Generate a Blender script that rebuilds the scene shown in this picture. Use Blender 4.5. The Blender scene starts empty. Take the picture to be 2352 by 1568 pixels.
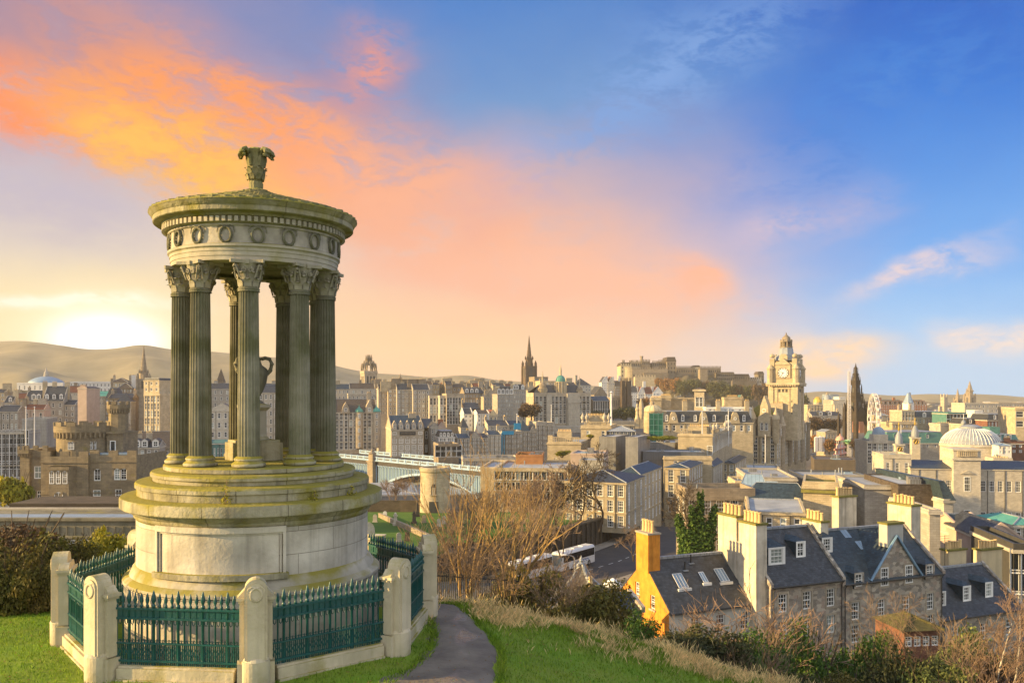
import bpy,math,random
import numpy as np
from mathutils import Vector,Matrix
R=math.radians
random.seed(7)
scene=bpy.context.scene
COL=scene.collection
# camera
F,CX,HY,HC=1950.0,1176.0,905.0,5.5
cam_d=bpy.data.cameras.new('camera');cam=bpy.data.objects.new('camera',cam_d);COL.objects.link(cam)
cam.location=(0,0,HC);cam.rotation_euler=(R(90),0,0)
cam_d.sensor_width=36;cam_d.lens=36*F/2352;cam_d.shift_y=(HY-784)/2352
cam_d.clip_start=0.5;cam_d.clip_end=30000
scene.camera=cam
scene.view_settings.view_transform='Standard';scene.view_settings.look='None'
EXPO=1.2;scene.view_settings.exposure=EXPO;scene.view_settings.gamma=1.0
SUN_AZ,SUN_EL=-98.0,15.0
# sun
sd=bpy.data.lights.new('sun','SUN');sun=bpy.data.objects.new('sun',sd);COL.objects.link(sun)
sd.energy=5.0;sd.angle=R(0.6);sd.color=(1.0,0.68,0.27)
_d=Vector((math.sin(R(SUN_AZ))*math.cos(R(SUN_EL)),math.cos(R(SUN_AZ))*math.cos(R(SUN_EL)),math.sin(R(SUN_EL))))
sun.rotation_euler=_d.to_track_quat('Z','Y').to_euler()
# sky
def lin(r,g,b):
    def c(v):
        v/=255.0
        return v/12.92 if v<=.04045 else ((v+.055)/1.055)**2.4
    return (c(r),c(g),c(b))
def dir_deg(x,y):
    az=math.atan((x-CX)/F);el=math.atan((HY-y)/F*math.cos(az))
    return math.degrees(az),math.degrees(el)
SKY_STR=0.1;HAZE=1.0e-4
def make_world():
    w=bpy.data.worlds.new('World');scene.world=w;w.use_nodes=True
    nt=w.node_tree;nt.nodes.clear();N=nt.nodes.new;L=nt.links.new
    def math_(op,a,b=None,c=None,clamp=False):
        n=N('ShaderNodeMath');n.operation=op;n.use_clamp=clamp
        for i,q in enumerate((a,b,c)):
            if q is None:continue
            if isinstance(q,(int,float)):n.inputs[i].default_value=q
            else:L(q,n.inputs[i])
        return n.outputs[0]
    def mix(f,a,b):
        n=N('ShaderNodeMix');n.data_type='RGBA'
        for q,s in ((f,n.inputs[0]),(a,n.inputs[6]),(b,n.inputs[7])):
            if isinstance(q,(int,float)):s.default_value=q
            elif isinstance(q,tuple):s.default_value=(*q,1)
            else:L(q,s)
        return n.outputs[2]
    def smooth(v,a,b):
        n=N('ShaderNodeMapRange');n.interpolation_type='SMOOTHSTEP';L(v,n.inputs[0])
        n.inputs[1].default_value=a;n.inputs[2].default_value=b
        return n.outputs[0]
    tc=N('ShaderNodeTexCoord');sx=N('ShaderNodeSeparateXYZ');L(tc.outputs['Generated'],sx.inputs[0])
    az=math_('MULTIPLY',math_('ARCTAN2',sx.outputs[0],sx.outputs[1]),57.29578)
    el=math_('MULTIPLY',math_('ARCSINE',sx.outputs[2]),57.29578)
    cb=N('ShaderNodeCombineXYZ');L(az,cb.inputs[0]);L(el,cb.inputs[1])
    def noise(scale,sxy,rot,detail,seed,dist=0.0,rough=.55):
        mp=N('ShaderNodeMapping');mp.inputs['Scale'].default_value=(sxy[0],sxy[1],1);mp.inputs['Rotation'].default_value=(0,0,R(rot))
        mp.inputs['Location'].default_value=(seed,seed*.7,0);L(cb.outputs[0],mp.inputs[0])
        n=N('ShaderNodeTexNoise');n.inputs['Scale'].default_value=scale;n.inputs['Detail'].default_value=detail
        n.inputs['Distortion'].default_value=dist;n.inputs['Roughness'].default_value=rough;L(mp.outputs[0],n.inputs['Vector'])
        return n
    wn=noise(.09,(1,1.7),14,5,3.1,.3)
    wv=N('ShaderNodeVectorMath');wv.operation='MULTIPLY_ADD';L(wn.outputs['Color'],wv.inputs[0])
    wv.inputs[1].default_value=(11,5,0);wv.inputs[2].default_value=(-5.5,-2.5,0)
    wa=N('ShaderNodeVectorMath');wa.operation='ADD';L(cb.outputs[0],wa.inputs[0]);L(wv.outputs[0],wa.inputs[1])
    wsp=N('ShaderNodeSeparateXYZ');L(wa.outputs[0],wsp.inputs[0])
    def ramp(stops,top):
        r=N('ShaderNodeValToRGB');e=r.color_ramp.elements
        pts=sorted((((HY-y)/F*57.3/90),c) for y,c in stops)
        pts.append((.55,top));pts.append((1.0,top))
        while len(e)<len(pts):e.new(.5)
        for i,(p,c) in enumerate(pts):
            e[i].position=max(0,min(1,p));e[i].color=(*lin(*c),1)
        n=N('ShaderNodeMath');n.operation='MULTIPLY_ADD';L(wsp.outputs[1],n.inputs[0]);n.inputs[1].default_value=1/90.;n.inputs[2].default_value=0
        L(n.outputs[0],r.inputs[0]);return r.outputs[0]
    top=(150,175,215)
    rl=ramp([(905,(250,212,150)),(800,(252,224,168)),(700,(248,222,178)),(600,(219,204,196)),(430,(190,178,192)),(260,(205,160,160)),(0,(122,128,176))],top)
    rm=ramp([(905,(252,208,168)),(760,(246,200,168)),(620,(240,190,168)),(430,(196,172,184)),(240,(108,152,206)),(0,(56,122,202))],top)
    rr=ramp([(905,(160,208,250)),(780,(140,198,250)),(600,(92,166,240)),(300,(8,118,216)),(0,(0,80,186))],top)
    c=mix(smooth(wsp.outputs[0],-27,-2),rl,rm)
    c=mix(smooth(wsp.outputs[0],2,27),c,rr)
    n1=noise(.20,(1,2.1),16,8,11.0,.9,.62).outputs['Fac']
    n2=noise(.55,(1,2.3),14,7,23.0,.7,.66).outputs['Fac']
    n3=noise(1.3,(1,3.2),20,6,41.0,.5,.65).outputs['Fac']
    nn=math_('ADD',math_('ADD',math_('MULTIPLY',n1,.55),math_('MULTIPLY',n2,.30)),math_('MULTIPLY',n3,.15))
    def blob(c,x,y,rx,ry,rot,col,amt,soft=0.0,thr=.42,wid=.2,warp=True,gain=1.0):
        a,e=dir_deg(x,y)
        mp=N('ShaderNodeMapping');mp.vector_type='TEXTURE';mp.inputs['Location'].default_value=(a,e,0)
        mp.inputs['Rotation'].default_value=(0,0,R(rot));mp.inputs['Scale'].default_value=(rx/34.,ry/34.,1)
        L((wa if warp else cb).outputs[0],mp.inputs[0])
        g=N('ShaderNodeTexGradient');g.gradient_type='QUADRATIC_SPHERE';L(mp.outputs[0],g.inputs[0])
        f=math_('MULTIPLY',g.outputs['Fac'],2.2*amt,clamp=True)
        if soft<1:
            k=smooth(nn,thr-wid/2,thr+wid/2)
            f=math_('MULTIPLY',f,math_('MULTIPLY_ADD',k,1-soft,soft))
        return mix(math_('MINIMUM',f,1.0),c,tuple(v*gain for v in lin(*col)))
    c=blob(c,1150,640,800,290,-12,(250,186,158),.6,.3)
    c=blob(c,700,130,560,260,-18,(128,138,186),.9,.3,.46)
    c=blob(c,160,230,620,190,-15,(255,146,92),1.25,.1,.47,.17)
    c=blob(c,60,20,420,130,-10,(140,134,170),1.1,.35,.44)
    c=blob(c,560,300,720,250,-17,(255,158,92),1.15,.22,.47,.17)
    c=blob(c,430,370,420,150,-22,(255,192,84),1.1,.2,.48,.2)
    c=blob(c,980,480,560,240,-16,(250,176,140),.9,.25,.47,.15)
    c=blob(c,80,470,420,130,-6,(196,184,198),.9,.35,.45)
    c=blob(c,1330,640,620,130,-10,(252,188,158),.65,.15,.47,.15)
    c=blob(c,1560,640,130,70,-20,(255,182,150),.8,.5,.46)
    c=blob(c,1800,500,330,90,12,(214,190,205),.55,.1,.48)
    c=blob(c,1860,820,260,75,4,(255,214,176),1.2,.4,.44)
    c=blob(c,2130,620,240,60,20,(226,206,214),.7,.1,.48)
    c=blob(c,2290,790,160,70,10,(240,220,214),.7,.2,.48)
    c=blob(c,1500,200,800,170,28,(120,162,222),.5,.05,.49,.12)
    c=blob(c,1980,250,520,200,30,(52,128,216),.6,.05,.5,.12)
    c=blob(c,860,150,150,130,60,(226,150,140),.6,.1,.46,.12)
    c=blob(c,1000,800,900,160,-2,(255,206,160),.6,.7)
    c=blob(c,180,740,800,280,0,(255,232,180),.45,1,warp=False)
    c=blob(c,190,688,420,30,0,(255,250,226),.8,.1,.46,.14)
    c=blob(c,250,780,270,150,0,(255,250,224),.6,1,warp=False,gain=1.3)
    c=blob(c,245,786,160,85,0,(255,255,250),1.3,1,warp=False,gain=1.5)
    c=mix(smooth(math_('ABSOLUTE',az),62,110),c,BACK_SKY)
    c=mix(smooth(el,-1.0,-6.0),c,(.16,.13,.10))
    sc=N('ShaderNodeVectorMath');sc.operation='SCALE';L(c,sc.inputs[0]);sc.inputs['Scale'].default_value=1/SKY_STR/2**EXPO/.97
    sky=N('ShaderNodeTexSky');sky.sky_type='NISHITA';sky.sun_disc=False
    sky.sun_elevation=R(SUN_EL);sky.sun_rotation=R(SUN_AZ);sky.altitude=100
    fin=mix(.97,sky.outputs[0],sc.outputs[0])
    bg=N('ShaderNodeBackground');L(fin,bg.inputs[0]);bg.inputs[1].default_value=SKY_STR
    o=N('ShaderNodeOutputWorld');L(bg.outputs[0],o.inputs[0])
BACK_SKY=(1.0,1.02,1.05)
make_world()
# helpers
def at(x,y,Y):
    return Vector(((x-CX)/F*Y,Y,HC-(y-HY)/F*Y))
VIEWS=dict(D=(0,0,1),L=(0,699.3,4.484),M=(745.9,745.9,5.045),C=(1136.4,745.9,4.983),B=(1398.6,745.9,4.983),
             S=(1690.,745.9,4.338),R=(2002.3,815.9,5.383),G=(815.9,990.7,3.844),W=(1282.,1019.8,3.844),
             H=(1769.2,1049.,3.02),K=(326.3,582.8,2.988),P=(0,1019.8,2.8585),T=(116.6,1049.,2.5226))
def px(v,x=0,y=0):
    a,b,s=VIEWS[v]
    return a+x/s,b+y/s
def tag(o,label=None,cat=None,group=None,kind=None):
    if label:o['label']=label
    if cat:o['category']=cat
    if group:o['group']=group
    if kind:o['kind']=kind
    return o
def empty(name,loc=(0,0,0),rz=0.0,label=None,cat=None,group=None,kind=None):
    o=bpy.data.objects.new(name,None);o.empty_display_size=.3;COL.objects.link(o)
    o.location=loc;o.rotation_euler=(0,0,rz)
    return tag(o,label,cat,group,kind)
def link(name,me,parent=None,loc=(0,0,0),rz=0.0):
    o=bpy.data.objects.new(name,me);COL.objects.link(o);o.location=loc;o.rotation_euler=(0,0,rz)
    if parent:o.parent=parent
    return o
class MB:
    def __init__(s):s.v=[];s.f=[];s.m=[];s.uv={};s.T=None
    def add(s,vs,fs,mi=0):
        o=len(s.v)
        if s.T is not None:vs=[s.T@Vector(p) for p in vs]
        s.v.extend(tuple(p) for p in vs)
        for f in fs:s.f.append(tuple(i+o for i in f));s.m.append(mi)
        return s
    def poly(s,pts,mi=0):return s.add(pts,[tuple(range(len(pts)))],mi)
    def box(s,x0,y0,z0,x1,y1,z1,mi=0):
        return s.add([(x0,y0,z0),(x1,y0,z0),(x1,y1,z0),(x0,y1,z0),(x0,y0,z1),(x1,y0,z1),(x1,y1,z1),(x0,y1,z1)],
                     [(0,3,2,1),(4,5,6,7),(0,1,5,4),(1,2,6,5),(2,3,7,6),(3,0,4,7)],mi)
    def cbox(s,x,y,z,w,d,h,mi=0):return s.box(x-w/2,y-d/2,z,x+w/2,y+d/2,z+h,mi)
    def frustum(s,x,y,z,w0,d0,w1,d1,h,mi=0):
        a=[(x-w0/2,y-d0/2,z),(x+w0/2,y-d0/2,z),(x+w0/2,y+d0/2,z),(x-w0/2,y+d0/2,z)]
        b=[(x-w1/2,y-d1/2,z+h),(x+w1/2,y-d1/2,z+h),(x+w1/2,y+d1/2,z+h),(x-w1/2,y+d1/2,z+h)]
        return s.add(a+b,[(0,3,2,1),(4,5,6,7),(0,1,5,4),(1,2,6,5),(2,3,7,6),(3,0,4,7)],mi)
    def prism(s,pts,y0,y1,mi=0):
        n=len(pts)
        return s.add([(x,y0,z) for x,z in pts]+[(x,y1,z) for x,z in pts],
                     [tuple(range(n)),tuple(range(2*n-1,n-1,-1))]+[(i,(i+1)%n,n+(i+1)%n,n+i) for i in range(n)],mi)
    def vprism(s,pts,z0,z1,mi=0):
        n=len(pts)
        return s.add([(x,y,z0) for x,y in pts]+[(x,y,z1) for x,y in pts],
                     [tuple(range(n-1,-1,-1)),tuple(range(n,2*n))]+[(i,(i+1)%n,n+(i+1)%n,n+i) for i in range(n)],mi)
    def lathe(s,prof,n=24,mi=0,c=(0,0),a0=0.0,rf=None,phase=0.0):
        o=len(s.v);vs=[]
        for r,z in prof:
            for k in range(n):
                a=a0+phase+2*math.pi*k/n
                rr=r*(rf(k) if rf else 1)
                vs.append((c[0]+rr*math.cos(a),c[1]+rr*math.sin(a),z))
        if s.T is not None:vs=[tuple(s.T@Vector(p)) for p in vs]
        s.v.extend(vs);d=0.0;rm=max(p[0] for p in prof)
        for j in range(len(prof)-1):
            (r0,z0),(r1,z1)=prof[j],prof[j+1];d1=d+math.hypot(r1-r0,z1-z0)
            for k in range(n):
                k2=(k+1)%n
                s.uv[len(s.f)]=[(rm*2*math.pi*k/n,d),(rm*2*math.pi*(k+1)/n,d),(rm*2*math.pi*(k+1)/n,d1),(rm*2*math.pi*k/n,d1)]
                s.f.append((o+j*n+k,o+j*n+k2,o+(j+1)*n+k2,o+(j+1)*n+k));s.m.append(mi)
            d=d1
        return s
    def tube(s,pts,rad,n=5,mi=0,cap=False):
        pts=[Vector(p) for p in pts];m=len(pts)
        if not hasattr(rad,'__len__'):rad=[rad]*m
        o=len(s.v);vs=[]
        for i in range(m):
            t=(pts[min(i+1,m-1)]-pts[max(i-1,0)])
            if t.length<1e-9:t=Vector((0,0,1))
            t.normalize();a=t.cross(Vector((0,0,1)) if abs(t.z)<.9 else Vector((1,0,0))).normalized();b=t.cross(a)
            for k in range(n):
                q=2*math.pi*k/n
                vs.append(pts[i]+(a*math.cos(q)+b*math.sin(q))*rad[i])
        if s.T is not None:vs=[s.T@p for p in vs]
        s.v.extend(tuple(p) for p in vs)
        for i in range(m-1):
            for k in range(n):
                k2=(k+1)%n
                s.f.append((o+i*n+k,o+i*n+k2,o+(i+1)*n+k2,o+(i+1)*n+k));s.m.append(mi)
        if cap:
            s.f.append(tuple(o+k for k in range(n)));s.m.append(mi)
            s.f.append(tuple(o+(m-1)*n+k for k in range(n)));s.m.append(mi)
        return s
    def mesh(s,name,mats,smooth=False):
        me=bpy.data.meshes.new(name);me.from_pydata(s.v,[],s.f)
        if not isinstance(mats,(list,tuple)):mats=[mats]
        for m in mats:me.materials.append(m)
        if len(mats)>1:me.polygons.foreach_set('material_index',[min(i,len(mats)-1) for i in s.m])
        me.update()
        nl=len(me.loops)
        if nl:
            uvl=me.uv_layers.new(name='UVMap')
            co=np.empty(len(me.vertices)*3);me.vertices.foreach_get('co',co);co=co.reshape(-1,3)
            li=np.empty(nl,dtype=np.int64);me.loops.foreach_get('vertex_index',li)
            npol=len(me.polygons);no=np.empty(npol*3);me.polygons.foreach_get('normal',no);no=no.reshape(-1,3)
            tot=np.empty(npol,dtype=np.int64);me.polygons.foreach_get('loop_total',tot)
            st=np.empty(npol,dtype=np.int64);me.polygons.foreach_get('loop_start',st)
            t=np.stack([-no[:,1],no[:,0],np.zeros(npol)],1);ln=np.linalg.norm(t,axis=1)
            flat=ln<.05;t[flat]=(1,0,0);ln[flat]=1;t/=ln[:,None]
            b=np.cross(no,t)
            T=np.repeat(t,tot,0);Bv=np.repeat(b,tot,0);P=co[li]
            uv=np.stack([(P*T).sum(1),(P*Bv).sum(1)],1)
            for fi,q in s.uv.items():
                uv[st[fi]:st[fi]+4]=q
            uvl.data.foreach_set('uv',uv.ravel())
        if smooth:me.polygons.foreach_set('use_smooth',[True]*len(me.polygons));me.set_sharp_from_angle(angle=R(40 if smooth is True else smooth))
        return me
    def build(s,name,mats,parent=None,loc=(0,0,0),rz=0.0,smooth=False):
        return link(name,s.mesh(name,mats,smooth),parent,loc,rz)
# materials
MATS={}
def mat(name,col,col2=None,rough=.85,scale=1.0,stain=.35,brick=None,bump=.3,metal=0.0,vary=.12,moss=None,spec=.3,island=0.0,streak=0.0,detail=6,coord='Object'):
    m=bpy.data.materials.new(name);MATS[name]=m;m.use_nodes=True
    nt=m.node_tree;N=nt.nodes.new;L=nt.links.new;bs=nt.nodes['Principled BSDF']
    bs.inputs['Roughness'].default_value=rough;bs.inputs['Metallic'].default_value=metal;bs.inputs['Specular IOR Level'].default_value=spec
    tc=N('ShaderNodeTexCoord');P=tc.outputs[coord]
    def mixc(f,a,b,mode='MIX'):
        n=N('ShaderNodeMix');n.data_type='RGBA';n.blend_type=mode
        for q,s_ in ((f,n.inputs[0]),(a,n.inputs[6]),(b,n.inputs[7])):
            if isinstance(q,(int,float)):s_.default_value=q
            elif isinstance(q,tuple):s_.default_value=(*q[:3],1)
            else:L(q,s_)
        return n.outputs[2]
    def noise(sc,det=detail,vec=None,scl=None):
        n=N('ShaderNodeTexNoise');n.inputs['Scale'].default_value=sc;n.inputs['Detail'].default_value=det;n.inputs['Roughness'].default_value=.62
        v=vec or P
        if scl:
            mp=N('ShaderNodeMapping');mp.inputs['Scale'].default_value=scl;L(v,mp.inputs[0]);v=mp.outputs[0]
        L(v,n.inputs['Vector']);return n.outputs['Fac']
    def rng(v,a,b,lo=0.,hi=1.):
        n=N('ShaderNodeMapRange');L(v,n.inputs[0]);n.inputs[1].default_value=a;n.inputs[2].default_value=b
        n.inputs[3].default_value=lo;n.inputs[4].default_value=hi;return n.outputs[0]
    c2=col2 or tuple(v*.6 for v in col)
    n1=noise(scale)
    c=mixc(rng(n1,.35,.65),col,c2)
    if brick:
        bw,bh,mort,amt=brick
        b=N('ShaderNodeTexBrick');b.inputs['Scale'].default_value=1;b.inputs['Brick Width'].default_value=bw;b.inputs['Row Height'].default_value=bh
        b.inputs['Mortar Size'].default_value=mort;b.inputs['Mortar Smooth'].default_value=.3
        b.inputs['Color1'].default_value=(1,1,1,1);b.inputs['Color2'].default_value=(1-amt,1-amt,1-amt,1);b.inputs['Mortar'].default_value=(.45,.43,.4,1)
        L(tc.outputs['UV'],b.inputs['Vector'])
        c=mixc(.9,c,b.outputs['Color'],'MULTIPLY')
    if stain:
        c=mixc(rng(noise(scale*.23,5),.48,.72,0,stain),c,tuple(v*.35 for v in col))
    if streak:
        c=mixc(rng(noise(scale,5,None,(2.2,2.2,.12)),.5,.72,0,streak),c,tuple(v*.28 for v in col))
    if moss:
        geo=N('ShaderNodeNewGeometry');sp=N('ShaderNodeSeparateXYZ');L(geo.outputs['Normal'],sp.inputs[0])
        up=rng(sp.outputs[2],.15,.8,0,moss[1])
        mm=N('ShaderNodeMath');mm.operation='MULTIPLY_ADD';L(noise(scale*.8,6),mm.inputs[0]);mm.inputs[1].default_value=3.4;L(up,mm.inputs[2])
        c=mixc(rng(mm.outputs[0],moss[2]+1.0,moss[2]+1.75,0,.92),c,moss[0])
    if vary:
        oi=N('ShaderNodeObjectInfo');h=N('ShaderNodeHueSaturation');L(rng(oi.outputs['Random'],0,1,1-vary,1+vary),h.inputs['Value'])
        L(c,h.inputs['Color']);c=h.outputs[0]
    if island:
        geo=N('ShaderNodeNewGeometry');h=N('ShaderNodeHueSaturation');L(rng(geo.outputs['Random Per Island'],0,1,1-island,1+island),h.inputs['Value'])
        L(rng(geo.outputs['Random Per Island'],0,1,.515,.485),h.inputs['Hue'])
        L(c,h.inputs['Color']);c=h.outputs[0]
    L(c,bs.inputs['Base Color'])
    if bump:
        bp=N('ShaderNodeBump');bp.inputs['Strength'].default_value=bump;bp.inputs['Distance'].default_value=.05
        L(noise(scale*6,4),bp.inputs['Height'])
        if brick:
            b2=N('ShaderNodeBump');b2.inputs['Strength'].default_value=.5;b2.inputs['Distance'].default_value=.03;b2.invert=True
            L(b.outputs['Fac'],b2.inputs['Height']);L(bp.outputs[0],b2.inputs['Normal']);bp=b2
        L(bp.outputs[0],bs.inputs['Normal'])
    return m
ASH=(.9,.32,.012,.22)
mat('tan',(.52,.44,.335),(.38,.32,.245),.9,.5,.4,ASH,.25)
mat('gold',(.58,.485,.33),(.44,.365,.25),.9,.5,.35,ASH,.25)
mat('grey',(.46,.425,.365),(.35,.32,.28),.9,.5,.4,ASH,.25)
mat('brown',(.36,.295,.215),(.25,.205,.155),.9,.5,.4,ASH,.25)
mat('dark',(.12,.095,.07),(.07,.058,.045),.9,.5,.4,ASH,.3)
mat('pale',(.60,.545,.45),(.48,.435,.36),.9,.5,.25,ASH,.2)
mat('pink',(.50,.39,.32),(.42,.32,.26),.9,.4,.2,None,.2)
mat('white',(.74,.72,.68),(.64,.62,.58),.85,.4,.2,None,.15)
mat('cream',(.70,.58,.36),(.60,.50,.33),.9,.6,.25,None,.2,streak=.3)
mat('concrete',(.42,.40,.36),(.34,.32,.29),.9,.4,.3,(2.5,1.2,.02,.08),.2,streak=.5)
mat('redstone',(.42,.18,.10),(.33,.14,.08),.9,.4,.2,ASH,.2)
mat('brick',(.24,.11,.075),(.17,.08,.06),.9,.6,.2,(.25,.09,.01,.3),.2)
mat('orange',(.74,.31,.045),(.58,.22,.03),.85,1.3,.55,None,.3,vary=0,streak=.5)
mat('slate',(.070,.080,.098),(.032,.038,.046),.55,1.6,.4,(.34,.22,.02,.55),.3,spec=.5)
mat('slateblue',(.05,.084,.115),(.025,.046,.064),.5,1.6,.35,(.34,.22,.02,.55),.3,spec=.5)
mat('slatebrown',(.13,.105,.085),(.08,.064,.052),.7,1.1,.3,(.34,.22,.012,.45),.3)
mat('redroof',(.20,.075,.05),(.14,.055,.04),.75,1.1,.3,(.34,.22,.012,.4),.3)
mat('lead',(.31,.335,.37),(.23,.255,.29),.5,.8,.25,(.7,30,.03,.12),.15,spec=.5)
mat('leadblue',(.26,.36,.48),(.2,.29,.4),.45,.8,.2,(.7,30,.03,.12),.15,spec=.5)
mat('flatroof',(.38,.40,.43),(.27,.285,.31),.7,.3,.3,None,.1)
mat('copper',(.11,.36,.30),(.08,.28,.24),.6,.6,.2,(.6,30,.03,.1),.15)
mat('teal',(.085,.21,.20),(.06,.16,.155),.6,.6,.2,None,.1)
mat('rustbox',(.40,.19,.075),(.30,.14,.06),.8,.6,.3,None,.1)
mat('castlegrey',(.25,.21,.165),(.17,.145,.115),.9,.1,.4,ASH,.2)
mat('metalgrey',(.30,.30,.30),(.22,.22,.23),.45,.5,.2,(.45,30,.06,.2),.1,metal=.3)
mat('darkbox',(.16,.13,.10),(.12,.10,.08),.7,.5,.2,(30,.25,.03,.2),.1)
mat('navybox',(.115,.125,.145),(.085,.095,.115),.4,.5,.2,(1.6,2.6,.04,.2),.1,spec=.6)
mat('glassgreen',(.02,.16,.12),(.015,.11,.09),.15,.5,0,(1.4,1.6,.05,.5),.0,spec=.9)
mat('pot',(.66,.48,.24),(.56,.40,.2),.85,2,.2,None,.1,vary=.2)
mat('frame',(.86,.86,.84),(.80,.80,.78),.6,1,0,None,0)
mat('framedark',(.07,.065,.06),(.05,.05,.05),.6,1,0,None,0)
mat('bluelead',(.20,.33,.46),(.15,.26,.38),.45,1.2,.2,None,.1,spec=.5)
mat('cyan',(.02,.30,.52),(.02,.26,.46),.6,1,.1,None,0)
mat('ironblack',(.02,.022,.022),(.03,.03,.03),.5,2,0,None,.1,spec=.5)
mat('polewhite',(.75,.75,.75),(.7,.7,.7),.5,1,0,None,0)
mat('moss',(.22,.20,.055),(.15,.145,.04),.95,2,.3,None,.4)
mat('gilt',(.62,.42,.08),(.5,.34,.06),.4,2,.1,None,.1,metal=.4)
def glassmat(name,col,rough=.08,spec=.8,warm=0.0):
    m=bpy.data.materials.new(name);MATS[name]=m;m.use_nodes=True;nt=m.node_tree
    bs=nt.nodes['Principled BSDF'];oi=nt.nodes.new('ShaderNodeObjectInfo');r=nt.nodes.new('ShaderNodeValToRGB')
    e=r.color_ramp.elements;e[0].color=(*[c*.6 for c in col],1);e[1].color=(*[c*1.6 for c in col],1)
    el=e.new(.86);el.color=(*[c*1.3 for c in col],1);e[2].position=.9;e[2].color=(col[0]*6+.05,col[1]*6+.05,col[2]*5+.04,1)
    nt.links.new(oi.outputs['Random'],r.inputs[0]);nt.links.new(r.outputs[0],bs.inputs['Base Color'])
    bs.inputs['Roughness'].default_value=rough;bs.inputs['Specular IOR Level'].default_value=spec
    return m
glassmat('glass',(.035,.042,.05));glassmat('glassfar',(.05,.055,.06),.3,.5)
# ground height
rd=[at(950,1440,128),at(1150,1378,138),at(1300,1332,150),at(1420,1296,165),at(1500,1262,180),at(1540,1215,210)]
d_=(rd[3]-rd[1]);d_.z=0;d_.normalize();off=Vector((-d_.y,d_.x,0))
WALLP=[p+off*12 for p in rd]
def wall_side(x,y):
    a,c=WALLP[0],WALLP[4];d=(c-a);d.z=0;d.normalize()
    return (-(x-a.x)*d.y+(y-a.y)*d.x)
GP=[(-60,1.5),(0,.4),(14,.05),(22,0),(30,-1.9),(38,-6),(50,-11),(62,-15.5),(78,-19.5),(110,-23.5),(150,-26.8),(200,-28),(260,-33),(330,-44),(430,-46),(520,-30),(650,-14),(900,-8),(1500,-25),(3000,-30),(12000,-40)]
GPX=[p[0] for p in GP];GPZ=[p[1] for p in GP]
def sst(a,b,v):
    t=min(1,max(0,(v-a)/(b-a)));return t*t*(3-2*t)
def gz(x,y):
    z=float(np.interp(y,GPX,GPZ))
    if y<90:q=min(15,max(0,x+1.2));z-=(.19*q+.008*q*q)*sst(6,20,y)*(1-sst(40,90,y))
    if y<60:z-=.9*sst(-12,-25,x)*sst(14,24,y)
    k=sst(-70,-45,x)*sst(-1,1.5,wall_side(x,y))*sst(92,118,y)*(1-sst(205,240,y))*(1-sst(20,40,x))
    z+=5.2*k
    if y>430:
        r=sst(.16,.26,x/y);z=z*(1-r)+r*-40
    return z
# windows, walls, houses
WIN={}
def window_mesh(w,h,style,wallmat):
    key=(round(w,2),round(h,2),style,wallmat)
    if key in WIN:return WIN[key]
    m=MB();b=.09 if style.startswith('near') else max(.09,min(.16,w*.13))
    d0,d1=-.02,.10
    w2=w/2
    m.box(-w2,d0,0,-w2+b,d1,h);m.box(w2-b,d0,0,w2,d1,h)
    m.box(-w2+b,d0,0,w2-b,d1,b);m.box(-w2+b,d0,h-b,w2-b,d1,h)
    nx,nz={'near':(3,4),'near2':(2,3),'sash':(2,2),'far':(1,2),'plain':(1,1),'office':(2,1),'arch':(2,3),'six':(3,4)}[style]
    t=.035 if style.startswith('near') else (.05 if style in ('six','office','arch') else .06)
    if nz>1:m.box(-w2+b,d0-.01,h/2-t,w2-b,d1-.02,h/2+t)
    for i in range(1,nx):x=-w2+w*i/nx;m.box(x-t/2,d0+.03,b,x+t/2,d1-.03,h-b)
    for j in range(1,nz):
        z=h*j/nz
        if nz>1 and abs(z-h/2)<.02:continue
        m.box(-w2+b,d0+.032,z-t/2,w2-b,d1-.032,z+t/2)
    mats=[MATS['frame']]
    if style=='arch':
        n=6
        for s in (-1,1):
            pts=[(s*w2,h),(s*w2,h-w2)]+[(s*w2*math.cos(R(90*k/n)),h-w2+w2*math.sin(R(90*k/n))) for k in range(1,n+1)]
            m.prism(pts,-.06,.02,1)
        mats=[MATS['frame'],MATS[wallmat]]
    fr=m.mesh('window',mats)
    p=MB();p.box(-w2+b*.5,.05,b*.5,w2-b*.5,.06,h-b*.5);pn=p.mesh('pane',MATS['glass' if style!='far' else 'glassfar'])
    WIN[key]=(fr,pn);return WIN[key]
WIN1={}
def window_single(w,h,style,wallmat):
    key=(round(w,2),round(h,2),style,wallmat)
    if key in WIN1:return WIN1[key]
    fr,pn=window_mesh(w,h,style,wallmat)
    m=MB();m.v=[tuple(v.co) for v in fr.vertices]+[tuple(v.co) for v in pn.vertices];o=len(fr.vertices)
    nm=len(fr.materials)
    for p in fr.polygons:m.f.append(tuple(p.vertices));m.m.append(p.material_index)
    for p in pn.polygons:m.f.append(tuple(i+o for i in p.vertices));m.m.append(nm)
    WIN1[key]=m.mesh('window',list(fr.materials)+list(pn.materials));return WIN1[key]
def put_window(parent,w,h,style,wallmat,loc,rz,near):
    if near:
        fr,pn=window_mesh(w,h,style,wallmat);o=link('window',fr,parent,loc,rz);link('pane',pn,o)
    else:o=link('window',window_single(w,h,style,wallmat),parent,loc,rz)
    return o
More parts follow.
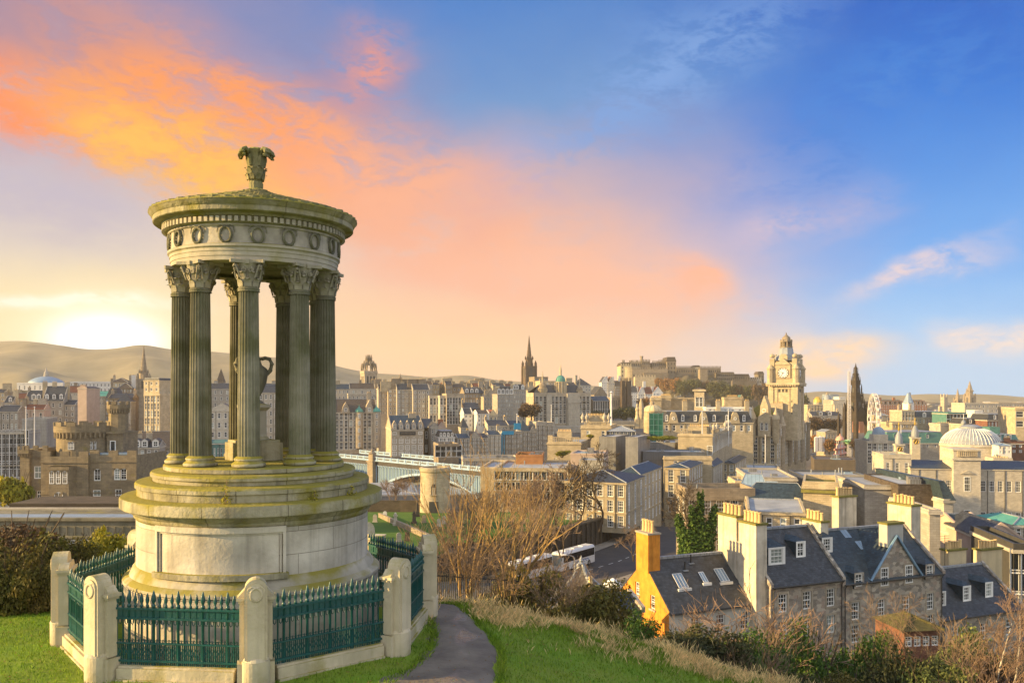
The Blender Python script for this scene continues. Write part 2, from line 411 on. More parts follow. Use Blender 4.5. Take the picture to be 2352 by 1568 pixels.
def holed(m,fn,u0,u1,z0,z1,holes,rev=.16,mi=0):
    us=sorted({u0,u1}|{h[0] for h in holes}|{h[1] for h in holes});zs=sorted({z0,z1}|{h[2] for h in holes}|{h[3] for h in holes})
    us=[u for u in us if u0-1e-6<=u<=u1+1e-6];zs=[z for z in zs if z0-1e-6<=z<=z1+1e-6]
    for j in range(len(zs)-1):
        za,zb=zs[j],zs[j+1];zc=(za+zb)/2;start=None
        for i in range(len(us)):
            solid=False
            if i<len(us)-1:
                uc=(us[i]+us[i+1])/2
                solid=not any(h[0]<uc<h[1] and h[2]<zc<h[3] for h in holes)
            if solid and start is None:start=us[i]
            if not solid and start is not None:
                m.poly([fn(start,za,0),fn(us[i],za,0),fn(us[i],zb,0),fn(start,zb,0)],mi);start=None
    for a,b,c,d in holes:
        m.poly([fn(a,c,0),fn(a,c,rev),fn(a,d,rev),fn(a,d,0)],mi);m.poly([fn(b,c,0),fn(b,d,0),fn(b,d,rev),fn(b,c,rev)],mi)
        m.poly([fn(a,d,0),fn(a,d,rev),fn(b,d,rev),fn(b,d,0)],mi);m.poly([fn(a,c,0),fn(b,c,0),fn(b,c,rev),fn(a,c,rev)],mi)
def grid(W,rows,cols,ztop,fh,u0=0.0,ww=None,wh=None):
    out=[]
    if not rows or not cols:return out
    bay=W/cols;w=ww or min(1.25,bay*.46,);h=wh or fh*.56
    for r in range(rows):
        zc=ztop-fh*(r+.55)
        for c in range(cols):
            uc=u0+bay*(c+.5)
            out.append((uc-w/2,uc+w/2,zc-h/2,zc+h/2))
    return out
def chimney(root,x,y,z,w,d,h,npots,wallm='tan',near=False,cap=True,below=2.0,potm='pot',name='chimney'):
    m=MB();m.cbox(x,y,z-below,w,d,h+below)
    if cap:m.cbox(x,y,z+h,w+.22,d+.22,.18,1)
    n=max(0,npots);ph=.75 if near else .7
    along=w>=d
    L_=(w if along else d)
    if n and not near:
        for i in range(n):
            o=(i+.5)/n*(L_*.92)-L_*.46
            xx,yy=(x+o,y) if along else (x,y+o)
            m.lathe([(.17,z+h+.18),(.14,z+h+.18+ph),(.0,z+h+.18+ph)],6,2,(xx,yy))
    c=m.build(name,[MATS[wallm],MATS['moss'] if near else MATS[wallm],MATS[potm]],root)
    if n and near:
        pm=MB();pm.lathe([(.19,0),(.17,.1),(.15,.65),(.19,.68),(.19,.78),(.12,.8),(.12,.3)],12)
        pm=pm.mesh('chimney_pot',MATS[potm],True)
        for i in range(n):
            o=(i+.5)/n*(L_*.9)-L_*.45
            q=link('chimney_pot',pm,c,(x+o,y,z+h+.18) if along else (x,y+o,z+h+.18))
            q.scale=(1,1,.9+.25*random.random())
    return c
def dormer(root,x,y,z,w,h,dep,rm='slate',wm='white',near=False,style='sash',gab=.35,flat=False):
    """a roof dormer whose front stands at y, sill at z; runs back dep metres"""
    m=MB();hole=(x-w*.36,x+w*.36,z+.12*h,z+h*.92)
    holed(m,lambda u,q,e:(u,y+e,q),x-w/2,x+w/2,z,z+h,[hole],.1)
    for s in (-1,1):m.poly([(x+s*w/2,y,z),(x+s*w/2,y+dep,z),(x+s*w/2,y+dep,z+h),(x+s*w/2,y,z+h)],1)
    if flat:m.box(x-w/2-.1,y-.12,z+h,x+w/2+.1,y+dep,z+h+.15,1)
    else:
        g=gab*w;m.poly([(x-w/2,y,z+h),(x+w/2,y,z+h),(x,y+(.5*w if near else 0),z+h+g)],1 if near else 0)
        for s in (-1,1):m.poly([(x+s*(w/2+.08),y-.08,z+h-.04),(x+s*(w/2+.08),y+dep+.6,z+h-.04),(x,y+dep+.6+(.6 if near else 0),z+h+g),(x,y+(.5*w if near else -.08),z+h+g)],1)
    d=m.build('dormer',[MATS[wm],MATS[rm]],root)
    put_window(d,hole[1]-hole[0],hole[3]-hole[2],style,wm,(x,y+.08,hole[2]),0,near)
    return d
def corners(V,xa,xb,ye,Ya,ang):
    xa_,y_=px(V,xa,ye);xb_,_=px(V,xb,ye)
    A=at(xa_,y_,Ya);c,s=math.cos(R(ang)),math.sin(R(ang));k=(xb_-CX)/F
    t=(k*A.y-A.x)/(c-k*s)
    return A,t
def bld(label,V,xa,xb,ye,yb,Ya,ang=0.0,D=12.0,roof=('gable',None,'slate'),wall='tan',win=(0,0),lw=(0,0),rw=(0,0),
        ch=(),dorm=(),name='tenement',cat='building',style='far',cor=True,base=None,group=None,ww=None,wh=None,par=.7,skew=True,near=False,sills=False,top=None,dm=('slate','white')):
    A,W=corners(V,xa,xb,ye,Ya,ang)
    fh_tot=(px(V,0,yb)[1]-px(V,0,ye)[1])/F*Ya
    yaw=R(ang);mid=A+Vector((math.cos(yaw)*W/2-math.sin(yaw)*D/2,math.sin(yaw)*W/2+math.cos(yaw)*D/2,0))
    zb=min(A.z-fh_tot-1.0,gz(mid.x,mid.y)-1.5) if base is None else base
    H=A.z-zb
    if not ch and not near and roof[0] in ('gable','hip') and W>7 and name=='tenement':ch=[(.04,.5,1.2/.58,3,3.2,4,'tan'),(.96,.5,1.2/.58,3,3.2,4,'tan')]
    root=empty(name,(A.x,A.y,zb),yaw,label,cat,group)
    rt,yr,rm=roof[0],roof[1],roof[2]
    hr=0
    if yr is not None:
        Yr=Ya+(math.sin(yaw)*W/2+math.cos(yaw)*D/2)*(1 if rt!='gablef' else .0)
        hr=HC-(px(V,0,yr)[1]-HY)/F*Yr-A.z
        hr=max(.8,hr)
    m=MB();wins=[]
    def side(n,u1,fn,loc,rz,spec):
        if spec and spec[0] and spec[1]:
            rows,cols=spec[0],spec[1];fh=fh_tot/rows if len(spec)<3 else spec[2]
            t0=(top or 0)
            hs=grid(u1,rows,cols,H-t0,fh if not t0 else (fh_tot-t0)/rows,0,ww,wh)
            st=spec[3] if len(spec)>3 else style
            for h in hs:wins.append((h,loc,rz,st))
            return hs
        return []
    hf=side(0,W,None,lambda u:(u,0),0,win)
    hl=side(1,D,None,lambda u:(0,D-u),R(-90),lw)
    hrr=side(2,D,None,lambda u:(W,u),R(90),rw)
    holed(m,lambda u,z,e:(u,e,z),0,W,0,H,hf)
    holed(m,lambda u,z,e:(e,D-u,z),0,D,0,H,hl)
    holed(m,lambda u,z,e:(W-e,u,z),0,D,0,H,hrr)
    m.poly([(W,D,0),(0,D,0),(0,D,H),(W,D,H)])
    if sills:
        for (a,b,c,d),f,rz,st in wins:
            if rz==0:m.box(a-.12,-.08,c-.16,b+.12,0.0,c,2);m.box(a-.16,-.035,c,a,.01,d+.18,2);m.box(b,-.035,c,b+.16,.01,d+.18,2);m.box(a,-.035,d,b,.01,d+.18,2)
    if cor and not near:
        m.box(-.25,-.25,H-.45,W+.25,0,H-.05,2);m.box(W,0,H-.45,W+.25,D,H-.05,2);m.box(-.25,0,H-.45,0,D,H-.05,2)
        if fh_tot>9 and win[0]>=3:
            zc=H-fh_tot/win[0]*(win[0]-1);m.box(-.15,-.15,zc-.15,W+.15,0,zc+.15,2);m.box(W,0,zc-.15,W+.15,D,zc+.15,2)
    if not near and win[1]>=3 and Ya<520:
        for q in range(1,win[1],2):
            p_=MB();p_.box(W*q/win[1]-.07,-.2,H-fh_tot,W*q/win[1]+.07,-.06,H-.45);p_.build('downpipe',MATS['framedark'],root)
    if rt=='gable':
        for x in (0,W):m.poly([(x,0,H),(x,D,H),(x,D/2,H+hr)])
    if rt=='gablef':
        for y in (0,D):m.poly([(0,y,H),(W,y,H),(W/2,y,H+hr)])
    wo=m.build('wall',[MATS[wall],MATS[wall],MATS[wall if near or wall in ('white','gold','brown','dark') else 'pale']],root)
    r=MB();o=.25;th=.14
    def slab(a,b,c,d):
        vs=[Vector(p) for p in (a,b,c,d)];r.add([tuple(v+Vector((0,0,th))) for v in vs]+[tuple(v) for v in vs],[(0,1,2,3),(7,6,5,4),(0,4,5,1),(1,5,6,2),(2,6,7,3),(3,7,4,0)])
    if rt=='gable':
        e=hr/(D/2)*o
        slab((0,-o,H-e),(W,-o,H-e),(W,D/2,H+hr),(0,D/2,H+hr));slab((W,D+o,H-e),(0,D+o,H-e),(0,D/2,H+hr),(W,D/2,H+hr))
        if skew:
            for x in (0,W):
                for s,y0,y1 in ((1,-o,D/2),(-1,D+o,D/2)):
                    r.add([(x-.16,y0,H-e),(x+.16,y0,H-e),(x+.16,y0,H-e+.42),(x-.16,y0,H-e+.42),(x-.16,y1,H+hr),(x+.16,y1,H+hr),(x+.16,y1,H+hr+.42),(x-.16,y1,H+hr+.42)],
                          [(0,1,2,3),(4,5,6,7),(0,1,5,4),(2,3,7,6),(1,2,6,5),(0,3,7,4)],1)
        r.box(.2,D/2-.18,H+hr+.05,W-.2,D/2+.18,H+hr+.26,2)
    elif rt=='gablef':
        e=hr/(W/2)*o
        slab((-o,0,H-e),(W/2,0,H+hr),(W/2,D,H+hr),(-o,D,H-e));slab((W/2,0,H+hr),(W+o,0,H-e),(W+o,D,H-e),(W/2,D,H+hr))
        if skew:
            for sx in (-o,W+o):
                r.add([(sx,-.1,H-e),(sx,.22,H-e),(W/2,.22,H+hr),(W/2,-.1,H+hr),(sx,-.1,H-e+.4),(sx,.22,H-e+.4),(W/2,.22,H+hr+.4),(W/2,-.1,H+hr+.4)],
                      [(0,1,2,3),(4,5,6,7),(0,3,7,4),(1,2,6,5),(0,1,5,4)],1)
    elif rt in ('hip','pyr'):
        k=min(W,D)/2 if rt=='hip' else min(W,D)/2
        if W>=D:a,b=(k,D/2),(W-k,D/2)
        else:a,b=(W/2,k),(W/2,D-k)
        if rt=='pyr':a=b=(W/2,D/2)
        c=[(-o,-o,H),(W+o,-o,H),(W+o,D+o,H),(-o,D+o,H)];p,q=(*a,H+hr),(*b,H+hr)
        if W>=D:fs=[[c[0],c[1],q,p],[c[1],c[2],q],[c[2],c[3],p,q],[c[3],c[0],p]]
        else:fs=[[c[0],c[1],p],[c[1],c[2],q,p],[c[2],c[3],q],[c[3],c[0],p,q]]
        for f in fs:r.poly(f,0)
        if rt=='hip':
            for u,v in ((c[0],p),(c[1],q if W>=D else p),(p,q)):r.tube([u,v],.14,5,2)
    elif rt=='flat':
        r.box(.3,.3,H-.3,W-.3,D-.3,H-.1,0)
        r.box(-.08,-.08,H-.05,W+.08,.3,H+par,1);r.box(-.08,D-.3,H-.05,W+.08,D+.08,H+par,1)
        r.box(-.08,.3,H-.05,.3,D-.3,H+par,1);r.box(W-.3,.3,H-.05,W+.08,D-.3,H+par,1)
        if Ya<430 and W>6 and D>6:
            rv=random.Random(label)
            for q in range(rv.randint(3,6)):
                vx,vy=rv.uniform(1,W-1),rv.uniform(1,D-1);v_=MB();kd=rv.random()
                if kd<.4:v_.cbox(vx,vy,H-.2,rv.uniform(.8,2.4),rv.uniform(.8,1.8),rv.uniform(.6,1.5));nm='roof_vent'
                elif kd<.75:v_.tube([(vx,vy,H-.2),(vx,vy,H+rv.uniform(.8,1.8))],.16,7,cap=True);nm='vent_pipe'
                else:v_.box(vx-1,vy-.5,H-.15,vx+1,vy+.5,H+.25);nm='skylight'
                v_.build(nm,MATS['metalgrey' if nm=='roof_vent' else ('lead' if nm=='vent_pipe' else 'leadblue')],root)
    elif rt=='mansard':
        i=hr*.38;c=[(0,0),(W,0),(W,D),(0,D)];d=[(i,i),(W-i,i),(W-i,D-i),(i,D-i)]
        for k in range(4):
            k2=(k+1)%4
            r.poly([(*c[k],H),(*c[k2],H),(*d[k2],H+hr),(*d[k],H+hr)],0)
        r.box(i-.15,i-.15,H+hr-.1,W-i+.15,D-i+.15,H+hr+.12,2)
    if r.f:r.build('roof',[MATS[rm],MATS[wall],MATS['lead' if rm!='mossroof' else rm]],root)
    for h,loc,rz,st in wins:
        uc=(h[0]+h[1])/2
        L_={0:(uc,.1,h[2]),R(-90):(.1 if near else .02,D-uc,h[2]),R(90):(W-(.1 if near else .02),uc,h[2])}[rz]
        put_window(root,h[1]-h[0],h[3]-h[2],st,wall,L_,rz,near)
    sc=1 if near else (.58 if Ya>300 else .85)
    for c in ch:
        u,v,w,d,h,n=c[:6];w,d,h=w*sc,d*sc,h*sc
        zr=H+(hr*(1-abs(v-.5)*2) if rt in ('gable','hip') else (hr*(1-abs(u-.5)*2) if rt=='gablef' else (hr if rt=='mansard' else 0)))
        chimney(root,u*W,v*D,zr,w,d,h,n,c[6] if len(c)>6 else wall,near,below=max(1.5,hr*.9))
    for dd in dorm:
        u,t,w,h=dd[:4];w,h=w*sc,h*sc;run=hr*.38 if rt=='mansard' else D/2
        dormer(root,u*W,t*run,H+t*hr,w,h,min(run*(1-t),h*run/max(hr,.1)),dm[0],dm[1],near,dd[4] if len(dd)>4 else ('near' if near else 'sash'),flat=len(dd)>5)
    root['wd']=W;root['ht']=H;root['hr']=hr;root['dp']=D
    del root['wd'],root['ht'],root['hr'],root['dp']
    return root,W,H,hr,D
class Loc:
    def __init__(s,V,x0,y0,Y,name,label,cat,rz=0.0,group=None):
        X,Yp=px(V,x0,y0);s.k=Y/F/VIEWS[V][2];s.x0,s.y0=x0,y0
        p=at(X,Yp,Y);s.root=empty(name,p,rz,label,cat,group)
    def x(s,zx):return (zx-s.x0)*s.k
    def z(s,zy):return (s.y0-zy)*s.k
    def w(s,d):return d*s.k
# the round monument
MOSS=(.235,.205,.022)
mat('monstone',(.52,.475,.385),(.38,.345,.27),.85,1.1,stain=.6,bump=.35,vary=0,moss=(MOSS,.75,.92),streak=.3)
mat('monledge',(.46,.42,.30),(.27,.245,.15),.85,1.6,stain=.75,bump=.6,vary=0,moss=(MOSS,1.1,.62),streak=.85,brick=(1.28,40,.014,.22))
mat('mondrum',(.66,.61,.525),(.48,.435,.36),.85,1.6,stain=.5,brick=(1.75,.48,.008,.32),bump=.35,vary=0,streak=.5)
mat('monpanel',(.64,.59,.50),(.46,.415,.34),.85,1.5,stain=.6,bump=.35,vary=0,streak=.6)
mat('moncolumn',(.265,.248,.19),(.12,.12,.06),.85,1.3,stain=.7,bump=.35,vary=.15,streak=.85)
mat('moncapital',(.42,.385,.295),(.27,.245,.18),.85,2.5,stain=.5,bump=.3,vary=0)
mat('monroof',(.27,.25,.13),(.16,.15,.065),.85,2.0,stain=.4,bump=.6,vary=0,moss=((.25,.24,.05),.6,.8),island=.2)
mat('monfrieze',(.56,.51,.43),(.34,.305,.265),.85,2.4,stain=.85,bump=.3,vary=0,streak=.4)
MC=Vector((-6.0,19.9,0));MA=math.atan2(-19.9,6.0)
mon=empty('round_temple_monument',MC,0,'weathered mossy stone rotunda with nine fluted columns on a round stepped podium','monument')
def ring(name,prof,m,n=120,smooth=True,parent=mon):
    b=MB();b.lathe(prof,n,0,(0,0),MA);return b.build(name,MATS[m],parent,smooth=R(30) and 30)
ring('plinth',[(2.83,-.6),(2.83,1.36)],'mondrum')
ring('base_moulding',[(2.83,1.35),(2.86,1.38),(2.86,1.44),(2.80,1.50),(2.72,1.53),(2.70,1.58),(2.66,1.66),(2.60,1.73),(2.56,1.75)],'monstone')
ring('drum',[(2.58,1.68),(2.58,2.76),(2.60,2.78)],'mondrum')
ring('ledge',[(2.58,2.74),(2.63,2.80),(2.64,2.86),(2.70,2.90),(2.74,2.98),(2.90,3.0),(2.92,3.02),(2.92,3.20),(2.90,3.24),(2.60,3.27),(2.5,3.27)],'monledge')
ring('step',[(2.57,3.26),(2.57,3.42),(2.61,3.44),(2.61,3.52),(2.58,3.56),(2.25,3.58)],'monledge')
ring('step',[(2.24,3.57),(2.24,3.66),(2.29,3.68),(2.29,3.74),(2.26,3.78),(1.98,3.80)],'monledge')
ring('step',[(1.98,3.79),(2.02,3.82),(2.02,3.90),(1.99,3.93),(0,3.95)],'monledge')
def arc_panel(name,a0,a1,r0,r1,z0,z1,m,parent,n=28):
    b=MB();vs=[];fs=[]
    for k in range(n+1):
        a=MA+R(a0+(a1-a0)*k/n)
        for r,z in ((r0,z0),(r1,z0),(r1,z1),(r0,z1)):vs.append((r*math.cos(a),r*math.sin(a),z))
    for k in range(n):
        o=4*k
        for q in range(4):fs.append((o+q,o+(q+1)%4,o+4+(q+1)%4,o+4+q))
    fs+=[(0,1,2,3),(4*n,4*n+1,4*n+2,4*n+3)]
    b.add(vs,fs);return b.build(name,MATS[m],parent)
P0,P1=-49,13
arc_panel('panel',P0+3,P1-3,2.585,2.60,1.82,2.62,'monpanel',mon)
fr=arc_panel('panel_frame',P0,P1,2.5,2.67,2.66,2.78,'monpanel',mon)
for a,b in ((P0,P0+1.3),(P1-1.3,P1),(P0+1.9,P0+2.4),(P1-2.4,P1-1.9)):
    arc_panel('panel_moulding',a,b,2.5,2.665 if a in (P0,P1-1.3) else 2.63,1.74,2.66,'monpanel',fr,3)
arc_panel('panel_moulding',P0+1.3,P1-1.3,2.5,2.625,2.62,2.66,'monpanel',fr)
arc_panel('panel_sill',P0-1,P1+1,2.5,2.71,1.70,1.82,'monledge',mon)
def flute(k):return 1-.075*(k%3==0)-0.02*(k%3!=0) if False else (1.0 if k%4 in (0,1) else .90)
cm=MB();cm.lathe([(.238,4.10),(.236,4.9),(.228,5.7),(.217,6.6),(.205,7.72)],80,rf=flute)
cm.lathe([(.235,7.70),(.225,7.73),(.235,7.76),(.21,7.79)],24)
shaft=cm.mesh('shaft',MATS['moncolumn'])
bm_=MB();bm_.lathe([(.345,3.94),(.36,3.97),(.36,4.0),(.335,4.03),(.30,4.05),(.29,4.07),(.31,4.09),(.31,4.12),(.285,4.14),(.24,4.17)],32)
basem=bm_.mesh('base',MATS['monledge'],True)
kp=MB();kp.lathe([(.21,7.78),(.215,7.95),(.23,8.08),(.28,8.24),(.30,8.29)],20)
def leaf(m,a,r,z,h,w,out):
    ca,sa=math.cos(a),math.sin(a);pts=[]
    for t,rr,ww in ((0,r,1),(.45,r+.01,1.1),(.8,r+.03,.95),(1.0,r+out*.8,.7),(.96,r+out*1.25,.45),(.84,r+out*1.3,.2)):
        for s in (-.5,.5):pts.append((ca*rr-sa*s*w*ww,sa*rr+ca*s*w*ww,z+h*t))
    m.add(pts,[(2*i,2*i+1,2*i+3,2*i+2) for i in range(5)])
for k in range(8):leaf(kp,R(45*k),.222,7.80,.17,.15,.07)
for k in range(8):leaf(kp,R(45*k+22.5),.235,7.90,.21,.14,.09)
def spiral(m,c,ax,r,z,turns=1.6,rad=.022,flip=1,up=(0,0,1)):
    pts=[]
    for i in range(15):
        t=i/14;a=t*turns*2*math.pi;q=r*(1-.72*t)
        pts.append(Vector(c)+Vector(ax)*(math.sin(a)*q*flip)+Vector((0,0,z+math.cos(a)*q)))
    m.tube(pts,[rad*(1-.3*i/14) for i in range(15)],5)
for k in range(4):
    a=R(90*k+45);d=Vector((math.cos(a),math.sin(a),0))
    spiral(kp,d*.33,d,.075,8.20,rad=.026)
    kp.tube([d*.24+Vector((0,0,8.0)),d*.27+Vector((0,0,8.14)),d*.33+Vector((0,0,8.27))],[.03,.03,.026],5)
    for s in (-1,1):
        a2=R(90*k);d2=Vector((math.cos(a2),math.sin(a2),0));t2=Vector((-d2.y,d2.x,0))
        spiral(kp,d2*.275+t2*(.07*s),t2,.055,8.14,rad=.018,flip=s)
        kp.tube([d2*.25+t2*(.15*s)+Vector((0,0,7.98)),d2*.27+t2*(.20*s)+Vector((0,0,8.12)),d2*.29+t2*(.25*s)+Vector((0,0,8.25))],.02,5)
    a2=R(90*k);kp.lathe([(0,0),(.045,.02),(.05,.05),(.03,.08),(0,.09)],8,c=(.30*math.cos(a2),.30*math.sin(a2))) if False else kp.cbox(.285*math.cos(a2),.285*math.sin(a2),8.27,.09,.09,.09)
ab=[]
for k in range(4):
    for j in range(7):
        t=j/6-.5;a=R(90*k);rr=.285+.10*(2*t)**2*.75
        ab.append((rr*math.cos(a)-t*.66*math.sin(a),rr*math.sin(a)+t*.66*math.cos(a)))
kp.vprism(ab,8.29,8.36)
capm=kp.mesh('capital',MATS['moncapital'])
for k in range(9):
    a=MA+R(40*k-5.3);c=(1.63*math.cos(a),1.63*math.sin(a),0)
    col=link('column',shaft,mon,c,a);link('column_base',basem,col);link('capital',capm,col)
ring('architrave',[(1.42,8.36),(1.86,8.36),(1.86,8.45),(1.875,8.455),(1.875,8.55),(1.89,8.555),(1.89,8.62),(1.93,8.65),(1.93,8.70),(1.89,8.72)],'monstone')
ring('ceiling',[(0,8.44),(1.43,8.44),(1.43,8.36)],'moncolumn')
ring('frieze',[(1.88,8.71),(1.88,9.07),(1.92,9.09),(1.92,9.13),(1.96,9.15)],'monfrieze')
wr=MB()
for k in range(17):
    a=2*math.pi*k/16
    if k<16:wr.tube([(.125*math.sin(a),-.02,.165*math.cos(a)),(.125*math.sin(a+.46),-.035,.165*math.cos(a+.46))],[.034,.024],6)
for s in (-1,1):wr.tube([(0,-.02,.17),(s*.1,-.02,.2),(s*.17,-.015,.16),(s*.19,-.01,.05)],[.02,.018,.015,.01],4)
wr.tube([(0,-.02,-.165),(.03,-.02,-.2)],.012,4)
wreath=wr.mesh('wreath',MATS['moncolumn'])
for k in range(18):
    a=MA+R(20*k+1);link('wreath',wreath,mon,(1.885*math.cos(a),1.885*math.sin(a),8.89),a+math.pi/2)
ring('cornice',[(1.94,9.13),(1.98,9.14),(1.98,9.26),(2.04,9.28),(2.06,9.33),(2.22,9.345),(2.24,9.36),(2.24,9.46),(2.27,9.48),(2.30,9.54),(2.335,9.575),(2.31,9.61)],'monledge',144)
de=MB()
for k in range(96):
    a=MA+2*math.pi*k/96;de.T=Matrix.Rotation(a,4,'Z');de.box(1.96,-.038,9.15,2.05,.038,9.26)
de.T=None;tag(de.build('dentil_course',MATS['monstone'],mon))
rp=lambda r:9.60+(2.3-r)/2.3*.66+.14*max(0,(.55-r)/.55)**1.5
rf_=ring('roof',[(2.30,9.58)]+[(r,rp(r)-.03) for r in (2.28,1.9,1.5,1.1,.8,.55,.35,.2,.05)],'monroof',96)
tl=MB();r=2.30;j=0
while r>.30:
    n=max(10,int(2*math.pi*r/.27));dr=.17 if r>.6 else .1
    for k in range(n):
        a=2*math.pi*(k+.5*(j%2))/n;w=2*math.pi*r/n*.5;r2=r-dr*1.15;ww=.9*w*r2/r
        dz=.035+.02*random.random()
        ca,sa=math.cos(a),math.sin(a);P=[]
        for rr,s,z in ((r+.03,0,dz),(r,-w*.7,dz*.8),(r-.06,-w,.01),(r2,-ww,-.0),(r2,ww,0),(r-.06,w,.01),(r,w*.7,dz*.8)):
            P.append((rr*ca-s*sa,rr*sa+s*ca,rp(max(.05,rr))+z))
        P2=[(x,y,z-.05) for x,y,z in P]
        tl.add(P+P2,[(0,1,2,3,4,5,6),(0,1,8,7),(0,6,13,7),(1,2,9,8),(6,5,12,13)])
    r-=dr;j+=1
tl.build('leaf_tiles',MATS['monroof'],rf_)
fin=empty('finial',(0,0,0));fin.parent=mon
fm=MB();fm.lathe([(.34,10.20),(.26,10.25),(.18,10.29),(.16,10.30),(.17,10.42),(.145,10.46),(.15,10.50),(.19,10.53),(.20,10.58),(.19,10.62),(.21,10.74),(.18,10.80),(.17,10.95),(.19,11.1),(.235,11.2),(.15,11.25),(0,11.25)],24,rf=lambda k:1-.06*(k%2))
fm.build('finial_stem',MATS['monroof'],fin)
fl=MB()
for k in range(9):leaf(fl,R(40*k),.19,10.60,.18,.12,.06)
for k in range(9):leaf(fl,R(40*k+20),.2,10.5,.14,.10,.04)
fl.build('leaf_collar',MATS['monroof'],fin)
for k,da in enumerate((-78,62,178)):
    a=MA+R(da);s=MB();s.T=Matrix.Rotation(a,4,'Z')
    prof=[(.14,10.85),(.17,11.05),(.21,11.17),(.27,11.225),(.325,11.19),(.345,11.12),(.325,11.06),(.28,11.07)]
    for j in range(5):
        o=(j-2)*.055;s.tube([(r_,o*(1+i*.13),z_-abs(j-2)*.014) for i,(r_,z_) in enumerate(prof)],[.04,.042,.046,.05,.052,.05,.046,.035],6,cap=True)
    s.build('scroll_leaf',MATS['monroof'],fin)
urn=empty('stone_urn',MC+Vector((-.08,.1,3.95)),MA,'two handled stone urn on a pedestal standing inside the round colonnade','urn')
u=MB();u.cbox(0,0,0,1.0,1.0,.42);u.cbox(0,0,.42,.9,.9,.06);u.build('pedestal',MATS['monledge'],urn,rz=.4)
u=MB();u.lathe([(.36,.44),(.38,.5),(.33,.56),(.31,.6),(.31,1.16),(.36,1.2),(.41,1.24),(.41,1.3),(.2,1.34)],8,phase=.4);u.build('shaft',MATS['monstone'],urn)
US=lambda r,z:(r*.84,1.34+(z-1.34)*.72)
u=MB();u.lathe([US(r,z) for r,z in [(.26,1.34),(.24,1.40),(.13,1.46),(.15,1.54),(.24,1.72),(.34,2.0),(.38,2.3),(.36,2.46),(.22,2.58),(.18,2.72),(.24,2.8),(.1,2.86),(0,2.9)]],28);u.build('vase',MATS['moncolumn'],urn,smooth=True)
for s in (-1,1):
    u=MB();u.tube([(0,s*US(y,z)[0],US(y,z)[1]) for y,z in ((.34,2.28),(.45,2.42),(.49,2.62),(.43,2.78),(.30,2.82),(.2,2.78))],[.05,.05,.05,.045,.045,.045],8,cap=True);u.build('handle',MATS['moncolumn'],urn,smooth=True)
mat('poststone',(.60,.525,.385),(.48,.42,.29),.85,1.6,stain=.45,bump=.35,vary=.06,moss=(MOSS,.55,1.0),streak=.3)
mat('railing',(.004,.088,.090),(.006,.06,.062),.38,3,stain=.2,bump=.2,vary=0,spec=.6)
RF=4.02
verts=[(MC.x+RF*math.cos(MA+R(45*k)),MC.y+RF*math.sin(MA+R(45*k))) for k in range(8)]
def post_label(k):
    return{0:'stone gate post with carved wreath nearest the viewer at the middle of the railings',1:'stone post at the right front corner of the enclosure beside the path',7:'stone post at the left front corner of the enclosure, lit gold by the sun',
            2:'tall stone post at the far right corner of the enclosure where the path bends',6:'stone post at the far left corner of the enclosure beside the gorse',3:'stone post behind the podium on the right, only its rounded top showing',5:'stone post behind the podium on the left beside yellow gorse'}[k]
arch=[(-.205,.5),(.205,.5)]+[(.205*math.cos(R(180*i/10)),1.80+.205*math.sin(R(180*i/10))) for i in range(11)]
sh=MB();sh.prism(arch,-.24,.07)
sh.prism([(-.155,.5),(.155,.5)]+[(.155*math.cos(R(180*i/8)),1.78+.155*math.sin(R(180*i/8))) for i in range(9)],-.265,-.235)
sh.box(-.30,-.09,.45,.30,.12,1.56)
cp=MB();cp.box(-.32,-.11,1.54,.32,.14,1.59);cp.box(-.355,-.14,1.59,.355,.17,1.65);cp.prism([(-.335,1.65),(.335,1.65),(.21,1.79),(-.21,1.79)],-.09,.12)
bp=MB();bp.vprism([(.255*math.cos(R(180+180*i/12)),-.12+.19*math.sin(R(180+180*i/12))) for i in range(13)]+[(.255,.12),(-.255,.12)],-.5,.47);bp.box(-.34,-.13,-.5,.34,.17,.42)
bp.lathe([(.25,.46),(.22,.52),(.16,.53)],16,c=(0,-.07))
pm=[sh.mesh('shaft',MATS['poststone']),cp.mesh('cap',MATS['poststone']),bp.mesh('base',MATS['poststone'])]
wm2=wr.mesh('wreath',MATS['poststone'])
for k in (0,1,2,3,5,6,7):
    x,y=verts[k];z=gz(x,y) if y<23 else gz(x,22.5)
    g=empty('stone_post',(x,y,z*.7+.02),MA+R(45*k)+math.pi/2,post_label(k),'post','stone posts of the monument enclosure')
    link('shaft',pm[0],g);link('cap',pm[1],g);link('base',pm[2],g);w=link('wreath',wm2,g,(0,-.255,1.72));w.scale=(.82,.55,.74)
EL=2*RF*math.sin(R(22.5))
kb=MB();kb.box(.38,-.15,-.6,EL-.38,.15,.26);kb.box(.38,-.19,-.6,EL-.38,.19,.06);kb.prism([(.38,.26),(EL-.38,.26),(EL-.38,.30),(.38,.30)],-.10,.10)
kerb=kb.mesh('kerb_wall',MATS['poststone'])
rl=MB();a0,a1=.31,EL-.31
rl.box(a0,-.035,1.17,a1,.035,1.21);rl.box(a0,-.045,1.36,a1,.045,1.40);rl.box(a0,-.012,1.21,a1,.012,1.36)
rl.box(a0,-.035,.36,a1,.035,.40);rl.box(a0,-.03,.70,a1,.03,.73)
n=20
for i in range(n*3+1):
    x=a0+(a1-a0)*i/(n*3)
    if i%3==0 and i<n*3:rl.tube([(x+.03,0,1.17),(x+.035,0,1.10),(x+.06,0,1.07),(x+.085,0,1.10),(x+.09,0,1.17)],.011,4)
    rl.box(x-.008,-.012,.30,x+.008,.012,.71)
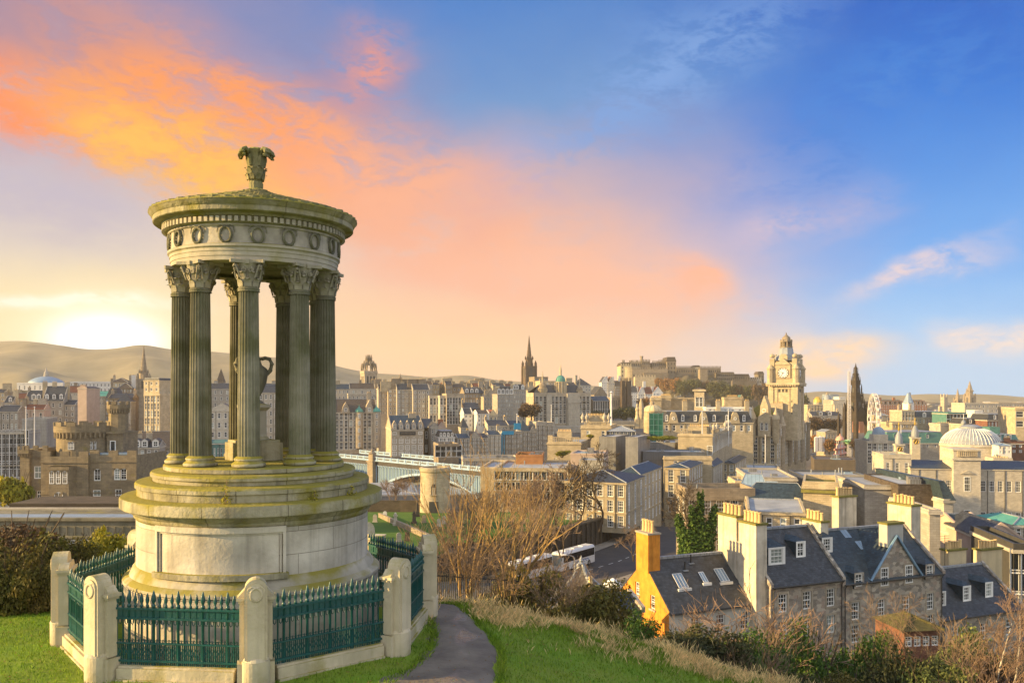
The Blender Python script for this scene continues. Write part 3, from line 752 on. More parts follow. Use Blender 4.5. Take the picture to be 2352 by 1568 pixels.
for i in range(n*2):
    x=a0+(a1-a0)*(i+.5)/(n*2);rl.tube([(x-.028,0,.55),(x,0,.62),(x+.028,0,.55),(x,0,.47),(x-.028,0,.55)],.012,4)
    rl.tube([(x-.03,0,.73),(x-.02,0,.79),(x,0,.76),(x+.02,0,.79),(x+.03,0,.73)],.009,4)
railm=rl.mesh('rails',MATS['railing'])
br=MB();br.lathe([(.017,.30),(.017,1.40),(.03,1.41),(.03,1.44),(.016,1.46),(.034,1.52),(.036,1.55),(.012,1.66),(0,1.68)],7)
barm=br.mesh('bar',MATS['railing'],50)
br=MB();br.lathe([(.028,.24),(.028,1.40),(.04,1.41),(.04,1.45),(.02,1.47),(.044,1.54),(.046,1.58),(.015,1.71),(0,1.74)],8)
bar2=br.mesh('bar',MATS['railing'],50)
RL={0:'dark teal iron railing with spear tips in the right front bay beside the path',7:'dark teal iron railing with spear tips in the left front bay before the podium',1:'teal iron railing seen at a slant in the bay along the path bend',
      6:'teal iron railing seen at a slant in the leftmost bay by the lawn',2:'black looking backlit railing behind the podium on the right',5:'backlit dark railing behind the podium on the left before yellow gorse'}
KL={0:'low stone kerb wall under the right front railing, mossy at the path',7:'low stone kerb wall under the left front railing on the lawn',1:'low stone kerb wall along the bend of the path',6:'low stone kerb wall under the leftmost railing',
      2:'low stone kerb wall behind the podium on the right',5:'low stone kerb wall behind the podium on the left'}
for k in range(8):
    (xa,ya),(xb,yb)=verts[k],verts[(k+1)%8];rz=math.atan2(yb-ya,xb-xa)
    if k in (3,4):continue
    z=.02
    tag(link('kerb_wall',kerb,None,(xa,ya,z),rz),KL[k],'kerb wall','kerb walls of the monument enclosure')
    g=empty('iron_railing',(xa,ya,z),rz,RL[k],'railing','iron railings round the monument')
    link('rails',railm,g)
    for i in range(n+1):link('bar',bar2 if i%4==2 else barm,g,(a0+(a1-a0)*i/n,0,0))
# terrain, path, hills
mat('grass',(.14,.25,.014),(.20,.25,.03),.9,scale=.9,stain=.4,bump=.8,vary=0)
mat('rough',(.14,.12,.04),(.07,.07,.025),.95,scale=.35,stain=.4,bump=.8,vary=0)
mat('town',(.15,.135,.12),(.10,.09,.08),.9,scale=.05,stain=.3,bump=.2,vary=0)
mat('greenfield',(.045,.12,.008),(.07,.14,.015),.95,scale=.25,stain=.25,bump=.6,vary=0)
mat('path',(.20,.17,.135),(.12,.10,.082),.6,scale=1.2,stain=.3,bump=.9,vary=0,spec=.3)
mat('asphalt',(.075,.07,.07),(.055,.052,.055),.8,scale=.5,stain=.25,bump=.3,vary=0)
mat('hill',(.27,.23,.15),(.17,.155,.105),1,scale=.012,stain=.45,bump=0,vary=0)
mat('rock',(.125,.10,.065),(.075,.07,.045),.95,scale=.05,stain=.5,bump=.8,vary=0)
def sheet(name,xs,ys,m,zf,kind='structure',clip=None):
    b=MB();nx,ny=len(xs),len(ys);b.v=[(x,y,zf(x,y)) for y in ys for x in xs]
    for j in range(ny-1):
        for i in range(nx-1):
            if clip and not clip((xs[i]+xs[i+1])/2,(ys[j]+ys[j+1])/2):continue
            a=j*nx+i;b.f.append((a,a+1,a+nx+1,a+nx));b.m.append(0)
    return tag(b.build(name,MATS[m],smooth=R(60) and 60),kind=kind)
def fr_(a,b,s):return list(np.arange(a,b+s*.5,s))
bump_=lambda x,y:.05*math.sin(x*1.7+y*.6)*math.sin(y*1.3-x*.4)
crest=lambda x:22.0-.05*max(0,x)
def near_z(x,y):return gz(x,y)+bump_(x,y)*sst(2.5,6,math.hypot(x-MC.x,y-MC.y))
sheet('lawn',fr_(-32,28,.5),fr_(-10,25.5,.5),'grass',near_z)
sheet('hillside',fr_(-60,70,2.5),fr_(25.5,92,2.5),'rough',lambda x,y:gz(x,y)-(.02 if y<26 else 0)+.25*math.sin(x*.7+y*.31)*sst(27,40,y))
xs=[-6000,-4000,-1800,-900,-500,-300,-200,-150,-110]+fr_(-80,80,8)+[110,150,200,300,500,900,1800,4000,6000]
ys=[91.8,100,108,116,124,132,140,150,160,170,180,190,200,210,220,230,240,260,290,330,380,430,475,520,580,650,750,900,1200,1500,2200,2900]
sheet('town_ground',xs,ys,'town',lambda x,y:gz(x,y)-.05)
gyx=fr_(-52,22,2)
sheet('churchyard_grass',gyx,fr_(112,215,2),'greenfield',lambda x,y:gz(x,y)+.25,clip=lambda x,y:wall_side(x,y)>1.5)
sheet('ground_side',[-6000,-300,-60],[-400,-10,30,60,92],'rough',lambda x,y:gz(max(x,-40),y)-.3)
sheet('ground_side',[70,300,6000],[-400,-10,30,60,92],'rough',lambda x,y:gz(70,y)-.3)
sheet('ground_side',[-60,70],[-400,-10],'rough',lambda x,y:gz(0,-10)-.3)
pc=[(-3.0,8),(-2.2,11),(-1.75,13.5),(-1.4,15.5),(-1.05,17.2),(-.95,18.8),(-1.25,20.3),(-1.75,21.6),(-2.4,23.0),(-3.6,24.5)]
pw=[1.5,1.4,1.25,1.05,.80,.68,.60,.52,.5,.5]
b=MB();t_=np.linspace(0,len(pc)-1,70);cx_=np.interp(t_,range(len(pc)),[p[0] for p in pc]);cy_=np.interp(t_,range(len(pc)),[p[1] for p in pc]);w_=np.interp(t_,range(len(pc)),pw)
k5=np.ones(9)/9
for arr in (cx_,cy_,w_):
    arr[4:-4]=np.convolve(arr,k5,'valid')
for i in range(70):
    j=min(i+1,69);l=max(i-1,0);d=Vector((cx_[j]-cx_[l],cy_[j]-cy_[l],0)).normalized()
    for q in range(9):
        s=(q/4-1);wob=1+.12*math.sin(i*.9+(3 if s<0 else 0))*abs(s)
        if s<0:wob*=1.25
        x=cx_[i]+d.y*s*w_[i]*wob;y=cy_[i]-d.x*s*w_[i]*wob
        b.v.append((x,y,near_z(x,y)+.03-.045*s*s*(abs(s)>.9)+.012*math.sin(i*1.3+q)))
for i in range(69):
    for q in range(8):a=i*9+q;b.f.append((a,a+1,a+10,a+9));b.m.append(0)
PATHP=list(zip(cx_,cy_,w_))
tag(b.build('path',MATS['path'],smooth=60),kind='structure')
nt=MATS['path'].node_tree;N_=nt.nodes.new;bsd=nt.nodes['Principled BSDF']
tc=N_('ShaderNodeTexCoord');mp=N_('ShaderNodeMapping');mp.inputs['Scale'].default_value=(1.4,.7,1);nz_=N_('ShaderNodeTexNoise');nz_.inputs['Scale'].default_value=.9
mr=N_('ShaderNodeMapRange');mr.inputs[1].default_value=.54;mr.inputs[2].default_value=.64;mr.inputs[3].default_value=.75;mr.inputs[4].default_value=.16
nt.links.new(tc.outputs['Object'],mp.inputs[0]);nt.links.new(mp.outputs[0],nz_.inputs['Vector']);nt.links.new(nz_.outputs['Fac'],mr.inputs[0]);nt.links.new(mr.outputs[0],bsd.inputs['Roughness'])
def strip(name,pts,w,m,lift=.0,kind='structure'):
    b=MB()
    for i,(x,y,z) in enumerate(pts):
        p=Vector(pts[max(i-1,0)]);q=Vector(pts[min(i+1,len(pts)-1)]);d=(q-p);d.z=0;d.normalize()
        b.v+=[(x+d.y*w/2,y-d.x*w/2,z+lift),(x-d.y*w/2,y+d.x*w/2,z+lift)]
    for i in range(len(pts)-1):b.f.append((2*i,2*i+1,2*i+3,2*i+2));b.m.append(0)
    return tag(b.build(name,MATS[m]),kind=kind)
strip('road',rd,17,'asphalt',.6)
mat('pavingstone',(.30,.27,.24),(.24,.22,.2),.85,.6,.2,(.9,.6,.012,.15),.1)
strip('pavement',[p+off*9.6 for p in rd],3,'pavingstone',.75)
strip('pavement',[p-off*9.2 for p in rd],2.4,'pavingstone',.75)
mat('paint',(.7,.7,.66),(.6,.6,.56),.7,2,.2,None,0,vary=0)
b=MB()
for i in range(4):
    for q in range(5):
        p=rd[i].lerp(rd[i+1],q/5);p2=rd[i].lerp(rd[i+1],(q+.45)/5);n_=off*.09
        b.poly([p-n_+Vector((0,0,.62)),p2-n_+Vector((0,0,.62)),p2+n_+Vector((0,0,.62)),p+n_+Vector((0,0,.62))])
tag(b.build('road_marking',MATS['paint']),kind='structure')
def ridge(name,pts,V,Y,depth,base=-60,seed=1,m='hill'):
    rnd=random.Random(seed);P=[at(*px(V,x,y),Y) for x,y in pts]
    X=np.array([p.x for p in P]);Z=np.array([p.z for p in P]);n=260
    xi=np.linspace(X[0],X[-1],n);t=np.interp(xi,X,Z);t[2:-2]=np.convolve(t,np.ones(5)/5,'valid')
    b=MB();rows=12
    for j in range(rows+1):
        u=j/rows
        for i in range(n):
            h=base+(t[i]-base)*(1-(1-u)**1.7)*(1+(.10*math.sin(i*.19+j*.9)+.05*math.sin(i*.43-j))*(u<.99)*(u>.01)*(1-u))
            b.v.append((xi[i]*(1-(1-u)*depth/Y),Y-(1-u)*depth,h))
    for i in range(n):b.v.append((xi[i]*1.25,Y+150,base))
    for j in range(rows+1):
        for i in range(n-1):a=j*n+i;b.f.append((a,a+1,a+n+1,a+n));b.m.append(0)
    return tag(b.build(name,MATS[m],smooth=60),kind='structure')
ridge('hills',[(-1500,900),(-600,800),(-150,795),(0,787),(33,784),(70,785),(89,787),(107,793),(165,796),(192,803),(223,802),(268,801),(312,791),(348,795),(386,804),(430,806),(480,809),(560,815),(650,822),(740,832),(769,839),(805,849),(865,859),(904,860),(934,861),(974,866),(1001,867),(1033,863),(1063,860),(1093,863),(1130,872),(1250,880),(1500,893),(1750,905)],'D',2600,900)
ridge('hills',[(-1400,880),(-500,845),(0,841),(33,841),(74,843),(134,859),(178,869),(260,884),(400,900)],'D',1900,500,-45,3)
ridge('hills',[(1600,925),(1840,903),(1880,898),(1915,899),(1990,904),(2060,909),(2110,905),(2150,904),(2190,907),(2230,904),(2300,907),(2352,912),(2500,908),(3000,900),(3800,915)],'D',2650,400,-50,5)
# town, left of the monument
B=bld
G_=('gable',)
B('long pale blue flat roofed block under the far hills behind the left rooftops','L',675,1215,800,900,700,13,20,('flat',None,'leadblue'),'white',(2,14),name='office_block')
B('white walled hall at the foot of the grey dome on the far left skyline','L',175,650,812,890,830,0,30,('flat',None,'lead'),'white',(1,9),name='hall')
B('dark red roofed terrace with a row of small windows beside the three dormer roof','L',655,835,905,945,640,13,14,(*G_,838,'redroof'),'pale',(1,9),ch=[(.1,.5,3,1.5,5,0,'gold'),(.55,.5,4,1.5,4,0,'brown')])
B('tall tenement with a big dark slate roof and three white dormers at far left','L',440,655,992,1225,470,13,17,(*G_,842,'slate'),'grey',(3,3),ch=[(-.12,.5,4,1.6,4,3,'gold'),(.35,.5,4,1.4,3.5,4,'gold'),(.97,.5,4.4,1.6,4,4,'gold')],dorm=[(.18,.12,3.2,4.2),(.52,.12,3.2,4.2),(.86,.12,3.2,4.2)])
B('plain grey tenement wing with low roof right of the three dormer tenement','L',655,775,1030,1225,474,13,14,(*G_,985,'slate'),'grey',(3,2))
B('red roofed house with a small triangular gablet at far left','L',120,300,1000,1060,500,13,15,(*G_,912,'redroof'),'gold',(1,4),ch=[(.1,.6,6,2,5,0,'gold'),(.5,.7,10,2,6,0,'gold')])
B('dark roofed house with two pointed dormers left of the three dormer tenement','L',255,430,992,1060,490,13,14,(*G_,887,'slate'),'grey',(1,3),dorm=[(.5,.1,4,5),(.8,.1,4,5)])
B('sunlit yellow gabled house at the left edge of the photo','L',-40,50,905,1050,520,13,14,(*G_,872,'slate'),'gold',(3,2),ch=[(.8,.5,8,3,6,4,'gold')])
B('dark roofed house with one white dormer at the left edge','L',40,130,1010,1080,480,13,12,(*G_,945,'slate'),'grey',(1,2),dorm=[(.7,.1,3,4)],ch=[(1,.5,4,2,6,2,'gold')])
B('grey four window tenement with shallow slate roof at the left edge','L',-30,187,1100,1300,430,13,13,(*G_,1040,'slate'),'grey',(2,5))
B('pinkish house with a dark red roof and a tall grey chimney behind the flagpoles','L',240,455,1082,1200,450,13,12,(*G_,1025,'redroof'),'pink',(1,3),ch=[(-.12,.3,6,3,7,0,'brown'),(.0,.5,3,2,6,2,'gold'),(.4,.5,3,2,4,2,'gold'),(.75,.5,7,3,5,0,'pale')])
B('blank concrete block with a sunlit cream side behind two white flagpoles','L',225,480,1192,1480,330,20,26,('flat',None,'flatroof'),'concrete',name='office_block',cor=False)
B('modern grid fronted office with white window panels at the left edge','L',-60,250,1322,1745,300,13,18,('flat',None,'flatroof'),'concrete',(5,8),style='office',ww=4.0,wh=5.2,name='office_block',cat='office')
B('tall pale pink harled gable house with a conical turret beside it','L',800,892,860,1220,450,-6,12,('gablef',845,'slate'),'pink',(0,0),ch=[(.5,.1,5,2,1.5,0,'pink')],lw=(5,1))
B('building with a bright teal green roof behind the crenellated tower','L',880,1100,942,1040,500,13,14,(*G_,893,'copper'),'pale',(2,8),ch=[(.38,.3,3.4,2,5,0,'brown')])
B('block with a dark mansard roof between the teal roof and the golden hotel','L',1085,1225,960,1200,500,13,16,('mansard',858,'slate'),'brown',(4,4),ch=[(.3,.4,2,2,9,2,'brown')])
B('grey brown tenement with a pyramid roofed corner bay left of the golden hotel','L',1118,1370,962,1265,430,13,14,(*G_,920,'slate'),'brown',(3,5))
r_,*_=B('narrow corner bay with a dark pyramid roof left of the golden hotel','L',1200,1345,1000,1270,424,13,12,('pyr',905,'slate'),'grey',(3,2),name='stair_tower')
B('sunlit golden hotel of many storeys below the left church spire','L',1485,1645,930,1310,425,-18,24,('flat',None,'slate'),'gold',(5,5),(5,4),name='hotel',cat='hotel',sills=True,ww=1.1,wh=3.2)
B('golden rooftop attic storey of the hotel below the left church spire','L',1480,1640,780,900,432,-18,18,('mansard',760,'slate'),'gold',(2,3),name='attic_storey')
B('white striped stair tower right of the golden hotel','L',1646,1697,785,1260,436,13,10,('flat',None,'lead'),'metalgrey',(1,3),ww=.5,wh=24,name='stair_tower')
B('narrow dark brown tenement squeezed between the striped tower and the columns','L',1697,1760,830,1250,446,13,14,(*G_,795,'slate'),'brown',(5,2))
B('golden hip roofed house on the skyline left of the spire','L',1140,1320,800,900,600,13,18,('hip',757,'slatebrown'),'gold',(2,5))
B('bulky brown roofed house below the golden hip roof on the left','L',1210,1360,860,960,560,13,18,('hip',805,'slatebrown'),'brown',(2,5),ch=[(.95,.4,4,3,10,3,'white')])
B('low house with three bright windows right of the crenellated tower','L',1130,1285,1262,1400,400,13,12,(*G_,1212,'slate'),'grey',(2,3),style='sash')
B('wide plain brown hall roof below the golden hotel','L',1230,1760,1480,1600,370,13,34,(*G_,1308,'slatebrown'),'brown',(1,6),name='market_hall',skew=False)
B('small row of tenements with gablet dormers and bright windows right of the castle house','L',1150,1640,1475,1765,262,13,11,(*G_,1412,'slate'),'grey',(3,7),ch=[(.2,.5,3.2,1,1.4,4,'tan'),(.5,.5,2.2,1,3,4,'tan'),(.72,.5,2.2,1,3,4,'tan')],dorm=[(.17,.0,2.3,2.4),(.36,.0,2.3,2.4),(.53,.0,2.3,2.4),(.69,.0,2.3,2.4),(.92,.0,2.3,2.4)],style='sash')
B('cream building with a carved triangular pediment seen between the left columns','K',462,640,1075,1270,400,13,16,('gablef',1030,'slate'),'pale',(3,4),name='civic_building')
B('low shed with a bright teal green roof band seen between the left columns','K',462,650,1300,1420,340,13,12,(*G_,1276,'teal'),'teal',(1,8),name='shed')
B('cream office seen between the middle columns beside the urn','K',800,1000,950,1290,420,13,16,(*G_,900,'slate'),'pale',(6,6))
B('brown domed tower seen between the left columns on the skyline','K',512,562,880,960,600,13,10,('pyr',785,'slatebrown'),'brown',(2,2),name='tower')
B('grey tenement row on the ridge seen through the colonnade','K',440,1010,925,1100,560,13,16,(*G_,890,'slate'),'grey',(4,14),ch=[(.1,.5,4,2,3,5),(.3,.5,4,2,3,5),(.55,.5,4,2,3,5),(.8,.5,4,2,3,5)])
B('house with a glassy skylight roof at the right edge of the columns','M',105,290,742,870,560,13,15,(*G_,688,'slateblue'),'pale',(2,4),ch=[(.2,.5,8,2,4,0,'gold')])
B('long brown roofed block with plain beige walls below the crown steeple','M',285,580,738,815,590,13,18,(*G_,678,'slatebrown'),'pale',(1,3),ch=[(.46,.5,3,3,4,0,'brown'),(.95,.5,4,3,4,4,'brown')])
B('low flat roofed block with a white roof rail below the crown steeple','M',270,615,805,960,545,13,12,('flat',None,'flatroof'),'pale',(2,8))
B('tall grey tenement with a golden chimney stack at its right end','M',622,735,738,1040,506,13,15,(*G_,688,'slatebrown'),'grey',(6,3),ch=[(.05,.5,7,2,5,4,'brown'),(.75,.5,3.4,2,5,0,'gold')])
B('tall tenement whose top is a wide sunlit golden chimney gable','M',735,838,742,1040,500,13,15,(*G_,702,'slatebrown'),'tan',(6,2),ch=[(.5,.1,24,3,6.5,8,'gold')])
B('tall dark roofed tenement of four window columns, left of a matching pair','M',838,1022,748,1062,494,13,16,(*G_,684,'slate'),'grey',(6,4),ch=[(.0,.5,9,2,5,4,'brown'),(.55,.6,9,2,5.5,4,'brown')])
B('tall dark roofed tenement of four window columns with skylights, right of a matching pair','M',1024,1215,752,1070,490,13,16,(*G_,690,'slate'),'grey',(6,4),ch=[(.1,.6,11,2,6,5,'brown'),(.62,.6,9,2,6,5,'brown')])
B('flat topped stone bank house with a glass roof lantern','M',1212,1336,832,1130,484,10,20,('flat',None,'flatroof'),'pale',(3,3),ww=1.5,wh=4)
B('narrow sunlit bay projecting from the flat topped stone bank house','M',1334,1412,832,1130,478,13,20,('flat',None,'slate'),'pale',(3,2),ww=1.5,wh=4)
B('ornate tall stone warehouse with triangular pediment and six bays','M',1412,1612,836,1140,476,13,20,('flat',None,'flatroof'),'tan',(4,6),ww=1.5,wh=4.5,par=2.0)
B('dark roofed block with a row of white skylights beside the ornate warehouse','M',1618,1842,792,965,560,13,18,(*G_,726,'slate'),'brown',(3,7),dorm=[(.15,.1,4,3.6),(.4,.1,4,3.6),(.65,.1,4,3.6)],ch=[(.35,.6,4,2,6,4),(.98,.5,5,2,7,4,'tan')])
B('tall gabled tenement with a brown drainpipe in the middle of the ridge','M',1842,2002,830,1000,552,13,16,('gablef',742,'slate'),'tan',(3,4),ch=[(.25,.2,4,2,2,3),(.9,.3,4,2,10,3)])
B('tenement with dark turrets and pale blue shop windows at its foot','M',2002,2186,802,1100,520,13,16,('mansard',715,'slate'),'grey',(6,6),dorm=[(.1,.0,4,5),(.35,.0,4,5),(.62,.0,4,5),(.88,.0,4,5)])
B('grey tenement with white dormers above a dark red tree','M',2186,2332,752,965,585,13,16,('mansard',690,'slate'),'grey',(4,6),dorm=[(.1,.1,4,4.4),(.3,.1,4,4.4),(.75,.1,4,4.4)])
for i,(a,b_,t,rd_,wl,lab) in enumerate([
    (1140,1250,690,640,'tan','sunlit roof with chimneys on the ridge behind the matching tenement pair'),(1240,1330,690,660,'gold','small golden house on the ridge right of the matching tenement pair'),
    (1336,1425,715,650,'gold','golden pointed gable on the ridge above the skylight lantern'),(1400,1480,690,636,'brown','dark flat topped house on the ridge above the skylight lantern'),
    (1480,1625,720,672,'brown','long brown roofed house on the ridge left of the skylight row'),(1620,1715,700,650,'tan','house with a wide yellow chimney on the ridge above the skylight row'),
    (1715,1790,715,660,'brown','reddish roofed house on the ridge above the skylight row'),(1775,1856,720,640,'gold','tall golden gable on the ridge before the dark spire'),
    (1850,2000,690,640,'grey','broad dark roof with yellow chimneys on the ridge before the dark spire'),(1950,2090,712,662,'tan','tan roofed house on the ridge left of the dark spire'),(2080,2190,720,672,'brown','low brown house on the ridge just left of the dark spire')]):
    B(lab,'M',a,b_,t,t+110,640+7*(i%3),13,14,(('gable','gable','gablef')[i%3],rd_+12,['slatebrown','slate','redroof','slate'][i%4]),wl,(2,3),ch=[(.1,.5,7,2.5,3,4,'gold'),(.85,.5,6,2.5,3.4,4,'tan')])
sc_,W_,H_,hr_,D_=B('large turreted stone hotel with green copper domes right of the monument','M',110,600,1012,1440,400,13,22,(*G_,862,'slatebrown'),'tan',(5,9),name='hotel',cat='hotel',style='sash',ww=1.5,wh=3.6,ch=[(.26,.2,3,2,1,3)],sills=True)
for u,wg,hg in ((.27,4.2,4.8),(.83,4.4,5.8)):
    m=MB();m.prism([(u*W_-wg/2,H_-.5),(u*W_+wg/2,H_-.5),(u*W_+wg*.3,H_+hg*.55),(u*W_+wg*.12,H_+hg*.8),(u*W_,H_+hg),(u*W_-wg*.12,H_+hg*.8),(u*W_-wg*.3,H_+hg*.55)],-.9,6)
    g=m.build('gable',MATS['tan'],sc_);put_window(g,1.3,1.7,'sash','tan',(u*W_,-.95,H_+.3),0,False)
chimney(sc_,.84*W_,5,H_+6,2.1,1.4,2.9,4,'tan',below=6)
for u in (.585,1.0):
    m=MB();m.lathe([(1.9,H_-17),(1.9,H_),(2.05,H_+.2)],8,1,(u*W_,0));m.lathe([(2.1,H_+.1),(1.95,H_+.7),(1.4,H_+1.5),(.7,H_+2.0),(.25,H_+2.7),(.08,H_+3.6),(0,H_+3.7)],10,0,(u*W_,0))
    t=m.build('copper_dome',[MATS['copper'],MATS['tan']],sc_)
    for r in range(5):put_window(t,1.0,1.9,'sash','tan',(u*W_,-1.92,H_-2.7-3.4*r),0,False)
ac,W_,H_,hr_,D_=B('stone art gallery with a dark name board and arched window bays','M',772,1145,1212,1520,368,13,30,(*G_,1052,'slateblue'),'tan',(0,0),name='art_gallery',cat='gallery',ch=[(.75,.42,6,2,3,6,'tan')])
for c in range(5):
    u=W_*(c+.5)/5
    for zc,hh,st in ((-4.7,2.7,'arch'),(-7.9,2.1,'sash'),(-10.5,1.8,'sash')):put_window(ac,W_*.135,hh,st,'tan',(u,-.04,H_+zc-hh/2),0,False)
    if c in (0,4):put_window(ac,W_*.12,1.3,'office','tan',(u,-.04,H_-2.3),0,False)
    m=MB();m.prism([(u-1.0,H_-.2),(u+1.0,H_-.2),(u+.9,H_+2.2),(u,H_+3.9),(u-.9,H_+2.2)],-.3,3);g=m.build('dormer',MATS['tan'],ac);put_window(g,1.0,1.7,'sash','tan',(u,-.36,H_+.4),0,False)
m=MB();m.box(W_*.26,-.35,H_-2.4,W_*.75,-.05,H_-.9);sg=m.build('name_board',MATS['framedark'],ac)
def lettering(txt,size,parent,loc,m,rx=90):
    cu=bpy.data.curves.new('lettering','FONT');cu.body=txt;cu.size=size;cu.align_x='CENTER';cu.align_y='CENTER';cu.extrude=.03
    t=bpy.data.objects.new('tmp',cu);COL.objects.link(t);dg=bpy.context.evaluated_depsgraph_get();me=bpy.data.meshes.new_from_object(t.evaluated_get(dg));bpy.data.objects.remove(t)
    me.materials.clear();me.materials.append(MATS[m]);o=link('lettering',me,parent,loc);o.rotation_euler=(R(rx),0,0);return o
lettering('CITY ART CENTRE',.72,sg,(W_*.505,-.40,H_-1.65),'pale')
B('dark navy roofed shed between the art gallery and the market street houses','M',1150,1260,1190,1500,400,13,20,(*G_,1090,'slate'),'dark',(2,2),name='shed')
B('grey gabled house between dark roofs beside the art gallery','M',1230,1315,1185,1350,392,13,12,('gablef',1130,'slate'),'grey',(2,2),style='sash')
B('pinkish brick gable house above the black roofed house','M',1300,1410,1200,1300,420,13,12,('gablef',1128,'slate'),'pink',(1,2),ch=[(.5,.3,4,2,2,3,'redstone')])
B('white house with a black mansard roof and four white dormers','M',1322,1505,1300,1390,376,13,12,('mansard',1222,'framedark'),'white',(1,4),dorm=[(.14,.1,2,2.6),(.36,.1,2,2.6),(.6,.1,2,2.6),(.85,.1,2,2.6)],style='sash',wh=3.4)
B('low brown market building with big warm beige windows','M',1318,1552,1398,1520,330,13,14,('flat',None,'slatebrown'),'brown',(2,4),style='office',ww=4.6,wh=2.6,name='market_building')
B('grey market street tenement with slate roof, leftmost of three in a row','M',1535,1682,1312,1515,388,13,13,(*G_,1265,'slateblue'),'grey',(4,6),style='sash',ch=[(1,.5,2,2,3,4)])
B('grey market street tenement with a pointed gable, middle of three in a row','M',1682,1792,1300,1515,390,13,13,('gablef',1240,'slate'),'grey',(5,4),style='sash',ch=[(0,.5,2,2,5,4)])
B('grey market street tenement with skylights, rightmost of three in a row','M',1792,1892,1305,1515,394,13,13,(*G_,1258,'slate'),'grey',(5,5),style='sash',ch=[(1,.5,2,2,3,4)])
B('pale five storey tenement with a white shopfront at its foot','M',1892,2042,1272,1510,398,13,13,(*G_,1228,'slateblue'),'pale',(5,6),style='sash',ch=[(1,.5,2.5,2,4,4)])
B('dark slate cone topped turret house above market street','M',1585,1660,1188,1300,432,13,10,('pyr',1068,'slate'),'grey',(2,2),name='turret_house')
B('white house with dark roof below the skylight block, left of two','M',1612,1712,1032,1185,446,13,12,(*G_,965,'slate'),'white',(3,2),style='sash')
B('long dark roofed block behind the white houses of the valley','M',1612,1800,972,1040,470,13,14,(*G_,905,'slate'),'dark',(1,5))
B('white house with square windows beside an orange gable, right of two','M',1768,1905,1030,1180,438,13,12,(*G_,990,'slatebrown'),'white',(3,3),style='sash')
B('small orange brown sunlit gable beside the white house','M',1905,2000,1050,1180,444,13,12,('gablef',985,'redroof'),'cream',(2,2),lw=(2,2))
B('wide slate roofed hall with a green gutter above the scaffolded tenement','M',1890,2130,1165,1240,430,13,16,(*G_,1105,'slate'),'pale',(1,6))
B('dark roofed hall behind the scaffolded tenement','M',2130,2290,1160,1250,440,13,16,(*G_,1110,'slateblue'),'grey',(1,4))
sc2,W_,H_,hr_,D_=B('grey tenement wrapped in bright blue scaffolding sheets','M',2062,2292,1248,1500,412,13,14,('flat',None,'slate'),'grey',(4,7),style='sash')
m=MB();m.box(-.4,-.6,H_-1,W_*.55,-.2,H_+.8);m.box(-.7,-.6,2,-.2,0,H_);m.box(W_*.6,1,H_+1.5,W_*.95,1.4,H_+4.5);m.box(W_*.05,-.62,H_*.52,W_*.08,-.2,H_);m.build('scaffold_sheet',MATS['cyan'],sc2)
B('narrow tenement with a steep blue steeple roof and teal shopfronts','C',300,400,1215,1440,424,13,12,('pyr',1080,'slateblue'),'grey',(4,4),style='sash')
B('gabled tenement with teal shopfronts right of the blue steeple roof','C',398,478,1225,1440,426,13,12,('gablef',1165,'slateblue'),'grey',(4,3),style='sash')
B('tall grey flat roofed tenement below white roof railings, left of two','C',475,575,1142,1430,440,13,14,('flat',None,'leadblue'),'grey',(5,4),style='sash',par=1.6)
B('tall grey flat roofed tenement below white roof railings, right of two','C',575,682,1148,1430,444,13,14,('flat',None,'leadblue'),'grey',(5,4),style='sash',par=1.6)
B('sunlit golden gable left of the great bank building','C',375,465,745,850,640,13,14,('gablef',662,'slate'),'gold',(2,2),ch=[(.5,.2,6,3,1,3,'gold')])
B('dark flat block on the skyline right of the dark spire','C',455,610,602,700,760,13,20,('flat',None,'slatebrown'),'brown',(2,6),name='office_block')
B('golden flat roofed house on the ridge left of the green dome','C',520,690,650,730,700,13,16,('flat',None,'slatebrown'),'gold',(2,5),ch=[(.2,.5,4,2,4,3)])
B('golden house row on the ridge right of the green dome','C',845,935,690,760,680,13,16,(*G_,660,'slate'),'gold',(1,4),ch=[(.4,.5,9,3,6,4,'gold')])
B('pale turreted house with white gables right of the green dome','C',930,1100,690,800,690,13,16,('pyr',610,'slate'),'pale',(3,5),ch=[(.2,.5,3,3,14,0,'grey')])
B('old stone gabled hall behind the flagpole left of the twin gothic towers','C',1140,1285,800,880,800,13,18,('gablef',705,'slate'),'brown',(2,4),name='hall')
B('long hall with a blue slate roof left of the twin gothic towers','C',1125,1315,872,1040,700,13,20,(*G_,818,'slateblue'),'brown',(1,7),name='hall',ww=2,wh=14)
for i,(a,b_,t,p,lab) in enumerate([(1222,1300,655,592,'white gabled house on the slope below the castle, left of its brown neighbour'),(1296,1372,665,592,'brown and white house with red roof below the castle wall'),(1370,1450,700,640,'grey house with dark roof left of the twin gothic towers')]):
    B(lab,'C',a,b_,t,t+110,1000,5,16,('gablef' if i<2 else 'gable',p,['slate','redroof','slatebrown'][i]),['white','pale','brown'][i],(4,3),ch=[(.9,.5,5,3,10,3,'white')])
for i,(a,b_,t,p,lab) in enumerate([(1560,1640,770,700,'blue white gabled house right of the twin gothic towers'),(1640,1720,790,705,'white turreted house with red roof below the castle rock, left of three'),(1720,1810,790,710,'white house with tall white chimney below the castle rock, middle of three'),(1810,1925,780,708,'white pointed gable house below the castle rock, right of three')]):
    B(lab,'C',a,b_,t,t+120,880,5,14,('gablef' if i%2 else 'gable',p,['slate','redroof','redroof','redroof'][i]),'white',(4,3),ch=[(.1,.5,5,3,10,2,'white')])
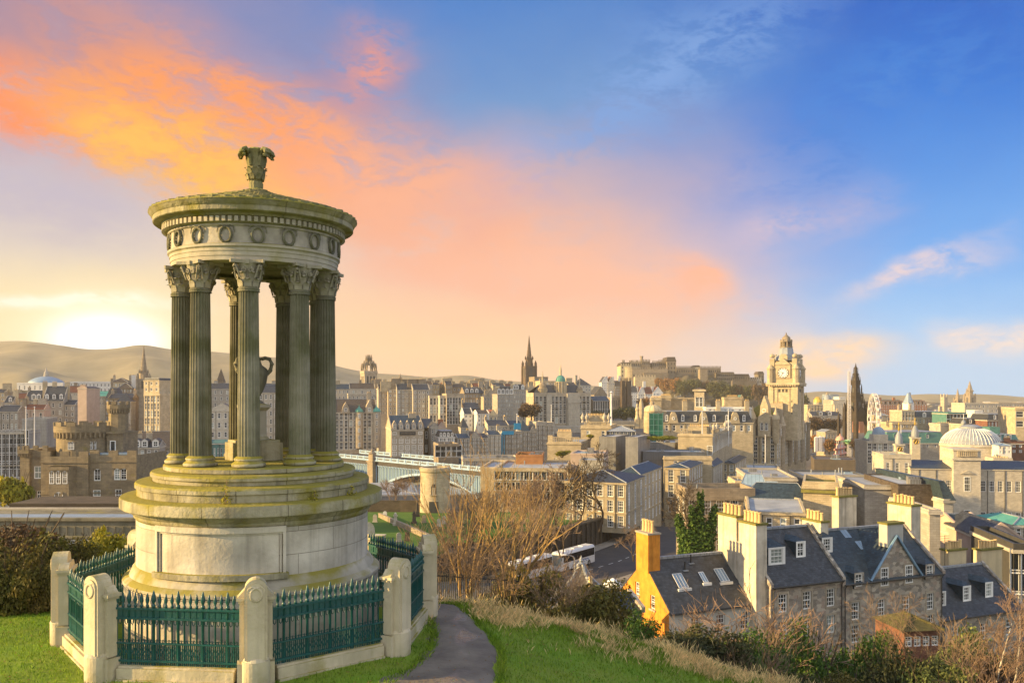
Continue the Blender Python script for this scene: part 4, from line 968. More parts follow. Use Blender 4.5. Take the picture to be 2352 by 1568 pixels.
# rooftops between the bridge and the clock tower
def balustrade(root,x0,x1,y,z,h=1.1,m='gold',axis='x'):
    b=MB()
    def bx(a,c,z0,z1,t=.16):
        if axis=='x':b.box(a,y-t,z0,c,y+t,z1)
        else:b.box(y-t,a,z0,y+t,c,z1)
    bx(x0,x1,z,z+.15,.2);bx(x0,x1,z+h-.18,z+h,.2);n=max(2,int(abs(x1-x0)/.55))
    for i in range(n):u=x0+(x1-x0)*(i+.5)/n;bx(u-.11,u+.11,z+.15,z+h-.18,.11)
    return b.build('balustrade',MATS[m],root)
def urn_row(root,pts,m='pale',s=1.0):
    u=MB();u.lathe([(.35,0),(.35,.3),(.15,.45),(.3,.7),(.5,1.1),(.5,1.5),(.3,1.6),(.32,1.8),(.12,2.0),(.15,2.2),(0,2.4)],10);me=u.mesh('urn',MATS[m],True)
    for p in pts:o=link('urn',me,root,p);o.scale=(s,s,s)
B('flat roofed post war office with brown window bands by the bridge end','G',1245,1860,335,620,218,-6,26,('flat',None,'flatroof'),'gold',(3,8),style='office',ww=3.2,wh=2.3,name='office_block',cat='office',sills=True,par=.5)
B('plain sunlit end block of the post war office beside the bridge','G',1105,1245,330,620,221,-6,24,('flat',None,'flatroof'),'gold',(0,0),name='office_block',par=.5,cor=False)
B('red brown rooftop brick box above the post war office','G',1418,1655,225,320,236,-4,12,('flat',None,'redroof'),'rustbox',(0,0),name='roof_room',cor=False,base=-14)
B('flat roofed row with small square windows behind the bridge','G',950,1440,250,300,310,5,16,('flat',None,'lead'),'pale',(1,14),name='station_building',style='sash')
a1,W_,H_,hr_,D_=B('sunlit classical end pavilion with arched window and balustrade above the gardens','C',602,985,1350,1480,268,-12,26,('flat',None,'flatroof'),'gold',(0,0),name='pavilion_wing',par=.3)
put_window(a1,1.6,2.6,'arch','gold',(W_*.26,-.04,H_-7.2),0,False);balustrade(a1,1.5,W_-.5,.2,H_+.3,1.6);chimney(a1,W_*.48,3,H_,4.6,2.0,3.4,9,'gold');
b_=MB();b_.box(.1,.1,H_+.2,1.6,1.6,H_+2.4);b_.build('corner_pier',MATS['gold'],a1)
a2,W_,H_,hr_,D_=B('sunlit classical wing with stone urns along its parapet','C',985,1330,1175,1300,305,-12,24,('flat',None,'flatroof'),'gold',(1,2),name='pavilion_wing',par=.8)
balustrade(a2,1,W_-1,.2,H_+.8,1.4);chimney(a2,W_*.5,3,H_,7,2.2,4.2,12,'gold');urn_row(a2,[(W_*q,.5,H_+1.8) for q in (.06,.2,.78,.93)],'pale',1.5)
B('long flat roofed range with roof urns behind the metal pavilion','C',1230,1600,1140,1250,335,-8,12,('flat',None,'lead'),'metalgrey',(1,8),name='roof_range',par=1.2)
r3,W_,H_,hr_,D_=B('rooftop pavilion with a grey metal hipped roof over a glazed wall','C',1290,1600,1218,1275,282,-10,10,('hip',1152,'lead'),'framedark',(1,7),name='roof_pavilion',style='office',ww=2.0,wh=2.0,cor=False)
for lab,xa,xb,yt,yb,Y in (('ribbed metal plant room with blue side, left of three on the roof',1195,1385,1280,1420,262),('ribbed metal plant room with blue side, middle of three on the roof',1497,1640,1285,1440,252),('long low ribbed metal plant room below a roof garden, right of three',1722,2060,1345,1430,278)):
    B(lab,'C',xa,xb,yt,yb,Y,-22,16,('flat',None,'flatroof'),'metalgrey',(0,0),name='plant_room',par=.15,cor=False)
m_=at(*px('C',1848,1275),288);gt=empty('glass_tower',m_-Vector((0,0,4)),R(-12),'green glazed square lift tower rising among the rooftops before the golden dome','glass tower')
k=288/F/4.983;b=MB();w=150*k/2;hh=260*k+4;b.box(-w,-w,0,w,w,hh);b.build('glazing',MATS['glassgreen'],gt)
b=MB()
for x in (-w,-w/3,w/3,w):
    for y in (-w,w):b.cbox(x,y,0,.18,.18,hh+.3);b.cbox(y,x,0,.17,.17,hh+.3)
for i in range(7):z=hh*i/6;b.box(-w-.1,-w-.1,z,w+.1,-w+.02,z+.15);b.box(-w-.1,-w,z,-w+.02,w,z+.15);b.box(w-.02,-w,z,w+.1,w,z+.15)
b.build('frame',MATS['teal'],gt)
def dome(root,r,z0,h,m,n=24,ribs=12,ribm=None,name='dome',c=(0,0),lift=0.0,p=.5):
    b=MB();prof=[(r*math.cos(R(90*i/10))**(p*2),z0+h*math.sin(R(90*i/10))) for i in range(11)]
    b.lathe(prof,n,0,c);mats=[MATS[m]]
    if ribs:
        for q in range(ribs):
            a=2*math.pi*q/ribs;b.tube([((rr+.03)*math.cos(a)+c[0],(rr+.03)*math.sin(a)+c[1],z) for rr,z in prof],max(.08,r*.02),4,1)
        mats.append(MATS[ribm or m])
    return b.build(name,mats,root,smooth=50)
g=Loc('C',1808,1090,318,'domed_pavilion','golden ribbed corner dome with finial behind the green glass tower','dome')
r=g.w(105);b=MB();b.lathe([(r*.98,-30),(r*.98,g.z(1000)),(r*1.05,g.z(998)),(r*1.05,g.z(985))],16);b.build('drum',MATS['gold'],g.root)
dome(g.root,r,g.z(988),g.z(912)-g.z(988),'cream',24,12,'gold');b=MB();b.lathe([(.9,g.z(915)),(.4,g.z(905)),(.7,g.z(895)),(.1,g.z(872)),(0,g.z(868))],8);b.build('finial',MATS['brown'],g.root)
for x in (1630,1676):
    st=Loc('C',x,1090,305,'rooftop_statue','small sunlit rooftop %s left of the golden dome'%('statue group' if x==1630 else 'pointed stone shell'),'statue')
    b=MB();b.cbox(0,0,-3,1.6,1.6,3.4);b.lathe([(.8,.4),(1.0,2),(1.1,4),(.7,6),(.3,7.5),(0,8)] if x==1676 else [(.9,.4),(.6,1.5),(.5,3),(.7,4),(.3,4.8),(.4,5.3),(.25,5.8),(0,6)],8);b.build('figure',MATS['gold'],st.root)
def hotel():
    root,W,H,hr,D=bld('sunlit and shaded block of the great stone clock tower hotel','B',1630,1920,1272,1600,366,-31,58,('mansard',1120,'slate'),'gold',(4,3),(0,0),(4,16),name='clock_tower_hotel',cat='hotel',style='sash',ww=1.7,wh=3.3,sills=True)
    k=366/F/4.983
    m=MB();m.prism([(W*.28,H),(W*.78,H),(W*.78,H+8.5),(W*.70,H+9.2),(W*.68,H+13),(W*.53,H+17.5),(W*.38,H+13),(W*.36,H+9.2),(W*.28,H+8.5)],-.9,4)
    g=m.build('gable',MATS['gold'],root)
    for x in (.44,.62):put_window(g,1.3,3.4,'arch','gold',(W*x,-.95,H+2.6),0,False)
    ro=MB();ro.tube([(W*.53+.8*math.cos(R(30*i)),-.92,H+11+.8*math.sin(R(30*i))) for i in range(13)],.14,5);ro.build('round_window',MATS['frame'],g)
    for x in (.05,.97):
        m=MB();m.lathe([(.8,H-3),(1.5,H-.5),(1.5,H+7),(1.8,H+7.4),(1.4,H+9),(.5,H+11),(.1,H+13),(0,H+13)],10,0,(W*x,0));m.build('turret',MATS['gold'],root,smooth=True)
    for i in range(9):
        y=6+i*6.2;m=MB();hh=9 if i%3==1 else 5.5
        m.T=Matrix.Translation((W,y,0))@Matrix.Rotation(R(90),4,'Z')
        m.prism([(-1.6,H-.2),(1.6,H-.2),(1.6,H+hh*.6),(0,H+hh),(-1.6,H+hh*.6)],-.4,3);d=m.build('dormer',MATS['tan'],root);put_window(d,1.4,2.6,'sash','tan',(W+.45,y,H+.5),R(90),False)
    for i in range(5):
        m=MB();y=9+i*12.5;m.lathe([(.5,H-14),(1.3,H-12.5),(1.3,H+4),(1.6,H+4.4),(.9,H+6.4),(.1,H+9),(0,H+9)],8,0,(W+.3,y));m.build('turret',MATS['tan'],root,smooth=True)
    chimney(root,8,12,H+6,5.5,3,8,7,'tan',below=10)
    m=MB();m.lathe([(4.6,H+5),(4.6,H+8.4)],14,1,(W*.3,6));prof=[(4.8,H+8.3),(4.6,H+10),(3.6,H+12),(2,H+13.3),(0,H+13.8)];m.lathe(prof,14,0,(W*.3,6));m.build('corner_dome',[MATS['moss'],MATS['gold']],root,smooth=50)
    tx,ty=10.5,18.0;s=5.9
    T=empty('clock_tower',(tx,ty,0));T.parent=root
    z0=H+2;Yt=384;z=lambda zy:HC-(px('B',0,zy)[1]-HY)/F*Yt-root.location.z
    m=MB();m.box(-s,-s,z0-4,s,s,z(690))
    for sx in (-1,1):
        for sy in (-1,1):m.cbox(sx*(s-.7),sy*(s-.7),z0-4,2.2,2.2,z(690)-z0+4)
    for q in range(4):
        m.T=Matrix.Rotation(R(90*q),4,'Z')
        for x in (-2.6,2.6):m.box(x-.3,-s-.25,z0,x+.3,-s+.05,z(690))
        m.box(-s,-s-.3,z(735),s,-s+.05,z(728))
    m.T=None;m.build('shaft',MATS['gold'],T)
    wm_=MB()
    for q in range(4):
        wm_.T=Matrix.Rotation(R(90*q),4,'Z')
        for x in (-1.5,0,1.5):wm_.box(x-.45,-s-.06,z(770),x+.45,-s+.02,z(735))
        for zz in (860,930,990):wm_.box(3.6,-s-.06,z(zz+22),4.2,-s+.02,z(zz))
    wm_.build('slit_windows',MATS['framedark'],T)
    m=MB();m.box(-s-1.3,-s-1.3,z(690),s+1.3,s+1.3,z(668));m.box(-s-.8,-s-.8,z(700),s+.8,s+.8,z(690))
    for q in range(4):
        m.T=Matrix.Rotation(R(90*q),4,'Z')
        for i in range(12):x=-s+(i+.5)*2*s/12;m.box(x-.25,-s-1.5,z(705),x+.25,-s-.6,z(692))
    m.T=None;m.build('gallery',MATS['gold'],T)
    c0,c1=z(668),z(470);s2=s-.5
    m=MB();m.box(-s2,-s2,c0,s2,s2,c1)
    for sx in (-1,1):
        for sy in (-1,1):
            m.lathe([(1.5,c0),(1.5,z(520)),(1.8,z(515)),(1.7,z(505)),(1.0,z(480)),(.25,z(455)),(0,z(450))],8,0,(sx*(s-.4),sy*(s-.4)))
            m.cbox(sx*(s2-.6),sy*(s2-.6),c1-.5,2.0,2.0,z(385)-c1);m.lathe([(.9,z(388)),(1.2,z(375)),(1.1,z(358)),(.4,z(345)),(0,z(340))],8,0,(sx*(s2-.5),sy*(s2-.5)))
    for q in range(4):
        m.T=Matrix.Rotation(R(90*q),4,'Z')
        m.box(-s2,-s2-.1,c1,s2,-s2+.8,z(440));m.box(-3.1,-s2-.45,c0+2,3.1,-s2,z(470));m.prism([(-3.4,z(470)),(3.4,z(470)),(0,z(395))],-s2-.8,-s2+.6);m.prism([(-1.7,z(420)),(1.7,z(420)),(1.7,z(370)),(.9,z(348)),(-.9,z(348)),(-1.7,z(370))],-s2+.2,-s2+1.2)
    m.T=None;m.build('clock_stage',MATS['gold'],T)
    for q in range(4):
        cf=empty('clock_face',(0,0,0),R(90*q));cf.parent=T;zc=z(557);rr=57*k*1.06
        d=MB();d.T=Matrix.Translation((0,-s2-.5,zc))@Matrix.Rotation(R(90),4,'X');d.lathe([(0,0),(rr,0),(rr,-.15)],32);d.build('dial',MATS['polewhite'],cf)
        d=MB();d.tube([(rr*math.cos(R(15*i)),-s2-.5,zc+rr*math.sin(R(15*i))) for i in range(25)],.16,5);d.build('rim',MATS['brown'],cf)
        d=MB()
        for i in range(12):
            a=R(30*i)
            for o in ((-.09,.09) if i%3 else (-.14,0,.14)):
                ca,sa=math.cos(a),math.sin(a);d.tube([(.66*rr*ca-o*sa,-s2-.56,zc+.66*rr*sa+o*ca),(.90*rr*ca-o*sa,-s2-.56,zc+.90*rr*sa+o*ca)],.055,4)
        d.build('numerals',MATS['ironblack'],cf);d=MB()
        for a,l,w in ((R(160),.5,.13),(R(235),.78,.09)):d.tube([(-.1*rr*math.cos(a),-s2-.6,zc-.1*rr*math.sin(a)),(l*rr*math.cos(a),-s2-.6,zc+l*rr*math.sin(a))],[w,w*.5],4)
        d.build('hands',MATS['ironblack'],cf)
    m=MB();m.lathe([(5.2,z(420)),(4.8,z(380)),(3.2,z(330)),(2.9,z(285)),(2.6,z(272))],8,phase=R(22.5));m.build('lead_roof',MATS['lead'],T,smooth=30)
    m=MB()
    for q in range(8):a=R(45*q+22.5);m.cbox(2.3*math.cos(a),2.3*math.sin(a),z(272),.5,.5,z(205)-z(272));m.lathe([(.3,z(205)),(.35,z(195)),(0,z(175))],6,0,(2.4*math.cos(a),2.4*math.sin(a)))
    m.lathe([(2.6,z(275)),(2.9,z(270)),(2.9,z(262)),(2.2,z(260))],8);m.lathe([(1.5,z(272)),(1.5,z(205))],8);m.lathe([(2.7,z(210)),(2.6,z(203)),(1.9,z(185)),(1.8,z(160)),(1.0,z(142)),(.5,z(130)),(.25,z(120)),(.35,z(112)),(.08,z(103)),(0,z(98))],10)
    m.build('lantern',MATS['brown'],T,smooth=40)
    return root
ht=hotel()
rr_,W_,H_,hr_,D_=B('long dark mansard roofed range with curved gables joining the clock tower hotel','B',620,1650,1115,1230,345,-4,22,('mansard',985,'slate'),'gold',(1,12),name='hotel_range',cat='hotel',dorm=[(q,.1,2.2,4.2) for q in (.04,.22,.36,.57,.71,.90)],ch=[(.27,.35,3.4,2,7,3,'gold'),(.65,.35,3,2,7,3,'gold'),(.975,.35,3,2,7,3,'gold')])
for u in (.115,.45,.80):
    m=MB();c=u*W_;hh=4.2;m.prism([(c-2,H_-.4),(c+2,H_-.4),(c+1.6,H_+hh*.3),(c+1.3,H_+hh*.7),(c+.6,H_+hh),(c-.6,H_+hh),(c-1.3,H_+hh*.7),(c-1.6,H_+hh*.3)],-.5,5);g2=m.build('gable',MATS['gold'],rr_)
    ro=MB();ro.tube([(c+.5*math.cos(R(30*i)),-.52,H_+1.6+.5*math.sin(R(30*i))) for i in range(13)],.16,5);ro.build('round_window',MATS['frame'],g2)
for lab,xa,xb,yt,Y,pots in (('sunlit golden chimney block behind the ribbed dome, left of three',485,600,850,372,9),('sunlit golden chimney block behind the ribbed dome, taller middle of three',596,712,828,376,9),('broad golden back block left of the white bell tower',712,975,842,380,0),('golden back block with a long row of pots left of the clock tower',1320,1525,838,384,14)):
    B(lab,'B',xa,xb,yt,yt+120,Y,-6,8,('flat',None,'lead'),'gold',(0,0),name='chimney_block',ch=[(.5,.3,8 if pots else 3,2,1,pots,'gold')],par=.4)
B('small golden pointed gable with teal roof beside the long row of pots','B',1470,1572,905,960,388,-6,10,('gablef',805,'teal'),'gold',(1,1))
wt,W_,H_,hr_,D_=B('square tower with golden arched belfry over a white base among the hotel roofs','B',976,1090,735,985,362,-14,9.5,('pyr',722,'slatebrown'),'gold',(0,0),name='belfry_tower',cat='tower')
m=MB();m.box(-.2,-.2,H_-18.5,W_+.2,D_+.2,H_-10.8);m.build('white_base',MATS['white'],wt);m=MB();m.box(-.7,-.7,H_-.9,W_+.7,D_+.7,H_-.2);m.build('cornice',MATS['gold'],wt)
for q in (.32,.68):put_window(wt,1.5,4.2,'arch','gold',(W_*q,-.06,H_-7.5),0,False);put_window(wt,1.5,4.2,'arch','gold',(W_+.06,D_*q,H_-7.5),R(90),False)
B('white flat roofed rooftop rooms behind the mansard range','B',1120,1630,950,990,352,-4,10,('flat',None,'lead'),'white',(1,6),name='roof_rooms',par=.3)
c1,W_,H_,hr_,D_=B('classical block with a balustraded sunlit front and columned shaded side','B',790,1186,1258,1400,270,-20,62,('flat',None,'leadblue'),'gold',(0,0),(0,0),(2,16),name='classical_block',style='sash',ww=1.5,wh=5,par=.4,base=-40)
put_window(c1,1.7,3.0,'six','gold',(W_*.92,-.05,H_-6.2),0,False);balustrade(c1,.6,W_*.42,.2,H_+.4,1.6);balustrade(c1,1,20,W_,H_+.4,1.3,'gold','y');chimney(c1,W_*.58,2.5,H_,6.4,2,2.6,10,'gold');chimney(c1,W_*.55,16,H_,10,2,2,14,'gold')
urn_row(c1,[(W_*.9,3,H_+.5),(W_*.95,8,H_+.5),(W_*.98,13,H_+.5)]+[(W_,38+4.5*q,H_+.5) for q in range(4)],'pale',1.3)
B('long dark grey rooftop plant box with a white top','B',385,1100,1455,1545,254,-8,12,('flat',None,'flatroof'),'navybox',(0,0),name='plant_room',par=.2,cor=False,base=-22)
B('low yellow parapet block in front of the grey plant box','B',630,1180,1525,1620,249,-8,4,('flat',None,'flatroof'),'gold',(1,2),name='terrace_house',par=.5)
w1,W_,H_,hr_,D_=B('classical corner block with sunlit front and slate hipped roof facing the cemetery','W',60,598,320,715,188,-22,17,('hip',222,'slate'),'gold',(3,6),(0,0),(4,3),name='terrace_house',style='six',ww=1.35,wh=2.6,sills=True,ch=[])
B('higher classical block behind the corner block, with long shaded street side','W',520,722,262,715,203,-22,24,('hip',172,'slateblue'),'gold',(4,2),(0,0),(4,6),name='terrace_house',style='six',ww=1.3,wh=2.5,sills=True)
B('pink plastered rooftop block behind the bare trees','W',110,400,88,200,232,-12,14,('flat',None,'flatroof'),'pink',(0,0),name='roof_room',par=.3,cor=False)
B('small grey rooftop lift room behind the bare trees','W',185,392,145,225,214,-12,9,('flat',None,'flatroof'),'concrete',(0,0),name='roof_room',par=.2,cor=False)
B('terrace house with tall windows and sunlit front right of the first street gap','W',945,1155,205,600,228,-22,22,('hip',178,'slateblue'),'gold',(3,2),(0,0),(3,6),name='terrace_house',style='six',ww=1.5,wh=3.4,sills=True)
B('shaded terrace house with white windows further up the street, nearer of two','W',1260,1368,195,420,262,-22,20,('hip',120,'slateblue'),'gold',(3,2),(0,0),(3,5),name='terrace_house',style='six',ww=1.4,wh=2.6)
B('shaded terrace house with a glass roof lantern further up the street, farther of two','W',1440,1560,165,400,300,-22,34,('hip',115,'slateblue'),'gold',(3,2),(0,0),(3,7),name='terrace_house',style='six',ww=1.4,wh=2.6)
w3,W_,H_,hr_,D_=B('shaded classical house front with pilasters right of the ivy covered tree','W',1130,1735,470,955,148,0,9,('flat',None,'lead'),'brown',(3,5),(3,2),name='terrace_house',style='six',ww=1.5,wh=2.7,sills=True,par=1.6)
m=MB()
for i in range(6):u=W_*i/5;u=min(max(u,.5),W_-.5);m.box(u-.35,-.3,H_-10.4,u+.35,-.02,H_-3.8);m.box(u-.5,-.4,H_-3.8,u+.5,-.02,H_-3.4)
m.box(-.2,-.5,H_-3.4,W_+.2,-.02,H_-2.9);m.build('pilaster',MATS['brown'],w3)
def skylight(lab,V,x,y,Y,w,d,h,m='bluelead',name='roof_lantern'):
    p=at(*px(V,x,y),Y);b=MB();b.box(-w/2,-d/2,-1.2,w/2,d/2,0,1);k=min(w,d)*.25
    c=[(-w/2,-d/2,0),(w/2,-d/2,0),(w/2,d/2,0),(-w/2,d/2,0)];t=[(-w/2+k,0,h),(w/2-k,0,h)]
    for f in ((c[0],c[1],t[1],t[0]),(c[1],c[2],t[1]),(c[2],c[3],t[0],t[1]),(c[3],c[0],t[0])):b.poly(f,0)
    for u,v in ((c[0],t[0]),(c[3],t[0]),(c[1],t[1]),(c[2],t[1]),(t[0],t[1])):b.tube([u,v],.08,4,1)
    return tag(b.build(name,[MATS[m],MATS['lead']],None,p,R(-15)),lab,'skylight')
skylight('pale blue pyramid roof light on the shaded classical house','W',1726,425,158,6,6,3.4,'leadblue')
skylight('small pale pyramid roof light right of the bigger one','W',1880,400,165,4.5,4.5,1.6,'leadblue')
skylight('slate blue hipped roof light right of the pyramid roof lights','W',1930,470,150,11,8,2.6,'slateblue')
B('golden flat topped terrace block below the clock tower hotel','W',1665,1960,225,360,262,-14,20,('flat',None,'flatroof'),'gold',(1,3),name='terrace_house',par=.5)
B('low yellow stone parapet house with rubble chimney behind the roof lights','W',1565,2000,345,440,205,-6,12,('flat',None,'flatroof'),'gold',(1,4),name='terrace_house',par=.6)
B('black mansard roofed building with four white skylights below the brown plant box','H',255,730,150,250,205,-6,20,('flat',None,'flatroof'),'navybox',(1,6),name='roof_range',style='sash',ww=1.2,wh=1.8,par=.35)
B('rubble walled flat roofed block left of the black mansard roof','H',-140,185,150,215,200,-8,26,('flat',None,'flatroof'),'grey',(0,0),name='roof_range',par=.4)
B('large brown metal plant enclosure on the roofs before the fairground','H',305,592,18,105,226,-16,14,('flat',None,'darkbox'),'darkbox',(0,0),name='plant_enclosure',par=.1,cor=False,base=-24)
gh,W_,H_,hr_,D_=B('square sunlit stone block with mossy parapet among the roofs','H',228,470,200,480,142,-20,13,('flat',None,'moss'),'gold',(0,0),(0,0),(2,3),name='stair_block',style='six',ww=1.0,wh=2.6,par=.8)
m=MB();m.box(-.35,-.35,H_-1.1,W_+.35,D_+.35,H_-.6);m.box(-.2,-.2,H_-9.3,W_+.2,D_+.2,H_-8.9);m.build('cornice',MATS['moss'],gh)
B('white roofed long low house left of the sunlit stone block','H',-150,235,375,520,128,-14,16,(*G_,330,'flatroof'),'gold',(1,4),name='low_house')
B('brown slated box roof with a white flat top and sloping glass side','H',888,1200,192,345,138,-6,18,('flat',None,'flatroof'),'slatebrown',(0,0),name='roof_house',par=.1,cor=False)
B('mixed stone slope roofed block left of the brown slated box','H',655,892,205,480,142,-6,18,('flat',None,'flatroof'),'grey',(0,0),name='roof_house',par=.3)
cg,W_,H_,hr_,D_=B('tall pale fluted concrete side wall below a glass mansard','H',1205,1268,300,640,134,0,24,('flat',None,'flatroof'),'pale',(0,0),(0,0),(4,8),name='office_block',ww=1.2,wh=2.6,par=.2)
m=MB();m.add([(0,0,H_),(W_+.4,-.2,H_),(W_+.4,D_,H_),(0,D_,H_),(-.6,.5,H_+3.0),(W_*.2,.5,H_+3.0),(W_*.2,D_,H_+3.0),(-.6,D_,H_+3.0)],[(0,1,5,4),(1,2,6,5),(4,5,6,7),(0,4,7,3)]);m.build('glass_mansard',MATS['slateblue'],cg)
for i in range(7):
    w=MB();y=2+i*3.1;w.add([(W_*.9,y,H_+.8),(W_*.9,y+1.6,H_+.8),(W_*.42,y+1.6,H_+2.3),(W_*.42,y,H_+2.3)],[(0,1,2,3)]);o_=w.build('roof_window',MATS['lead'],cg);o_.location=(.22,0,.16)
B('grey harled house with three tall windows behind the golden chimneys','H',1105,1180,375,760,112,-4,14,('flat',None,'moss'),'grey',(0,0),(0,0),(2,4),name='harled_house',style='six',ww=.8,wh=3,par=.2)
B('dark slate roofed house with skylight at the right below the registry','H',1372,1560,555,660,126,4,12,(*G_,400,'slateblue'),'pink',(1,2),name='slate_house',style='six')
B('dark slate gabled house with blue lead edges at the right edge','H',1470,1740,560,640,118,-8,14,('gablef',470,'slate'),'pink',(1,3),name='slate_house',style='six')
B('brown walled building with copper balcony at the right edge of the photo','H',1690,1840,640,1080,100,-10,14,('flat',None,'copper'),'framedark',(3,2),name='modern_block',style='office',ww=2,wh=3)
B('building with a pale green ribbed roof at the right edge of the photo','H',1690,1900,470,560,128,0,10,('hip',400,'copper'),'pale',(1,3),name='roof_pavilion')
rg,W_,H_,hr_,D_=B('long pale classical registry building with dark slate roofs and many sash windows','R',480,2080,1392,2000,292,-10,24,(*G_,1302,'slateblue'),'pale',(2,15,10.5),(0,0),(2,4,10.5),name='registry_building',style='six',ww=1.7,wh=3.7,skew=False,sills=True)
m=MB();u0,u1=W_*.325,W_*.535;m.box(u0,-1.6,0,u1,10,H_+6.2);m.box(u0-.5,-2.1,H_+3.6,u1+.5,10.5,H_+3.0);m.box(u0-.3,-1.9,H_+6.2,u1+.3,10.2,H_+6.8);cb_=m.build('central_block',MATS['pale'],rg)
put_window(cb_,2.0,5,'six','pale',((u0+u1)/2,-1.68,H_-7.5),0,False);m=MB();m.prism([((u0+u1)/2-2.2,H_-1.6),((u0+u1)/2+2.2,H_-1.6),((u0+u1)/2,H_-.4)],-2.0,-1.6);m.build('pediment',MATS['pale'],cb_)
put_window(cb_,2.0,3.2,'six','pale',((u0+u1)/2,-1.68,H_-17.0),0,False)
balustrade(rg,u0+1,u1-1,-1.9,H_+4.3,2.0,'gold')
B('square sunlit corner pavilion of the registry with two clock turrets behind','R',145,490,1255,1500,296,-10,16,('flat',None,'leadblue'),'pale',(1,3),name='corner_pavilion',style='six',par=1.0)
dm=Loc('R',1225,1225,340,'ribbed_dome','wide pale ribbed lead dome on a stone drum above the registry','dome')
r=dm.w(345);b=MB();b.lathe([(r,-14),(r,dm.z(1120)),(r*1.03,dm.z(1115)),(r*1.03,dm.z(1100)),(r*.98,dm.z(1085))],48);b.build('drum',MATS['pale'],dm.root,smooth=40)
b=MB();prof=[(r*1.0,dm.z(1085)),(r*.93,dm.z(1030)),(r*.80,dm.z(975)),(r*.62,dm.z(930)),(r*.42,dm.z(905)),(r*.36,dm.z(900))];b.lathe(prof,48);b.build('dome',MATS['lead'],dm.root,smooth=60)
b=MB()
for q in range(48):a=2*math.pi*q/48;b.tube([((rr+.05)*math.cos(a),(rr+.05)*math.sin(a),z) for rr,z in prof[:-1]],.16,4)
b.build('ribs',MATS['white'],dm.root);b=MB();b.lathe([(r*.36,dm.z(905)),(r*.36,dm.z(880)),(r*.2,dm.z(858)),(0,dm.z(850))],24);b.build('lantern',MATS['lead'],dm.root,smooth=40)
for x,Y,yb,yt,cy,lab in ((335,318,1260,930,1155,'square clock turret with small dome and gilt finial, nearer of two'),(535,352,1150,905,1063,'square clock turret with small dome, farther of two')):
    c=Loc('R',x,yb,Y,'clock_turret',lab,'clock turret',R(-10));w=c.w(96)/2
    b=MB();b.box(-w,-w,-6,w,w,c.z(1095 if x==335 else 1010));zt=c.z(1095 if x==335 else 1010);b.box(-w-.3,-w-.3,zt-.5,w+.3,w+.3,zt);b.build('shaft',MATS['pale'],c.root)
    b=MB();b.lathe([(w*.95,zt),(w*.95,zt+1.6),(w*.8,zt+2.8),(w*.45,zt+4.2),(w*.2,zt+4.8),(.1,zt+5)],16);b.build('cupola',MATS['lead'],c.root,smooth=50);b=MB();b.lathe([(.2,zt+4.8),(.35,zt+5.6),(.15,zt+6.6),(.3,zt+7.4),(0,zt+8.4)],8);b.build('finial',MATS['gilt'],c.root)
    b=MB();b.T=Matrix.Translation((0,-w-.02,c.z(cy)))@Matrix.Rotation(R(90),4,'X');b.lathe([(0,.05),(c.w(33),.05),(c.w(33),0)],24);cf=b.build('clock_face',MATS['ironblack'],c.root)
    b=MB();rr=c.w(30)
    b.tube([(rr*math.cos(R(20*i)),-w-.1,c.z(cy)+rr*math.sin(R(20*i))) for i in range(19)],.07,4)
    for i in range(12):a=R(30*i);b.tube([(.65*rr*math.cos(a),-w-.1,c.z(cy)+.65*rr*math.sin(a)),(.88*rr*math.cos(a),-w-.1,c.z(cy)+.88*rr*math.sin(a))],.06,4)
    for a,l in ((R(60),.5),(R(250),.75)):b.tube([(0,-w-.1,c.z(cy)),(l*rr*math.cos(a),-w-.1,c.z(cy)+l*rr*math.sin(a))],.07,4)
    b.build('hands',MATS['gilt'],cf)
b1,W_,H_,hr_,D_=B('pale classical office with a small blue lead dome right of the ferris wheel','R',-60,270,1075,1330,372,-6,18,('flat',None,'leadblue'),'pale',(3,5),name='domed_office',style='sash',ww=1.6,wh=3)
dome(b1,2.7,H_+3.4,3.4,'leadblue',20,0,c=(W_*.52,3));b=MB();b.box(W_*.52-3,-.3,H_,W_*.52+3,6,H_+3.5);b.build('dome_base',MATS['pale'],b1)
B('long teal slate mansard with small square windows behind the clock turrets','R',165,930,1085,1150,400,2,24,('mansard',935,'teal'),'grey',(1,8),name='mansard_block',dorm=[(.18,.4,3,3.5),(.43,.4,3,3.5),(.7,.4,3,3.5)],dm=('teal','teal'))
B('pale rooftop with a long row of golden chimney pots','R',255,560,845,900,470,2,14,('flat',None,'flatroof'),'gold',(1,6),ch=[(.5,.3,30,2,1.5,16,'gold')])
B('ornate stone department store bay with arched windows left of the dark glass roof','R',375,530,690,800,520,2,16,('flat',None,'slate'),'tan',(2,4),ch=[(.05,.3,2,2,6,2,'tan'),(.95,.3,2,2,6,2,'tan')],name='store',wh=4)
B('store with a dark glazed attic band and blue roof gables','R',535,925,765,850,524,2,22,('mansard',690,'slateblue'),'tan',(1,9),name='store',dorm=[(.3,.05,4,4),(.6,.05,4,4)],ch=[(.98,.3,3,3,5,3,'tan')])
B('red sandstone grand hotel range with pointed gables, left part on the skyline','R',112,400,605,720,1050,2,24,('gable',552,'slatebrown'),'redstone',(4,10),name='red_hotel',cat='hotel',dorm=[(q,.0,5,6) for q in (.1,.3,.5,.7,.9)],dm=('slatebrown','redstone'),ch=[(.15,.5,5,4,5,0,'redstone'),(.75,.5,5,4,5,0,'redstone')])
B('red sandstone grand hotel range with pointed gables, right part on the skyline','R',520,680,605,690,1050,2,24,('gable',552,'slatebrown'),'redstone',(3,5),name='red_hotel',cat='hotel',dorm=[(q,.0,5,6) for q in (.2,.5,.8)],dm=('slatebrown','redstone'))
B('long beige concrete block on the skyline right of the twin spires','R',1150,1570,598,710,700,2,20,('flat',None,'flatroof'),'pale',(2,8),name='office_block')
